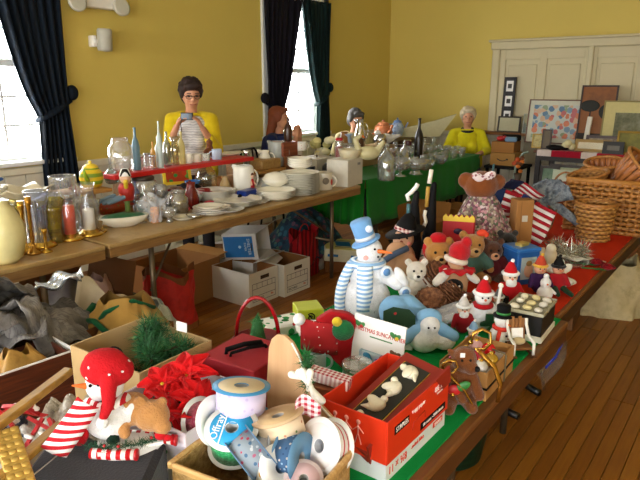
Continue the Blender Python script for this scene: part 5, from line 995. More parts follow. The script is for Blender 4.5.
C = Ch('lantern', 'tiny dark metal lantern by the tan scarecrow', 'lantern', 394, 275, lift=.0); C.part('cage', G().lathe([(0, 0), (5, 0), (5, 2), (4, 3), (4, 14), (5, 15), (2, 19), (0, 20)], 8), plain('3A2A18', .5, .5)); C.part('glass', G().lathe([(4.4, 4), (4.4, 13)], 8), glass('D8B060', .3))
C = Ch('butterfly_pick', 'small white star flower poking up before the witch doll', 'flower', 426, 262, lift=.0)
for i in range(6): C.part('petal', G().put(G().ell(2.6, 1, 7, (0, 0, 8)), (0, -12, 10), (0, i*pi/3, 0)), PAPERW)
C.part('stem', G().tube([(0, -12, 0), (0, -12, 10)], .8, 5), GREENP)
# floral dressed bear
C = Ch('dressed_bear', 'big brown bear from behind in a wide floral dress and bow', 'plush toy', 478, 252, f=.8); C.blob('body', G().ell(20, 16, 30, (0, 0, 34)).ell(21, 18, 18, (-2, 0, 84)).ell(10, 6, 10, (-20, 2, 90)).ell(10, 6, 10, (18, 0, 88)), plush('7A421C'), 1.6)
C.part('dress', G().surf(lambda u, v: ((15+27*v**.8+2.5*v*sin(u*2*pi*11))*cos(u*2*pi)+4*v, (13+18*v+2.5*v*sin(u*2*pi*11))*sin(u*2*pi), 72-62*v), 88, 8, .8), print_('7A6A60', ('B8848A', '8E5A64', 'A89A84', '54604A', 'C4B0AC', '6A4450'), 75, .75, .9)); C.part('bow', G().ell(8, 3, 5, (-10, -14, 96), (0, .5, 0)).ell(8, 3, 5, (4, -14, 98), (0, -.4, 0)).ell(3, 3, 3, (-3, -15, 96)), print_('E0D0D0', ('C07A80', '8A5A60'), 60, .5))
# blue tin with picture, kraft tall box
C = Ch('picture_tin', 'bright blue square tin with an oval picture of a child', 'tin', 519, 281, rz=YAW+.3); C.part('tin_body', G().box(25, 25, 34, (0, 0, 17), ch=1), plain('1E5AA0', .35)); C.part('lid', G().box(27, 27, 4, (0, 0, 35), ch=1), plain('2A6AB0', .35)); C.part('picture_panel', G().box(17, 1, 22, (0, -12.6, 17)), plain('A8B8B8', .5)); C.part('painted_figure', G().ell(5, .8, 7, (0, -13.2, 15)), plain('C89A78', .6)); C.part('painted_hair', G().ell(3.4, .8, 3, (0, -13.4, 22)), plain('8A6A3A', .6)); C.part('gold_object', G().box(12, 8, 3, (0, 0, 38.5), (0, 0, .4)), plain('C8B060', .3, .6))
C = Ch('tall_carton', 'tall narrow kraft carton with a small silver label', 'box', 518, 254, rz=YAW+.08); C.part('carton_body', G().box(17, 17, 56, (0, 0, 28), ch=.5), board('9A6A38')); C.part('label', G().box(5.5, .3, 6, (0, -8.7, 38)), plain('B8B0A0', .4)); C.part('seam', G().box(.4, .3, 54, (-4, -8.6, 28)), KRAFTD)
one('wood_block', 'small white and tan block behind the blue tin', 'block', G().box(.05, .05, .11, (0, 0, .055), ch=.003), mottled(('D8C8A8', 'B89868'), 20, .6, .1), at(537, 272, TZ), .3); vessel('red_bowl', 'dark red wooden bowl before the flags', 'bowl', 541, 259, 24, 8, 'bowl', plain('6E1A10', .4)); vessel('blue_bowl', 'royal blue bowl next to the dark red wooden bowl', 'bowl', 546, 264, 16, 7, 'bowl', plain('1E3A7A', .4))
# ------------------------------------------------------------------ flags, quilt bow, baskets on the red cloth
def flag_cloth(label, loc, rot, w, h, seed):
    t = thing('flag_bunting', label, 'flag', loc, rot=rot); r = random.Random(seed)
    def fn(x, z): return (x, .02*sin(x*30+seed)+.014*sin(z*26+seed*2), z)
    n = 11
    for i in range(n):
        x0 = -w/2 if i < n//2 else -w/2+w*.42
        part('stripe', G().surf(lambda u, v: fn(x0+(w/2-x0)*u, -h*i/n-h/n*v), 10, 2, .0015), cloth('A01C28' if i % 2 == 0 else 'E4DCD8'), t)
    part('star_field', G().surf(lambda u, v: Vector(fn(-w/2+w*.43*u, .001-h*.55*v))+Vector((0, -.003, 0)), 8, 6, .0015), print_('16264E', ('E0DCDC',), 60, .14, .9), t)
    return t
def fa(px, py, y): return at(px, py, y=y)
flag_cloth('stars and stripes cloth hanging lowest beside the tall carton', fa(540, 203, 2.97), (-.1, .5, YAW), .2, .19, 1); flag_cloth('stars and stripes cloth bunched on top', fa(527, 184, 3.1), (.5, .45, YAW+.2), .22, .14, 2); flag_cloth('stars and stripes cloth hanging behind the tall carton', fa(508, 190, 3.1), (0, .25, YAW-.2), .15, .22, 3); flag_cloth('small stars and stripes flag beside the floral dress', fa(503, 208, 3.0), (.1, .3, YAW+.1), .1, .17, 5)
C = Ch('flag_bundle_basket', 'round dark basket the flag cloths hang over', 'basket', 531, 238); C.part('basket_body', vg('bowl', 22, 30, n=20), wicker('4A3018', '7A5A34'))
QB = mottled(('323A46', '5A646E', '868E94', '444E58'), 30, .9, .5)
C = Ch('fabric_bow', 'large grey-blue quilted fabric bow with a long trailing tail', 'bow', 541, 236, f=.74)
for i, a in enumerate((-1.0, -.45, .1, .6, 1.1)): C.part('bow_loop', G().put(G().surf(lambda u, v: ((5+8*sin(u*pi))*(v-.5)*1.7, 5*cos(u*2*pi)*sin(u*pi), 32*sin(u*pi)**.8), 12, 4, 1.2), (4, 0, 46), (0, a, 0)), QB)
C.part('tail', G().surf(lambda u, v: (8+58*u+(v-.5)*18, -10-14*u-3*sin(v*7+u*9), 46-44*u**1.1), 14, 6, 1.4), QB); C.part('wire_base', G().lathe([(0, 0), (8, 0), (5, 44), (0, 46)], 10), plain('6A727A', .8))
C = Ch('wheat_sheaf', 'white lace runner trailing over the table edge', 'lace', 592, 262); C.part('lace', G().surf(lambda u, v: (-34+44*u, -2+14*(v-.5), 8-7*u+2*sin(u*14+v*5)), 18, 6, .8), mottled(('B8B4A4', 'E0DCCC'), 40, .9, .6))
# wicker
W1 = wicker('6A3E14', 'B07C3C', 110, 120); W2 = wicker('7A4A1A', 'C08C48', 70, 90); W3 = wood('8A5420', 'B47A38', 2, 5)
def hamper(label, loc, rz, L, D, H):
    t = thing('wicker_hamper', label, 'basket', loc, rz); rows = 11
    for s in (-1, 1):
        for j in range(rows):
            z = H*(j+.5)/rows
            def wv(u, s=s, j=j): return (L*(u-.5), s*(D/2+.006*sin(u*pi*2*11+pi*(j % 2))), z)
            part('weave_rod', G().tube([wv(i/44) for i in range(45)], H/rows*.5, 5), W1 if j % 2 else plain('9A6428', .5, var=.2), t)
            def wx(u, s=s, j=j): return (s*(L/2+.006*sin(u*pi*2*7+pi*(j % 2))), D*(u-.5), z)
            part('weave_rod', G().tube([wx(i/28) for i in range(29)], H/rows*.5, 5), W1 if j % 2 else plain('9A6428', .5, var=.2), t)
    for i in range(12): part('upright', G().tube([(L*(i/11-.5), -D/2, 0), (L*(i/11-.5), -D/2, H)], .008, 5), W3, t); part('upright', G().tube([(L*(i/11-.5), D/2, 0), (L*(i/11-.5), D/2, H)], .008, 5), W3, t)
    part('rim', G().tube([(-L/2, -D/2, H), (L/2, -D/2, H), (L/2, D/2, H), (-L/2, D/2, H)], .016, 7, True), plain('A8702E', .5, var=.2), t); part('base', G().box(L, D, .012, (0, 0, .006)), W3, t); return t
hamper('large rectangular wicker hamper heaped with smaller baskets', (-.73, 3.84, TZ), .1, .40, .52, .29)
def round_basket(name, label, loc, r0, r1, h, m, rz=0, hoop=None, rot=None, slats=False):
    t = thing(name, label, 'basket', loc, rz, rot=rot)
    if slats:
        n = 20
        for i in range(n):
            a = 2*pi*i/n; part('slat', G().put(G().surf(lambda u, v: ((r0+(r1-r0)*v)*cos((u-.5)*2*pi/n*.9), (r0+(r1-r0)*v)*sin((u-.5)*2*pi/n*.9), h*v), 2, 4, .003), (0, 0, 0), (0, 0, a)), wood('8A4E20', 'B06C34', 2, 4), t)
    else:
        rows = 9
        for j in range(rows):
            z = h*(j+.5)/rows; r = r0+(r1-r0)*(j+.5)/rows
            part('weave_row', G().tube([((r+.004*sin(i*pi/2*1.0+pi*(j % 2)))*cos(2*pi*i/36), (r+.004*sin(i*pi/2+pi*(j % 2)))*sin(2*pi*i/36), z) for i in range(36)], h/rows*.52, 5, True), m, t)
    part('rim', G().tube([(r1*cos(2*pi*i/28), r1*sin(2*pi*i/28), h) for i in range(28)], .01, 6, True), W3, t); part('base', G().lathe([(0, 0), (r0, 0), (r0, .008), (0, .008)], 20), W3, t)
    if hoop: part('hoop_handle', G().tube(arc3((0, 0, h), r1, 0, pi, 18, 'xz', hoop), .007, 6), W3, t)
    return t
round_basket('wicker_basket', 'honey wicker waste basket in front of the hamper', at(590, 241, TZ)+Vector((0, .04, 0)), .075, .1, .2, W2); round_basket('wicker_basket', 'brown wicker basket with a tall hoop handle by the hamper', at(617, 226, TZ)+Vector((-.03, .0, 0)), .075, .095, .13, W1, .3, .14)
round_basket('bushel_basket', 'slatted bushel basket tipped over on the hamper', (-.68, 3.84, TZ+.23), .09, .15, .18, W3, rot=(.3, .75, .4), slats=True); round_basket('wicker_basket', 'shallow golden bread basket on the hamper edge', (-.83, 3.72, TZ+.25), .08, .11, .06, W2, rot=(.1, -.2, .3)); round_basket('wicker_basket', 'dark slatted basket standing behind the bushel basket', (-.8, 3.98, TZ+.2), .06, .11, .16, W3, rot=(.2, -.1, .3), slats=True)
round_basket('wicker_basket', 'small round basket holding a brown teddy', at(566, 215, TZ+.0)+Vector((-.05, .1, 0)), .07, .09, .1, W2, 0, .16); bear('little auburn teddy sitting in a round basket', 562, 213, 30, '8A3E1C', 'C09060', lift=.03)
one('purple_case', 'dark purple case lying on top of the hamper', 'case', G().box(.14, .14, .12, (0, 0, .06), ch=.015), plain('1E1428', .4), (-.6, 4.02, TZ+.25), .2)
# silver bowl, plate, angel, roses
vessel('glass_platter', 'cut glass platter on the red cloth', 'platter', 566, 264, 46, 5, 'dish', glass('E0DCD0', .3)); p = at(566, 258, TZ)
one('tinsel_garland', 'heap of silver tinsel garland on the glass platter', 'garland', needles([(.07*cos(a), .07*sin(a), .035+.02*sin(a*3)) for a in [i*.5 for i in range(14)]], .03, 1600, .035, w=.002), plain('C8C4B4', .25, .8, .3), p); MC_ = None
C = Ch('angel_figure', 'white china angel sitting on an oval plate', 'figure', 558, 284); C.part('plate', vg('plate', 17, 4), CHINA); C.blob('body', G().ell(7, 6, 9, (0, 0, 10)).ell(4.5, 4.5, 4.8, (0, 0, 22)).ell(8, 2, 5, (-7, 3, 15), (0, .5, 0)).ell(8, 2, 5, (7, 3, 15), (0, -.5, 0)).cap((4, -4, 6), (10, -7, 4), 2.4, 2), plain('E8E6DE', .3), .9)
C = Ch('angel_figure', 'cream angel ornament standing behind the oval plate', 'figure', 549, 270); C.blob('body', G().lathe([(0, 0), (9, 0), (7, 10), (4, 18), (0, 18)], 12).ell(5, 5, 5.4, (0, 0, 22)).ell(9, 2, 6, (0, 4, 15)), plain('D8D0B8', .6), .9)
for i, (x, y, d) in enumerate(((596, 266, 'dark red silk rose at the table edge'), (607, 271, 'dark red silk rose hanging past the edge'))):
    C = Ch('silk_rose', d, 'flower', x, y)
    for j in range(9): C.part('petal', G().surf(lambda u, v: ((2+4.5*v*(j/9+.4))*cos(j*2.4+(u-.5)*2.2), (2+4.5*v*(j/9+.4))*sin(j*2.4+(u-.5)*2.2), 1+6*v*(1-j/16)), 5, 3, .5), cloth('8E1018'))
    C.part('leaf', G().ell(6, 3, .8, (-8, 3, 1.2), (0, .1, .5)), GREENP); C.part('stem', G().tube([(0, 0, 1), (-10, 6, .8), (-22, 8, .8)], .8, 5), GREENP)
# ------------------------------------------------------------------ floor under the aisle edge
t = carton('floor_carton', 'brown closed carton on the floor under the red table', (-1.1, 4.08, 0), .1, .42, .42, .3, board('6E4A2C')); part('top', G().box(.41, .41, .004, (0, 0, .302)), board('6E4A2C'), t)
def bagfn(w, d, h, seed, top=.6):
    def fn(u, v):
        a = u*2*pi; k = 1-(1-top)*v**2; wr = 1+.08*sin(a*5+seed+v*4)+.05*sin(a*11-v*9+seed); x = abs(cos(a))**.6*(1 if cos(a) > 0 else -1); y = abs(sin(a))**.6*(1 if sin(a) > 0 else -1); return (w/2*x*k*wr, d/2*y*k*wr, h*v*(1+.1*sin(a*3+seed)*v))
    return fn
one('paper_sack', 'cream crumpled sack on the floor past the brown carton', 'bag', G().surf(bagfn(.44, .34, .4, 2, .7), 36, 12), mottled(('9A8A64', 'C8B88C', 'B4A478'), 8, .7, .6, bs=25), (-.78, 4.42, 0), .4)
one('green_bin', 'dark green plastic tub lying under the table edge', 'tub', G().lathe([(0, 0), (.12, 0), (.14, .02), (.17, .2), (.185, .21), (.18, .23), (.16, .22), (.13, .03), (0, .03)], 28), stripes('072A1C', '0A3A28', .03, 2, .5, .35), (-.93, 2.16, 0), 0)
one('plastic_sheet', 'clear grey plastic sheet hanging under the table edge', 'plastic sheet', G().surf(lambda u, v: (.02*sin(u*9)+.04*v, (u-.5)*.34, -.2*v*(.35+.65*sin(u*pi))), 18, 8), film('7A8080', .3), (-.575, 2.12, .66)); one('blue_strip', 'blue plastic strip trailing below the far table corner', 'strip', G().tube([(0, 0, .02), (.01, .02, -.04), (.0, -.02, -.09), (-.02, -.07, -.12)], .01, 6, flat=.3), plain('2A3AA8', .4), (-.53, 2.19, .66))
for i, (a, b) in enumerate((((493, 397), (519, 409)), ((524, 377), (540, 386)))):
    A, B = at(*a, .06), at(*b, .06); one('black_bar', ('black metal foot bar', 'shorter black metal foot bar')[i]+' sticking out under the table', 'bar', G().tube([(0, 0, 0), tuple(B-A)], .018, 8), plain('0C0A0A', .4), A-Vector((0, 0, .04)))
one('white_card_box', 'white box leaning under the green felt table', 'box', G().box(.2, .2, .3, (0, 0, .15), ch=.003), PAPERW, (-.84, 1.35, 0), .2)
# ------------------------------------------------------------------ boxes and bags on the floor under and before the crockery table
FB = plain('D2CDBE', .6, var=.04); FBI = board('8A5A2E'); INK = plain('24242A', .6)
def filebox(label, loc, rz=0):
    t = carton('file_box', label, loc, rz, .385, .305, .25, FB); 
    part('inside', G().box(.372, .292, .003, (0, 0, .006)).box(.002, .292, .24, (-.1875, 0, .128)).box(.002, .292, .24, (.1875, 0, .128)).box(.372, .002, .24, (0, .1475, .128)).box(.372, .002, .24, (0, -.1475, .128)), FBI, t)
    x = .1935
    part('hand_hole', G().box(.003, .09, .028, (x-.0008, .01, .2), ch=.0012), plain('3A2412', .9), t)
    for z in (.165, .125, .07, .03): part('form_line', G().box(.001, .24, .0028, (x, 0, z)), INK, t)
    for y in (-.12, .12): part('form_line', G().box(.001, .0028, .138, (x, y, .097)), INK, t)
    for y in (-.075, -.02, .035, .085): part('form_line', G().box(.001, .0024, .042, (x, y, .146)), INK, t)
    word('lettering', 'RECORDS', .026, INK, t, (x, -.055, .048), (pi/2, 0, pi/2), .9); word('lettering', 'file', .024, plain('D0602A', .6), t, (x, .085, .052), (pi/2, 0, pi/2)); return t
filebox('white printed file box standing beside the brown open carton', (-3.02, 3.09, 0), -.02); filebox('white printed file box standing beside the red striped bag', (-2.965, 3.41, 0), -.02)
carton('open_carton', 'large brown carton with open flaps under the table', (-3.42, 2.76, 0), .1, .44, .5, .3, board('9A6B3C'), flaps=(('+y', .14, 1.5), ('-x', .2, 2.2)), mi=board('A8783F'))
t = thing('paper_bag', 'tall red paper shopping bag with a torn brown rim', 'bag', (-3.02, 2.38, 0), YAW-.1)
part('bag_body', G().surf(bagfn(.32, .2, .35, 1, .97), 40, 10), mottled(('A81A14', 'CC2A20', 'B8201A'), 8, .6, .3, bs=20), t); part('rolled_rim', G().surf(lambda u, v: tuple(Vector(bagfn(.32, .2, .35, 1, .97)(u, 1-.02*v))+Vector((0, 0, .05*v+.015*v*sin(u*30)))), 40, 3), board('7A4A26'), t); part('base_band', G().surf(lambda u, v: tuple(Vector((Vector(bagfn(.325, .205, .35, 1, .97)(u, .0+.12*v))))), 40, 2), board('8A5A30'), t)
t = thing('paper_ream_box', 'white carton with a blue printed end lying tilted on its side', 'box', (-3.18, 3.30, .26), rot=(.05, -.1, .35)); 
g = G()
for s in (-1, 1): g.box(.28, .004, .2, (0, s*.13, .1)); g.box(.28, .26, .004, (0, 0, .1+s*.1))
part('box_walls', g.box(.004, .26, .2, (-.14, 0, .1)), plain('CFCDC8', .5, var=.05), t); BLP = plain('1C6AA8', .5)
part('blue_panel', G().box(.24, .002, .165, (-.01, -.133, .1)), BLP, t); word('lettering', 'SHELTER', .034, plain('C8D4DC', .6), t, (.075, -.1345, .1), (pi/2, pi/2, 0)); word('lettering', 'PAPER', .024, plain('C8D4DC', .6), t, (.045, -.1345, .1), (pi/2, pi/2, 0)); part('snowflake', G().ell(.012, .001, .012, (0, -.1345, .1)), plain('A8C8DC', .6), t)
for a, s in ((.7, -1), (.5, 1)): part('flap', G().put(G().box(.12, .26, .003, (.06, 0, 0)), (.14, 0, .1+s*.1), (0, -s*a if s > 0 else a, 0)), plain('CFCDC8', .5, var=.05), t)
part('side_print', G().box(.003, .03, .06, (.1, -.1335, .1)), INK, t)
carton('support_carton', 'low white carton holding up the tilted blue-ended carton', (-3.2, 3.3, 0), .2, .3, .3, .24, plain('BDB9B0', .6), flaps=(('+x', .12, 1.2),))
t = thing('gift_bag', 'red gift bag with dark red stripes under the table', 'gift bag', (-3.0, 3.78, 0), 0); part('bag_body', G().surf(bagfn(.14, .28, .38, 3, 1.0), 32, 8), stripes('A0141C', '5A0A10', .045, 1, .5, .4), t); part('handle', G().tube(arc3((0, 0, .38), .06, 0, pi, 10, 'yz'), .004, 6), REDC, t)
t = thing('ream_box', 'shallow cream box with a blue square on its lid', 'box', (-2.88, 4.15, .1), rot=(.08, .1, .75)); part('box_body', G().box(.34, .3, .11, (0, 0, .055), ch=.004), plain('CFC9A6', .55), t); part('lid_print', G().box(.33, .29, .003, (0, 0, .1115)), plain('C9BC6A', .55), t); part('blue_square', G().box(.13, .12, .002, (0, 0, .1135)), plain('0F5A86', .4), t)
for s in (-1, 1): part('grey_text_bar', G().box(.16, .018, .0016, (0, s*.085, .1135)), plain('7A7A60', .6), t)
[part('blue_print', G().box(.09, .002, .022, (x_, -.151, .055)), BLP, t) for x_ in (-.1, .1)]; part('blue_print', G().box(.002, .17, .02, (.171, 0, .055)), BLP, t)
one('wood_block', 'flat brown box under the cream box', 'box', G().box(.3, .3, .1, (0, 0, .05), ch=.003), board('7A4A22'), (-2.9, 4.16, 0), .75)
one('crumpled_paper', 'crumpled white paper lying against the cream box', 'paper', G().surf(lambda u, v: ((u-.5)*.3, (v-.5)*.22, .03+.05*sin(u*pi)*sin(v*pi)+.02*sin(u*17+v*8)+.016*sin(v*22-u*7)), 20, 16, .002), plain('C8C4BC', .7), (-3.12, 3.98, .17), .6, None); one('white_sack', 'white plastic sack lying behind the cream box', 'bag', G().surf(bagfn(.3, .3, .16, 6, .5), 30, 8), plain('B8B6B0', .4, var=.1, bump=.3, bs=30), (-3.12, 3.98, 0), .2)
one('fabric_heap', 'blue-green floral fabric heaped under the table end', 'fabric', G().surf(lambda u, v: ((v-.5)*.5, (u-.5)*.75, (.5*sin(u*pi)**.5*sin(pi*(.15+.8*v))**.6)+.02*sin(u*33)+.012*sin(v*21+u*9)), 40, 14), print_('1E3A4A', ('2A5A6A', '5A3A4A', '1E2A3A', '4A6A5A'), 22, .6), (-3.18, 4.05, 0), 0); 
# heap near the viewer end of the crockery table
carton('newspaper_carton', 'tall brown carton stuffed with old newspaper', (-2.52, 1.2, 0), .1, .46, .5, .5, board('6E4526'))
NP = newsprint(); r = random.Random(5)
for i in range(6):
    a, b, c = r.uniform(0, 6), r.uniform(0, 6), r.uniform(.7, 1.2)
    one('newspaper', ('crumpled grey newspaper spread over the carton front', 'crumpled newspaper page standing highest in the carton', 'folded newspaper section drooping over the carton side', 'crushed newspaper sheet against the table edge', 'newspaper page with a torn bright edge', 'flattened newspaper under the other pages')[i], 'newspaper', G().surf(lambda u, v: ((u-.5)*.44*c+.04*sin(v*7+a), (v-.5)*.38, (.06*sin(u*3.3+a)*sin(v*2.7+b)+.022*sin(u*11+v*5+b)+.014*sin(v*19-u*8+a)+.008*sin(u*37+v*23)-.1*(2*abs(u-.5))**2)*1.0), 26, 22, .002), NP, (-2.5+r.uniform(-.08, .1), 1.12+r.uniform(-.16, .16), .56+.03*i), rot=(r.uniform(-.2, .2), r.uniform(-.1, .25), r.uniform(0, 3)))
one('foil_sheet', 'shiny crumpled silver foil among the newspapers', 'foil', G().surf(lambda u, v: ((u-.5)*.2, (v-.5)*.1, .02*sin(u*9+v*4)+.014*sin(v*15)), 16, 12, .002), plain('C8D0D8', .2, .8), (-2.5, 1.36, .69), rot=(.2, -.3, .7))
carton('open_carton', 'brown carton with raised flap holding grey and pink bags', (-3.1, 1.8, 0), .1, .42, .42, .34, board('80542E'), flaps=(('+y', .2, .25), ('-x', .22, .3), ('+x', .1, 1.9)))
one('grey_bag', 'crumpled grey plastic bag in the brown carton', 'plastic bag', G().surf(bagfn(.26, .26, .22, 4, .35), 30, 10), plain('6E6C72', .35, var=.15, bump=.4, bs=30), (-3.1, 1.74, .27), .3); one('pink_bag', 'crumpled pale pink tissue bag in the brown carton', 'paper bag', G().surf(bagfn(.18, .16, .2, 8, .5), 30, 10), plain('C8A49A', .7, var=.1, bump=.4, bs=30), (-3.0, 1.86, .28), .8)
t = thing('shopping_bag', 'white plastic shopping bag printed with leaves and a pink rose', 'plastic bag', (-2.58, 1.9, 0), .5); part('bag_body', G().surf(bagfn(.36, .3, .38, 9, .45), 40, 14), print_('C8CCC4', ('6A9A7A', 'C8A0A0', 'C8CCC4', 'C8CCC4', '8AB09A'), 14, .25, .35), t); part('bag_handle', G().tube([(-.06, 0, .36), (-.04, 0, .44), (.03, .02, .42), (.05, .03, .36)], .014, 6, flat=.4), plain('C8CCC4', .35), t)
one('cream_paper', 'folded cream paper sheet standing by the newspaper heap', 'paper', G().surf(lambda u, v: ((u-.5)*.26, .03*sin(u*6), v*.2*(1-.5*u)+.02*sin(u*9)), 12, 6, .002), plain('C8B89A', .7), (-2.5, 1.55, .44), rot=(-.3, .2, .9)); carton('mid_carton', 'mid-brown carton under the tan sack', (-2.4, 1.62, 0), .3, .34, .3, .4, board('8A5A32'))
t = thing('tan_sack', 'tan cloth sack with dark green trim slumped over a carton', 'sack', (-2.3, 1.55, .4), .6); part('sack_body', G().surf(bagfn(.36, .26, .2, 12, .5), 40, 12), cloth('A07A3A', var=.2), t); part('green_trim', G().tube([(.17*cos(a), .13*sin(a), .03+.09*sin(a*.5)**2+.02*sin(a*5)) for a in [i*pi/10 for i in range(20)]], .022, 7, True, .6), cloth('12522E'), t); part('green_trim', G().tube([(-.14, -.04, .05), (-.05, -.09, .16), (.06, -.05, .2), (.13, .02, .14)], .022, 7, flat=.5), cloth('12522E'), t)
one('blue_cloth', 'bright blue cloth scrap beside the shopping bag', 'cloth', G().surf(lambda u, v: ((u-.5)*.13, (v-.5)*.1, .03*sin(u*pi)+.02*sin(v*9+u*5)), 12, 8, .003), cloth('1E5AA0'), (-2.42, 1.72, .42), .4); one('sage_cloth', 'folded sage green cloth behind the wood-grain box', 'cloth', G().box(.3, .16, .05, (0, 0, .025), ch=.015), cloth('6A6A4A'), (-2.12, 1.3, .44), .5)
one('support_crate', 'dark plank crate under the folded sage cloth', 'crate', G().box(.34, .22, .44, (0, 0, .22), ch=.004), wood('4A2A16', '6A4022', 0), (-2.12, 1.3, 0), .5)
t = carton('wood_grain_box', 'box with dark wood-grain paper sides holding amber sacks', (-2.17, .93, .19), 1.5, .42, .2, .36, wood('3E1A10', '6A3018', 0, 9, .5), th=.008)
part('white_edge', G().box(.006, .205, .365, (.228, 0, .182)).box(.46, .006, .006, (0, -.098, .362)), PAPERW, t)
one('crate_base', 'plain low crate under the wood-grain box', 'crate', G().box(.4, .18, .19, (0, 0, .095)), KRAFTD, (-2.17, .93, 0), 1.5)
one('amber_sack', 'crumpled amber paper sack in the wood-grain box', 'sack', G().surf(bagfn(.3, .15, .2, 14, .3), 30, 10), mottled(('A07030', 'C89A50', 'B88840'), 14, .35, .5, bs=30), (-2.17, .98, .38), 1.5); one('cream_tissue', 'pale cream tissue lump beside the amber sack', 'tissue', G().surf(bagfn(.2, .14, .14, 15, .4), 26, 8), plain('C0AE88', .6, bump=.5, bs=30), (-2.17, .83, .4), 1.5)
# cartons by the green cloth
for i, (x, y, sx, sy, h, c, d, fl_) in enumerate(((-2.58, 5.1, .36, .34, .3, '8E5E2A', 'brown carton with one tall raised flap before the green cloth', (('+y', .16, .4), ('-x', .14, .2))), (-2.42, 5.75, .4, .4, .34, '8A5C2C', 'brown carton with printed lines beside the green cloth', ()), (-2.2, 5.3, .3, .3, .26, '6E4420', 'dark brown carton in front of the printed carton', (('+x', .12, 1.2),)))):
    t = carton('floor_carton', d, (x, y, 0), .15*i, sx, sy, h, board(c), flaps=fl_)
    if i == 1: part('top', G().box(sx-.01, sy-.01, .004, (0, 0, h)), board(c), t); [part('printed_line', G().box(w_, .001, .014, (0, -sy/2-.001, h*z_)), plain('5A3A18', .8), t) for w_, z_ in ((.2, .7), (.26, .6), (.16, .5))]
one('yellow_box', 'plain pale yellow box beside the black cats', 'box', G().box(.2, .2, .22, (0, 0, .11), ch=.003), plain('C0A850', .6), (-1.95, 4.9, .1), .4); one('low_crate', 'low dark crate under the pale yellow box', 'crate', G().box(.26, .26, .1, (0, 0, .05)), KRAFTD, (-1.95, 4.9, 0), .4)
one('blue_paper', 'crumpled blue-grey wrapping paper on the floor by the green cloth', 'paper', G().surf(lambda u, v: ((u-.5)*.5, (v-.5)*.4, .04+.14*sin(u*pi)*sin(v*pi)+.03*sin(u*15+v*6)+.025*sin(v*19-u*8)), 22, 18, .003), mottled(('5A6478', '9AA4B4', 'C0C4CC'), 10, .6, .4), (-2.62, 4.55, .02), .6); one('orange_box', 'tilted orange-brown box behind the snowman hat', 'box', G().box(.16, .12, .2, (0, 0, .1), ch=.003), board('B0741E'), (-2.3, 4.3, .0), rot=(.25, .15, .9))
one('dark_crate', 'black plastic crate on the floor behind the snowman', 'crate', G().box(.34, .3, .24, (0, 0, .12), ch=.01), BLACK, (-2.55, 4.28, 0), .5); one('tan_bag', 'slumped orange-brown bag behind the scarecrow', 'bag', G().surf(bagfn(.34, .3, .34, 21, .5), 30, 10), mottled(('7A3E10', 'A86020', '8E4E18'), 10, .6, .4), (-1.86, 4.1, 0), .4)
carton('floor_carton', 'brown carton of oddments behind the witch doll', (-1.85, 3.55, 0), .3, .4, .4, .4, board('7E5228'), flaps=(('-x', .15, .6),)); one('sock_heap', 'grey-green cloth heap in the carton behind the witch doll', 'cloth', G().surf(bagfn(.36, .36, .2, 23, .4), 26, 8), cloth('4E5A4A'), (-1.85, 3.55, .28), .3)
for i, (x, y) in enumerate(((179, 246), (211, 241))):
    p = at(x, y, .0); p = Vector((max(p.x, -4.4), p.y if p.x > -4.4 else p.y*4.4/-p.x, 0)); t = thing('small_shoe', ('cream sports shoe on the floor by the wall', 'white sports shoe on the floor beside the tilted carton')[i], 'shoe', p, .8); blob('upper', G().ell(.13, .05, .045, (0, 0, .045)).ell(.06, .045, .06, (-.07, 0, .07)), plain('C8C4A8', .6), t, .012); part('sole', G().box(.26, .09, .025, (0, 0, .012), ch=.01), PAPERW, t)
# ------------------------------------------------------------------ people (local frame: x across, facing -y, z up)
SKIN = plain('C98F6E', .5, var=.05, spec=.3)
def hand(g, w, d, palm, curl=(.5, .7), thumb=(1, 0, 0), s=1.0):
    """palm and five separate fingers leaving it; w wrist, d finger direction, palm the way the palm faces"""
    w = Vector(w); d = Vector(d).normalized(); pm = Vector(palm).normalized(); side = d.cross(pm).normalized()
    c = w+d*.045*s; g.ell(.036*s, .016*s, .05*s, tuple(c), tuple(Matrix((side, -pm, d)).transposed().to_euler()), 12, 8)
    for i, (o, L) in enumerate(((-.027, .062), (-.009, .072), (.009, .068), (.026, .054))):
        p = w+d*.083*s+side*o*s; L *= s; d1 = (d*cos(curl[0])+pm*sin(curl[0])); d2 = (d*cos(curl[0]+curl[1])+pm*sin(curl[0]+curl[1]))
        q = p+d1*L*.55; g.cap(p-d*.012, q, .0088*s, .008*s, 8); g.cap(q, q+d2*L*.5, .008*s, .0068*s, 8)
    th = side*Vector(thumb).x
    p = w+d*.03*s+th*.03*s; q = p+(d*.6+th*.7+pm*.35).normalized()*.04*s; g.cap(p, q, .0105*s, .0095*s, 8); g.cap(q, q+(d*.9+pm*.5).normalized()*.03*s, .0095*s, .0075*s, 8)
def chair(label, loc, rz):
    t = thing('folding_chair', label, 'chair', loc, rz); m = plain('1A1816', .4, .6)
    part('seat', G().box(.4, .38, .025, (0, 0, .435), ch=.008), m, t); part('backrest', G().tube([(-.19, .2, .45), (-.19, .27, .86), (-.15, .28, .9), (.15, .28, .9), (.19, .27, .86), (.19, .2, .45)], .012, 8), m, t)
    for x in (-.1, 0, .1): part('back_rod', G().tube([(x, .24, .6), (x, .28, .9)], .008, 6), m, t)
    for x in (-.18, .18):
        for y0, y1 in ((-.17, -.2), (.17, .24)): part('leg', G().tube([(x, y0, .43), (x, y1, 0)], .012, 7), m, t)
    return t
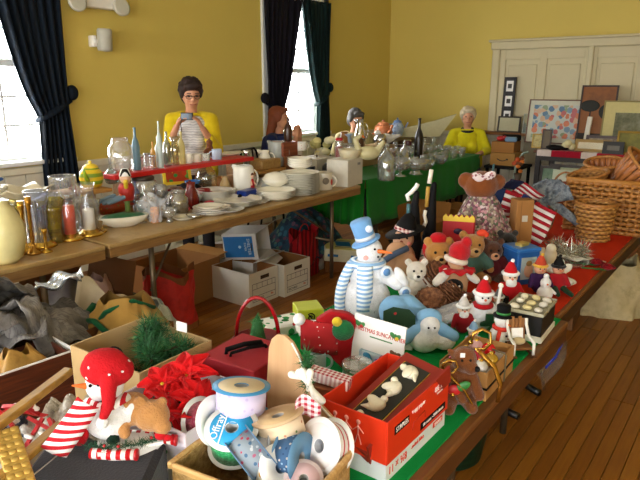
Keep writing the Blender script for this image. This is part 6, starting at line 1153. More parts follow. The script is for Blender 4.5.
def person(label, loc, rz, sit, hair, haircol, top, topcol, under, pants, el, wr, hd, pal, look=(0, 0), glasses=False, shoes='141414', lean=0, hairlen=0, H=1.6, scarf=None, curls=False):
    t = thing('person', label, 'person', loc, rz); zs = .46 if sit else .86*H/1.6       # seat or hip height
    hip = Vector((0, 0, zs+(.1 if sit else 0))); sh_z = hip.z+(.43 if sit else .43)*H/1.6; ly = -lean
    neck = Vector((0, ly, sh_z+.06)); hc = neck+Vector((look[0]*.03, -.02-look[1]*.03, .145)); R = Euler((look[1], 0, look[0])).to_matrix()
    def hp(x, y, z): return tuple(hc+R @ Vector((x, y, z)))
    g = G(); er = tuple(R.to_euler())
    g.ell(.074, .09, .1, tuple(hc), er).ell(.056, .06, .06, hp(0, -.028, -.055), er).ell(.017, .017, .016, hp(0, -.1, -.018), er, 8, 6).cap(hp(0, -.088, .012), hp(0, -.1, -.015), .009, .012, 8)
    for s in (-1, 1): g.ell(.01, .02, .03, hp(s*.076, .008, -.008), er, 8, 6); g.ell(.02, .014, .016, hp(s*.034, -.07, -.035), er, 8, 6)
    g.cap(tuple(neck-Vector((0, 0, .06))), tuple(hc-Vector((0, 0, .05))), .05, .046).ell(.03, .012, .014, hp(0, -.083, -.055), er, 10, 6).ell(.1, .07, .06, (0, ly, sh_z-.03))
    ss = [Vector((-.165, ly, sh_z)), Vector((.165, ly, sh_z))]
    for s_, e, w, d, pm, sg in zip(ss, el, wr, hd, pal, (1, -1)):
        g.cap(s_, e, .04, .036); g.cap(e, w, .036, .025); hand(g, w, d, pm, (.5, .6), (sg, 0, 0))
    g.ell(.12, .085, .2, (0, ly*.6, hip.z+.22))
    body = blob('body', g, SKIN, t, .0075, 3)
    # garments
    g = G().ell(.165, .115, .2, (0, ly*.8, sh_z-.17)).ell(.155, .12, .16, (0, ly*.3, hip.z+.06)).ell(.14, .09, .08, (0, ly, sh_z-.03))
    for s in (-1, 1): g.ell(.07, .06, .07, (s*.06, ly-.085, sh_z-.17))
    blob('blouse', g, under, t, .012, 4)
    g = G()
    for s_, e, w in zip(ss, el, wr):
        m_ = e.lerp(w, .55); g.cap(s_, e, .06, .052); g.cap(e, m_, .052, .045); g.cap(s_, (s_.x*.45, s_.y+.03, s_.z+.02), .06, .055)
    g.cap((-.12, ly+.05, sh_z-.02), (-.1, ly*.3+.07, hip.z-.02), .07, .09).cap((.12, ly+.05, sh_z-.02), (.1, ly*.3+.07, hip.z-.02), .07, .09).cap((0, ly+.07, sh_z-.03), (0, .08, hip.z), .07, .08)
    for s in (-1, 1): g.cap((s*.15, ly-.03, sh_z-.06), (s*.155, ly*.3-.04, hip.z+.02), .045, .055)
    g.tube([(.07*cos(a), ly+.0+.065*sin(a), sh_z+.045) for a in [i*pi/8+pi*.65 for i in range(12)]], .016, 8)
    blob(top, g, topcol, t, .012, 3)
    g = G().ell(.17, .13, .12, (0, .02, hip.z-.02))
    for s in (-1, 1):
        if sit: g.cap((s*.09, 0, hip.z-.03), (s*.1, -.42, hip.z-.03), .085, .062); g.cap((s*.1, -.42, hip.z-.03), (s*.1, -.42, .1), .06, .045)
        else: g.cap((s*.085, .02, hip.z-.03), (s*.09, .0, .46), .088, .062); g.cap((s*.09, 0, .46), (s*.09, .02, .08), .06, .048)
    blob('trousers', g, pants, t, .014, 3)
    for s in (-1, 1): y = -.42 if sit else .02; part('shoe', G().ell(.045, .12, .045, (s*.095, y-.05, .045)), plain(shoes, .4), t)
    # hair, face
    g = G().ell(.086, .096, .085, hp(0, .022, .045), er).ell(.083, .07, .1, hp(0, .045, -.01), er).ell(.07, .035, .03, hp(0, -.06, .085), er)
    for s in (-1, 1): g.ell(.022, .05, .06, hp(s*.074, .0, .025), er)
    if hairlen:
        for s in (-1, 0, 1): g.cap(hp(s*.06, .045, .0), (s*.09, ly+.085, sh_z+.02-hairlen), .05, .035)
    if curls:
        for i in range(46):
            a, b = RD.random()*2*pi, RD.uniform(-.25, 1.3); q = Vector((.084*cos(a)*cos(b), .09*sin(a)*cos(b)+.02, .09*sin(b)+.03))
            if q.y > -.04 or q.z > .08: g.ell(.024, c=hp(*q), n=8, m=6)
    blob('hair', g, haircol, t, .009, 2)
    EYE = plain('2A1C14', .3)
    for s in (-1, 1): part('eye', G().ell(.012, .006, .007, hp(s*.032, -.081, .008), er, 10, 6), EYE, t); part('eyebrow', G().cap(hp(s*.018, -.087, .032), hp(s*.046, -.078, .03), .0035, .003, 6), haircol, t)
    part('mouth', G().cap(hp(-.022, -.088, -.058), hp(.022, -.088, -.058), .0055, .0055, 6), plain('9A4A40', .4), t)
    if glasses:
        gl = part('glasses', G().tube([hp(s_*.033+.024*cos(a), -.094, .006+.017*sin(a)) for s_ in (-1,) for a in [i*pi/6 for i in range(12)]], .0022, 5, True), BLACK, t); part('glasses', G().tube([hp(.033+.024*cos(a), -.094, .006+.017*sin(a)) for a in [i*pi/6 for i in range(12)]], .0022, 5, True), BLACK, t); part('glasses_bridge', G().tube([hp(-.078, 0, .012), hp(-.06, -.09, .008), hp(-.01, -.096, .01), hp(.01, -.096, .01), hp(.06, -.09, .008), hp(.078, 0, .012)], .002, 5), BLACK, t)
    if scarf: part('neck_scarf', G().tube([(.06*cos(a), ly-.01+.055*sin(a), neck.z-.005-.03*(sin(a) < 0)) for a in [i*pi/8 for i in range(16)]], .022, 8, True), scarf, t)
    return t, hc
V = Vector
p = at(190, 80, x=-3.88)
# standing woman with the camera
w1, hc = person('woman in a yellow cardigan and white top standing and looking at a small camera', (p.x, p.y, 0), YAW-.05, False, 'hair', plain('2A160E', .7, var=.3, bump=.5, bs=120), 'cardigan', cloth('D8BC1E'), stripes('D8D4D0', 'B8B4B4', .02, 2, .5, .9, .03), plain('14121A', .8), [V((-.2, -.07, 1.02)), V((.22, -.08, 1.02))], [V((-.06, -.26, 1.23)), V((.15, -.26, 1.22))], [(.45, -.3, .6), (-.35, -.3, .75)], [(.8, -.1, -.4), (-.8, -.1, -.3)], (.45, .3), True, H=1.58, lean=.02, curls=True)
t = thing('pocket_camera', 'small silver and black pocket camera in the standing woman\'s hands', 'camera', w1.location+Euler((0, 0, YAW-.05)).to_matrix() @ V((.045, -.32, 1.315)), YAW-.05); part('camera_body', G().box(.095, .025, .058, ch=.005), plain('2A2C30', .35, .4), t); part('lens', G().lathe([(0, 0), (.018, 0), (.018, .012), (.012, .014), (0, .013)], 16, (0, .013, 0), (-pi/2, 0, 0)), SILVER, t); part('screen', G().box(.06, .002, .042, (-.012, -.0135, 0)), plain('3A4A5A', .2), t); part('wrist_strap', G().tube([(-.045, 0, -.02), (-.05, -.01, -.06), (-.044, -.012, -.12)], .003, 6), BLACK, t)
# seated, auburn hair, in profile with hands raised
p = at(272, 120, x=-4.12)
chair('black metal folding chair under the red-haired woman', (p.x, p.y, 0), YAW+1.25)
person('red-haired woman in navy sitting by the window with clasped hands', (p.x, p.y, 0), YAW+1.25, True, 'hair', plain('7A3A1A', .7, var=.3, bump=.5, bs=120), 'cardigan', cloth('1E2650'), cloth('2A3468'), plain('1A1A22', .8), [V((-.2, -.2, .8)), V((.2, -.2, .8))], [V((-.05, -.28, 1.03)), V((.05, -.28, 1.03))], [(.1, .1, 1), (-.1, .1, 1)], [(1, -.1, 0), (-1, -.1, 0)], (.1, -.05), False, lean=.06, hairlen=.12, H=1.7)
# grey-haired, mostly hidden by goods
p = at(352, 116, x=-4.0)
chair('black metal folding chair under the grey-haired person', (p.x, p.y, 0), YAW+.2)
person('grey-haired person with glasses bent low behind the teapots', (p.x, p.y, 0), YAW+.2, True, 'hair', plain('4A4640', .8, var=.4, bump=.5, bs=120), 'shirt', cloth('A89A6A'), cloth('B8AE8A'), plain('2A2A30', .8), [V((-.23, -.1, .78)), V((.23, -.1, .78))], [V((-.08, -.3, .72)), V((.08, -.3, .72))], [(.4, -1, -.2), (-.4, -1, -.2)], [(0, 0, -1), (0, 0, -1)], (.3, .3), True, lean=.1, H=1.5)
# yellow jacket, white curls
p = at(468, 114, y=7.22)
chair('black metal folding chair under the woman in yellow', (p.x, p.y, 0), YAW-.12)
person('white-haired woman in a bright yellow jacket seated at the glassware', (p.x, p.y, 0), YAW-.12, True, 'hair', plain('C8B898', .8, var=.25, bump=.6, bs=120), 'jacket', cloth('D8CC1E'), cloth('D8CC1E', var=.16), plain('2A2A30', .8), [V((-.26, -.1, .76)), V((.26, -.1, .76))], [V((-.12, -.3, .74)), V((.12, -.3, .74))], [(.3, -1, 0), (-.3, -1, 0)], [(0, 0, -1), (0, 0, -1)], (-.05, .05), False, lean=.02, curls=True, H=1.5, scarf=plain('1A1A22', .8))
# ------------------------------------------------------------------ glassware and oddments on the green cloth
GT = TZ+.006
t = thing('white_carton', 'plain white carton among the mugs at the table end', 'box', at(362, 186, TZ)+Vector((-.16, -.02, 0)), .1); k = S(t.location); part('carton_body', G().box(.2, .26, 26*k, (0, 0, 13*k), ch=.003), plain('D2CCBA', .55), t); part('top_tape', G().box(.201, .04, .001, (0, 0, 26*k)), plain('C0B898', .3), t); part('small_label', G().box(.001, .05, .02, (.1005, .06, 21*k)), plain('8A8A84', .6), t)
pitcher('frosted glass water jug beside the white carton', 386, 180, 22, 36, glass('D8E4DC', .25), GT, .8, 'bottle'); r = random.Random(21)
WG = glass((.95, 1, .97), .14); wine = vg('wine', .036, .16, n=14).mesh('wine_glass', WG); sher = vg('sherbet', .045, .1, n=14).mesh('sherbet_glass', WG); tumb = vg('tumbler', .034, .1, n=14).mesh('tumbler', WG); flut = vg('flute', .03, .19, n=14).mesh('flute', WG)
def row(me, name, label, cat, pts, group):
    for x, y in pts: one(name, label, cat, me, None, (x, y, GT), r.random()*6, group)
row(wine, 'wine_glass', 'clear stemmed wine glass standing on the green cloth', 'wine glass', [(-3.0-.105*(i % 4)+r.uniform(-.015, .015), 5.2+.13*(i//4)+r.uniform(-.03, .03)) for i in range(36)], 'stemmed wine glasses on the green cloth')
row(sher, 'sherbet_glass', 'low footed dessert glass on the green cloth', 'dessert glass', [(-3.02-.12*(i % 2), 6.4+.12*(i//2)) for i in range(8)], 'footed dessert glasses on the green cloth')
row(tumb, 'glass_tumbler', 'small clear tumbler at the cloth edge', 'tumbler', [(-2.87-.03*(i % 2), 5.1+.12*i+r.uniform(-.02, .02)) for i in range(14)], 'clear tumblers along the cloth edge')
row(flut, 'champagne_flute', 'tall clear champagne flute near the woman in yellow', 'champagne flute', [(-3.42+.06*(i % 2), 6.0+.14*i) for i in range(6)], 'tall flutes on the green cloth')
for i, (x, y, w, h, kd, m, d) in enumerate(((415, 174, 30, 14, 'footbowl', glass('DCE8DC', .25), 'cut glass fruit bowl at the edge of the green cloth'), (400, 176, 22, 18, 'trifle', glass('DCE8DC', .25), 'footed glass trifle bowl on the green cloth'), (403, 166, 14, 26, 'bell', glass('D8E4E0', .3), 'glass cheese bell on the green cloth'), (424, 170, 22, 10, 'bowl', glass('D8E8E0', .2), 'pressed glass bowl beside the fruit bowl'), (440, 164, 16, 8, 'bowl', glass('C8DCE0', .2), 'bluish glass bowl among the wine glasses'), (393, 170, 12, 20, 'vase', glass('E0C8D0', .25), 'pale pink glass vase on the green cloth'))):
    p = at(x, y, GT); k = S(p); one('glass_piece', d, 'glassware', vg(kd, w*k/2, h*k), m, p)
for i, (x, y, w, h, kd, m, d) in enumerate(((418, 163, 9, 44, 'bottle', plain('1A120E', .3), 'tall black bottle rising above the wine glasses'), (399, 161, 9, 16, 'cylinder', plain('3A1418', .3), 'dark maroon glass candle on the green cloth'), (409, 159, 8, 18, 'cylinder', plain('4A1A22', .3), 'wine red pillar candle on the green cloth'), (390, 162, 15, 16, 'canister', plain('8A7040', .5), 'tan striped canister on the green cloth'), (432, 156, 10, 12, 'jar', plain('7A5A34', .4), 'brown stoneware jar on the green cloth'))):
    p = at(x, y, GT); p.x = max(p.x, -3.5); k = S(p); one('table_piece', d, 'ornament', vg(kd, w*k/2, h*k, closed=True), m, p)
# raised boxes along the back of the two tables and what stands on them
def backbox(label, y, z, sy, m, x=-3.42, sx=.24): return one('display_box', label, 'box', G().box(sx, sy, z-TZ, (0, 0, (z-TZ)/2), ch=.003), m, (x, y, TZ+(.006 if y > 4.4 else 0)))
backbox('tan cloth-covered display box under the orange teapot', 5.35, .92, .8, board('B09060')); backbox('white display box behind the mugs', 4.42, .9, .3, plain('B8AE94', .6), x=-3.36); backbox('brown wooden display box behind the tallest plate stack', 4.0, .96, .2, wood('6A3E1C', '8A5428', 1), x=-3.38, sx=.2)
def pt(x, y, z, px): return Vector((x, y, z))
def top_item(kind, d, y, z, w, h, m, name, cat, x=-3.4, closed=False):
    return one(name, d, cat, vg(kind, w/2, h, closed=closed), m, (x, y, z))
teapot('round orange teapot on the tan display box', 383, 138, 30, 18, plain('C87A50', .3), plain('C87A50', .3), plain('C87A50', .3), .92, -.4); teapot('blue and white china teapot beside the orange teapot', 397, 136, 22, 18, print_('A8B8D0', ('3A5A9A', 'D8DCE4'), 40, .4, .3), plain('6A84B0', .3), plain('8A9CC0', .3), .92, .8)
top_item('pot', 'polished metal sugar pot on the tan display box', 5.62, .92, .14, .12, SILVER, 'metal_pot', 'pot', closed=True); top_item('cylinder', 'brown tin mug on the tan display box', 5.2, .92, .09, .1, plain('5A3A22', .4), 'tin_mug', 'mug'); top_item('vase', 'blue-grey china vase on the tan display box', 5.0, .92, .1, .16, plain('8A9AB0', .3), 'china_vase', 'vase', closed=True)
C = Ch('dove_figure', 'white china dove at the end of the tan display box', 'figure', 0, 0, loc=(-3.4, 5.72, .92)); C.blob('body', G().ell(9, 5, 5, (0, 0, 6)).ell(3.5, 3, 3.5, (-8, 0, 11)).cap((7, 0, 7), (14, 0, 9), 3, 1.5), plain('DAD6CC', .3), .8); C.part('beak', G().cap((-11, 0, 11), (-13, 0, 10.5), .9, .3), ORANGE)
vessel('flower_vase', 'white pitcher-shaped vase of cream flowers', 'vase', 322, 170, 20, 22, 'jug', plain('C8BE9A', .4), TZ); C = Ch('silk_flowers', 'cream silk flower bunch in the pitcher-shaped vase', 'flowers', 322, 170, lift=.14)
for i in range(14): C.part('blossom', G().ell(4.2, 4, 3.6, (RD.uniform(-9, 9), RD.uniform(-5, 5), 6+RD.uniform(-4, 12))), plain(('D8CC8A', 'E4DCB0', 'B8B070')[i % 3], .7))
C.part('stem_bunch', G().lathe([(0, -10), (3, -10), (5, 6), (0, 8)], 10), GREENP)
p = at(316, 155, .9); 
one('wood_chest', 'small reddish wooden chest behind the flower vase', 'chest', G().box(.16, .2, .12, (0, 0, .06), ch=.006), wood('6A2E14', '8A4420', 1), (-3.38, 3.98, .96), 0); one('wicker_tray', 'tan wicker tray with white trim on the raised shelf', 'tray', G().box(.18, .24, .08, (0, 0, .04), ch=.01), mottled(('8A6430', 'B08A4C'), 50, .6, .6), (-3.36, 3.92-.22, .88), 0)
one('ladle_bottle', 'brown violin-shaped bottle on the wooden chest', 'bottle', vg('bottle', .035, .2, closed=True), plain('3A1E10', .3), (-3.36, 4.02, 1.08)); jar('condiment_jar', 'glass jar with a red top behind the flower vase', 339, 160, 9, 22, GLASS, REDP, .9, 'canister', fill=(plain('A83020', .4), .6)); vessel('crystal_bowl', 'crystal bowl with white ruffled rim behind the white carton', 'bowl', 350, 158, 22, 14, 'footbowl', glass('E8E8E0', .3), .9)
vessel('white_bowl', 'cream casserole bowl on the white carton', 'bowl', 350, 161, 24, 12, 'bowl', plain('C8BC9A', .35), TZ+.19); pitcher('tall silver coffee pot behind the cream casserole', 360, 146, 14, 26, SILVER, .92, .5); vessel('amber_jug', 'amber brown jug behind the white carton', 'jug', 344, 150, 12, 18, 'jug', plain('8A5A22', .3), .92, closed=True)
C = Ch('swan_planter', 'cream swan-necked planter on the white carton', 'planter', 0, 0, loc=tuple(at(368, 160, TZ+.195))); C.blob('body', G().ell(12, 8, 7, (0, 0, 7)).cap((-9, 0, 8), (-13, 0, 20), 3.4, 2.6).cap((-13, 0, 20), (-8, 0, 24), 2.6, 2).cap((9, 0, 9), (15, 0, 18), 4, 2), plain('C8BE8E', .35), .8); C.part('beak', G().cap((-6.5, 0, 24), (-4, 0, 22), 1, .5), ORANGE)
for i, (x, y, c, d) in enumerate(((330, 176, '2A2A2A', 'dark lidded pot lying behind the large white mug'), (337, 172, '8A7A5A', 'olive canister behind the small black mug'), (296, 163, 'C8B8A0', 'cream cup on the raised wood shelf'), (308, 172, '1E2A4A', 'navy mug behind the brown bottle'), (282, 170, 'C8C0B0', 'white sugar bowl in the back row'), (272, 168, 'B8C0B0', 'pale green bowl in the back row'), (231, 178, 'B88A5A', 'tan clay pot under the shelf end'), (222, 180, '9A6A3A', 'brown clay pot under the shelf end'))):
    vessel('pot' if i < 2 else 'crockery_piece', d, 'crockery', x, y, 15, 13, ('pot', 'canister', 'tumbler', 'cylinder', 'pot', 'bowl', 'jug', 'jar')[i], plain(c, .35), TZ+.02 if y > 166 else .88, closed=i in (0, 1, 4, 6, 7))
one('paper_roll', 'large beige paper roll lying on boxes by the corner', 'paper roll', G().prism([(-.5, 0), (.35, .02), (.55, .3), (.3, .22), (-.1, .12)], .06, rot=(pi/2, 0, 0)), plain('B8AE86', .7), (-3.72, 6.9, .9), YAW-.1); one('corner_crate', 'dark brown crate under the paper roll', 'crate', G().box(.4, .9, .88, (0, 0, .44), ch=.01), wood('3A2416', '54361E', 1), (-3.95, 6.95, 0), 0)
one('dark_fan', 'dark brown carved fan lying by the paper roll', 'fan', G().prism([(-.2, 0), (.25, -.02), (.3, .03), (.1, .07), (-.15, .05)], .03, rot=(pi/2, 0, 0)), plain('3A1E12', .6), (-3.5, 6.66, TZ+.01), YAW)
# more crystal by the wide window and between the crockery
for i, (x, y, w, h, kd, d) in enumerate(((48, 228, 14, 40, 'flute', 'tall cut-crystal flute behind the amber vase'), (84, 226, 16, 34, 'wine', 'etched wine goblet behind the candle lamps'), (100, 221, 13, 26, 'sherbet', 'footed crystal dish before the terracotta casserole'), (140, 219, 12, 22, 'wine', 'crystal goblet in front of the cobalt bottle'), (146, 212, 14, 24, 'jar', 'square glass jar beside the large canister'), (160, 218, 16, 14, 'footbowl', 'scalloped crystal bowl by the wrapped candle'), (184, 205, 12, 20, 'hurricane', 'clear glass lamp chimney by the coffee pot'), (76, 221, 14, 38, 'vase', 'clear fluted vase behind the orange-red candle'), (15, 226, 14, 46, 'hurricane', 'smoked glass chimney at the window end'), (172, 208, 12, 18, 'globe', 'round crystal bud vase near the faceted jar'))):
    vessel('crystal_piece', d, 'glassware', x, y, w, h, kd, glass(('E0E8F0', 'F0E8E0', 'E8ECE8')[i % 3], .24))
for i, (x, y, h, d) in enumerate(((24, 243, 30, 'short brass candlestick in front of the tall gold one'), (14, 252, 26, 'squat brass candlestick beside the cream globe'), (38, 250, 24, 'small brass candlestick at the foot of the crystal vase'))): vessel('candlestick', d, 'candlestick', x, y, 12, h, 'candlestick', (GOLD, BRASS, GOLD)[i], closed=True)
for i, (nm, x, y, w, h, kd, c, d) in enumerate((('plate', 232, 206, 34, 3, 'plate', 'D8D4C8', 'blue rimmed plate lying at the table edge'), ('plate', 185, 217, 26, 3, 'plate', 'C8C0A8', 'tan plate lying at the table edge'), ('cup', 219, 205, 10, 8, 'tumbler', 'B03A44', 'rose pink cup beside the floral plates'), ('saucer', 258, 203, 22, 3, 'plate', 'E0DACC', 'loose white saucer beside the dark blue tin'), ('bowl', 200, 199, 18, 8, 'bowl', 'C8C4B4', 'cream cereal bowl behind the floral plates'), ('bowl', 228, 195, 20, 9, 'bowl', 'D8D2C0', 'white mixing bowl behind the blue rimmed plate'), ('cup', 252, 190, 12, 9, 'tumbler', 'D0CCC0', 'white handleless cup behind the dark blue tin'), ('cup', 290, 194, 9, 7, 'tumbler', 'C8C0AC', 'small cream cup between soup plates and plate stack'), ('bowl', 334, 181, 14, 8, 'bowl', '8A7A5A', 'olive bowl behind the large white mug'), ('jar', 160, 203, 14, 22, 'canister', 'A8A89A', 'grey stoneware canister beside the glass canister'), ('pot', 175, 197, 18, 14, 'pot', '5A3A28', 'brown glazed bean pot under the red shelf'), ('jug', 224, 190, 12, 18, 'jug', 'B89A6A', 'mustard jug in front of the clay pots'))):
    vessel(nm, d, 'crockery', x, y, w, h, kd, plain(c, .3), closed=kd in ('pot', 'jug', 'canister'))
# ------------------------------------------------------------------ pictures and boxes at the serving hatch
PW = wood('3A1E10', '54301A', 0); 
def picture(label, x, y, z, w, h, fm, art, fw=.02, tilt=-.14, rz=0, matm=None, mw=0, name='framed_picture'):
    t = thing(name, label, 'picture', (x, y, z), rot=(tilt, 0, rz))
    part('frame', G().box(w, .02, fw, (0, 0, fw/2)).box(w, .02, fw, (0, 0, h-fw/2)).box(fw, .02, h-2*fw, (-w/2+fw/2, 0, h/2)).box(fw, .02, h-2*fw, (w/2-fw/2, 0, h/2)), fm, t)
    if matm: part('mount', G().box(w-2*fw, .006, h-2*fw, (0, .004, h/2)), matm, t)
    if art: part('print', G().box(w-2*fw-2*mw, .006, h-2*fw-2*mw, (0, -.001 if matm else .003, h/2)), art, t)
    return t
LZ = HZ0+.018; BP = plain('120C0A', .5); cream = plain('CFC8A8', .7)
def hx_at(px, py, y): return at(px, py, y=y)
q0, q1 = at(501, 132, y=7.68), at(515, 78, y=7.68); t = picture('narrow black frame with three small square photos', (q0.x+q1.x)/2, 7.66, LZ, .15, .68, BP, None, .03, -.08, matm=BP)
for i in range(3): part('photo_mount', G().box(.09, .004, .13, (0, -.004, .2+i*.185)), PAPERW, t); part('photo', G().box(.05, .002, .055, (0, -.0065, .2+i*.185)), plain('3A3A36', .6), t)
q = at(508, 132, y=7.6); picture('wide low picture in a thin dark frame with a blank pale sheet', q.x, 7.6, LZ, .29, .2, plain('3A3024', .5), None, .018, -.15, matm=plain('C0BC9A', .5))
q = at(530, 132, y=7.56); picture('unframed pale blue-grey glass panel leaning on the ledge', q.x, 7.56, LZ, .2, .24, plain('A8AC9A', .5), glass('C8D0C8', .3), .008, -.15, matm=plain('9AA498', .4))
CT = .9; table('counter_table', 'long dark table before the serving hatch holding pictures', 0, 0, 1, .5, EDGE, EDGE) if False else None
t = thing('long_table', 'long table before the serving hatch with a red and white runner', 'table', (-1.0, 7.0, 0)); part('tabletop', G().box(2.2, .6, .03, (0, 0, .845), ch=.004), wood('5A341A', '744624', 0), t); LM = plain('241A14', .5)
for x in (-1.05, 1.05):
    for y in (-.26, .26): part('leg', G().box(.05, .05, .83, (x, y, .415)), LM, t)
part('apron', G().box(2.1, .02, .08, (0, -.27, .79)).box(2.4, .02, .08, (0, .27, .79)), LM, t)
t = thing('table_runner', 'red and white block striped runner along the picture table', 'table runner', (-.99, 6.7, .862)); 
for i in range(14): part('runner_block', G().box(2.14/14-.002, .004, .06, (-1.07+(i+.5)*2.14/14, -.006, -.03)).box(2.14/14-.002, .1, .004, (-1.07+(i+.5)*2.14/14, .044, .002)), cloth('A0142A' if i % 3 else 'D8C8C0'), t)
ZT2 = .862
q = at(553, 130, y=7.2); picture('wide unframed watercolour of pink and orange flowers', q.x, 7.22, ZT2+.03, .64, .5, plain('6E4A3A', .5), print_('B8BEB4', ('C87A5A', 'B86A6A', '7A92A4', 'C8A88A', '8A9A7A', '5E7A94'), 17, .7, .6), .012, -.15, matm=plain('C4C2AC', .6), mw=.05)
q = at(594, 130, y=7.1); picture('tall brown painting of dark trees in a thin frame', q.x, 7.1, ZT2+.03, .37, .66, plain('2E1A10', .5), mottled(('5E3414', '8A5220', '7A4418'), 3, .6, .05), .016, -.13)
t = bpy.data.objects['framed_picture.004'] if 'framed_picture.004' in bpy.data.objects else None
pic = [o for o in bpy.data.objects if o.get('label', '').startswith('tall brown painting')][0]
for x, z, rx, rz_ in ((-.08, .42, .1, .09), (.1, .36, .085, .12)):
    part('painted_tree', G().ell(rx, .004, rz_*.7, (x, -.004, z+.02), None, 14, 8), plain('1E2018', .7), pic); part('painted_trunk', G().box(.014, .004, .22, (x+.01, -.004, z-.1)), plain('2A1A10', .7), pic)
part('painted_ground', G().box(.38, .004, .09, (0, -.004, .1)), plain('22180E', .7), pic)
q = at(632, 125, y=7.1); pic = picture('landscape print with a wide cream mount', q.x, 7.08, ZT2+.03, .6, .5, plain('8A7A3A', .5), mottled(('3A3E22', '6A6A48', '8E8A70'), 9, .6, .05), .014, -.13, matm=plain('C6B878', .6), mw=.11)
q = at(605, 140, y=6.9); picture('low wide dark frame in front of the brown painting', q.x, 6.93, ZT2, .4, .17, plain('3A1E10', .4), mottled(('5A3A1E', 'B0A488'), 12, .2, .05), .03, -.15); q = at(592, 145, y=6.82); picture('gold framed mirror strip leaning on the runner', q.x, 6.84, ZT2, .36, .13, plain('9A7A3A', .4), plain('D8D4C4', .08, .9), .03, -.25)
one('white_candle', 'tall slim white box standing before the brown painting', 'box', G().box(.05, .03, .36, (0, 0, .18), ch=.004), plain('D8D2C0', .5), tuple(V((at(585, 140, y=6.98).x, 6.98, ZT2))), rot=(0, .08, 0))
q = at(546, 143, y=6.8); picture('narrow upright brown frame before the flower watercolour', q.x, 6.8, ZT2, .1, .22, plain('3A2412', .4), plain('5A4A2E', .4), .015, -.1); q = at(536, 140, y=6.85); picture('small gold framed icon beside the narrow brown frame', q.x, 6.9, ZT2, .12, .16, plain('A88A3A', .4, .4), mottled(('8A6A2A', 'C8B878', '4A5A3A'), 16, .5, .05), .015, -.12)
q = at(565, 143, y=6.78); one('black_shoes', 'black gloves lying on the picture table', 'gloves', G().ell(.1, .05, .03, (0, 0, .03)).ell(.06, .04, .025, (.08, .03, .028)), BLACK, (q.x-.1, 6.78, ZT2)); one('cream_flowers', 'cream silk flowers lying on the picture table', 'flowers', G().put(G().ell(.045), (0, 0, .05)).put(G().ell(.04), (.06, .01, .045)).put(G().ell(.04), (.03, -.03, .08)), plain('D8CFA0', .7, bump=.6, bs=60), (q.x, 6.82, ZT2))
q = at(626, 152, y=6.78); picture('oval gold edged tray standing on the picture table', q.x+.1, 6.8, ZT2, .42, .24, plain('9A7A2A', .4, .5), mottled(('5E5A22', '8A8234'), 10, .4, .1), .02, -.3); picture('small black frame with a tiny pale photo', at(612, 153, y=6.7).x, 6.72, ZT2, .2, .13, BP, plain('6A6458', .5), .04, -.2)
# pictures leaning below the table
for i, (x, w, h, a, d) in enumerate(((546, .17, .6, ('2A4A3A', '5A7A5A', '8AA08A'), 'green landscape picture leaning below the runner'), (562, .3, .62, ('4A6A5A', 'A8B08A', 'C8B890'), 'dark framed garden picture leaning below the runner'), (598, .42, .6, ('3A5A5A', '7A9A94', 'A8A890'), 'teal landscape picture leaning below the runner'))):
    picture(d, at(x, 180, y=6.5).x, 6.52+.03*i, 0.12, w*1.2, h, plain('2A1C12', .5), mottled(a, 5, .4, .05), .03, -.16)
picture('large pale framed print standing in front of the leaning pictures', at(578, 185, y=6.3).x, 6.26, .1, .52, .62, plain('B8C4AC', .5), mottled(('8A7A6A', 'C8B8A0', '6A6A8A', 'B89A8A'), 14, .5, .05), .05, -.12, matm=plain('C8CCBC', .6), mw=.06)
one('picture_plinth', 'low dark bench the leaning pictures stand on', 'bench', G().box(1.3, .5, .1, (0, 0, .05), ch=.004), plain('2A1C14', .6), (-1.75, 6.4, 0))
# small black table with smiling carton
t = thing('side_table', 'small black table beside the picture table', 'table', (-2.42, 6.85, 0)); part('tabletop', G().box(.42, .42, .03, (0, 0, .645), ch=.004), BLACK, t)
for x in (-.18, .18):
    for y in (-.18, .18): part('leg', G().tube([(x, y, 0), (x, y, .08), (x, y, .12), (x, y, .63)], [.016, .022, .016, .02], 8), BLACK, t)
SB = board('A87C40'); t = thing('smile_carton', 'kraft carton printed with a black curved arrow', 'box', (-2.45, 6.85, .662), .05); part('carton_body', G().box(.28, .3, .14, (0, 0, .07), ch=.003), SB, t); part('curved_arrow', G().tube([(-.06+.12*i/10, -.152, .075-.022*sin(pi*i/10)) for i in range(11)], .005, 6), INK, t); part('arrow_head', G().tube([(.045, -.152, .078), (.062, -.152, .077), (.058, -.152, .06)], .004, 6), INK, t)
one('kraft_carton', 'smaller plain kraft carton on top of the arrow carton', 'box', G().box(.26, .26, .12, (0, 0, .06), ch=.003), board('9A6A34'), (-2.47, 6.87, .804), .05); one('red_toy', 'small red toy lying on the kraft carton', 'toy', G().ell(.05, .04, .03, (0, 0, .03)).ell(.025, .025, .025, (.045, 0, .04)), REDP, (-2.52, 6.82, .926)); one('blue_cloth', 'pale blue folded cloth on the kraft carton', 'cloth', G().box(.13, .12, .05, (0, 0, .025), ch=.012), cloth('7A9AB8'), (-2.4, 6.82, .926), .3)
one('dark_case', 'black case lying behind the pale blue cloth', 'case', G().box(.2, .08, .07, (0, 0, .035), ch=.01), BLACK, (-2.44, 6.95, .926)); C = Ch('orange_flowers', 'orange silk flowers in front of the arrow carton', 'flowers', 0, 0, loc=(-2.2, 6.55, .5))
for i in range(12): C.part('blossom', G().ell(2.4, 2.2, 2, (RD.uniform(-4, 4), RD.uniform(-3, 3), 18+RD.uniform(-8, 8))), plain(('B84A1A', 'D8782A', '6A3A1A')[i % 3], .7))
C.part('vase', G().lathe([(0, -40), (5, -40), (6, -10), (3, 4), (4, 10), (0, 10)], 12), plain('4A3A2A', .4)); one('grey_box', 'pale grey printed box on the floor under the black table', 'box', G().box(.3, .3, .36, (0, 0, .18), ch=.003), plain('A8A8A0', .5), (-2.42, 6.85, 0), .1)
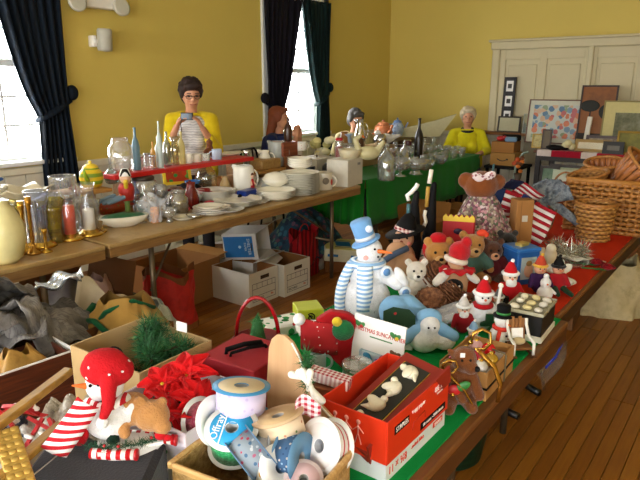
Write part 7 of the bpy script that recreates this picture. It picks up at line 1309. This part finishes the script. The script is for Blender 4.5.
one('crib_frame', 'pale blue plastic pole leaning on the small black table', 'pole', G().tube([(0, 0, 0), (-.05, .2, .33), (-.1, .41, .68)], .012, 8), plain('7AB0C4', .4), (-2.4, 6.2, 0)); one('green_hose', 'grey-green crook-topped pole leaning beside the arrow carton', 'pole', G().tube([(0, 0, 0), (-.02, .2, .4), (-.05, .38, .72), (.0, .42, .82), (.06, .42, .84)], .012, 8), plain('8A9A8A', .4), (-2.2, 6.24, 0))
# ------------------------------------------------------------------ settle the crockery: no two pieces share the same spot
bpy.context.view_layer.update()
def aabb(o):
    lo = [1e9]*3; hi = [-1e9]*3
    for q in [o]+list(o.children_recursive):
        if q.type != 'MESH': continue
        for c in q.bound_box:
            w = q.matrix_world @ Vector(c)
            for i in range(3): lo[i] = min(lo[i], w[i]); hi[i] = max(hi[i], w[i])
    return lo, hi
ANCHOR = ('lamp_globe', 'amber_vase', 'oval_dish', 'soup_plate', 'dinner_plate', 'crystal_vase', 'white_carton', 'teapot', 'nutcracker_figure')
def settle(pick, xlim, ylim, most, it=90):
    """nudge pieces standing on one level apart, keeping stacks and what rests on them together"""
    obs = [o for o in bpy.data.objects if o.parent is None and o.get('category') and o.type in ('MESH', 'EMPTY') and pick(o)]
    box = {o: aabb(o) for o in obs}; base = []; groups = []
    for o in sorted(obs, key=lambda o: box[o][0][2]):
        lo, hi = box[o]; c = ((lo[0]+hi[0])/2, (lo[1]+hi[1])/2); home = None
        for gr in sorted(groups, key=lambda gr: (c[0]-gr['c'][0])**2+(c[1]-gr['c'][1])**2):
            l, h = gr['box']
            same = abs(c[0]-gr['c'][0]) < .02 and abs(c[1]-gr['c'][1]) < .02
            above = lo[2] > gr['z0']+.025 and l[0]-.01 < c[0] < h[0]+.01 and l[1]-.01 < c[1] < h[1]+.01
            if same or above: home = gr; break
        if home: home['o'].append(o); continue
        groups.append(dict(o=[o], box=(lo[:2], hi[:2]), c=c, z0=lo[2], d=[0.0, 0.0], m=0.0 if o.name.split('.')[0] in ANCHOR else most))
    for _ in range(it):
        for i, A in enumerate(groups):
            for B in groups[i+1:]:
                ov = []
                for k in (0, 1):
                    a0, a1 = A['box'][0][k]+A['d'][k], A['box'][1][k]+A['d'][k]; b0, b1 = B['box'][0][k]+B['d'][k], B['box'][1][k]+B['d'][k]
                    ov.append(min(a1, b1)-max(a0, b0))
                if min(ov) <= .0: continue
                k = 0 if ov[0] < ov[1] else 1; s = 1 if (A['c'][k]+A['d'][k]) > (B['c'][k]+B['d'][k]) else -1; m = ov[k]*.25+.0005
                for gr, q in ((A, s), (B, -s)):
                    v = gr['d'][k]+q*m; v = max(-gr['m'], min(gr['m'], v)); lim = (xlim, ylim)[k]
                    v = max(v, min(0.0, lim[0]-gr['box'][0][k])); v = min(v, max(0.0, lim[1]-gr['box'][1][k])); gr['d'][k] = v
    for gr in groups:
        for o in gr['o']: o.location.x += gr['d'][0]; o.location.y += gr['d'][1]
NOT = ('table', 'tablecloth', 'shelf', 'person', 'chair', 'curtain')
def level(z0, z1, x0, x1, y0, y1): return lambda o: o['category'] not in NOT and o.name.split('.')[0] != 'display_box' and z0 <= o.location.z < z1 and x0 < o.location.x < x1 and y0 < o.location.y < y1
settle(level(TZ-.001, .867, -3.6, -2.7, .9, 4.36), (-3.5, -2.715), (.9, 4.3), .045)
settle(level(TZ-.001, .867, -3.6, -2.7, 4.36, 6.95), (-3.58, -2.82), (4.4, 6.92), .06)
settle(level(.995, 1.01, -3.6, -3.2, 2.0, 3.6), (-3.5, -3.26), (2.2, 3.52), .1)
settle(level(.915, .94, -3.6, -3.2, 1.4, 2.3), (-3.5, -3.24), (1.5, 2.2), .1)
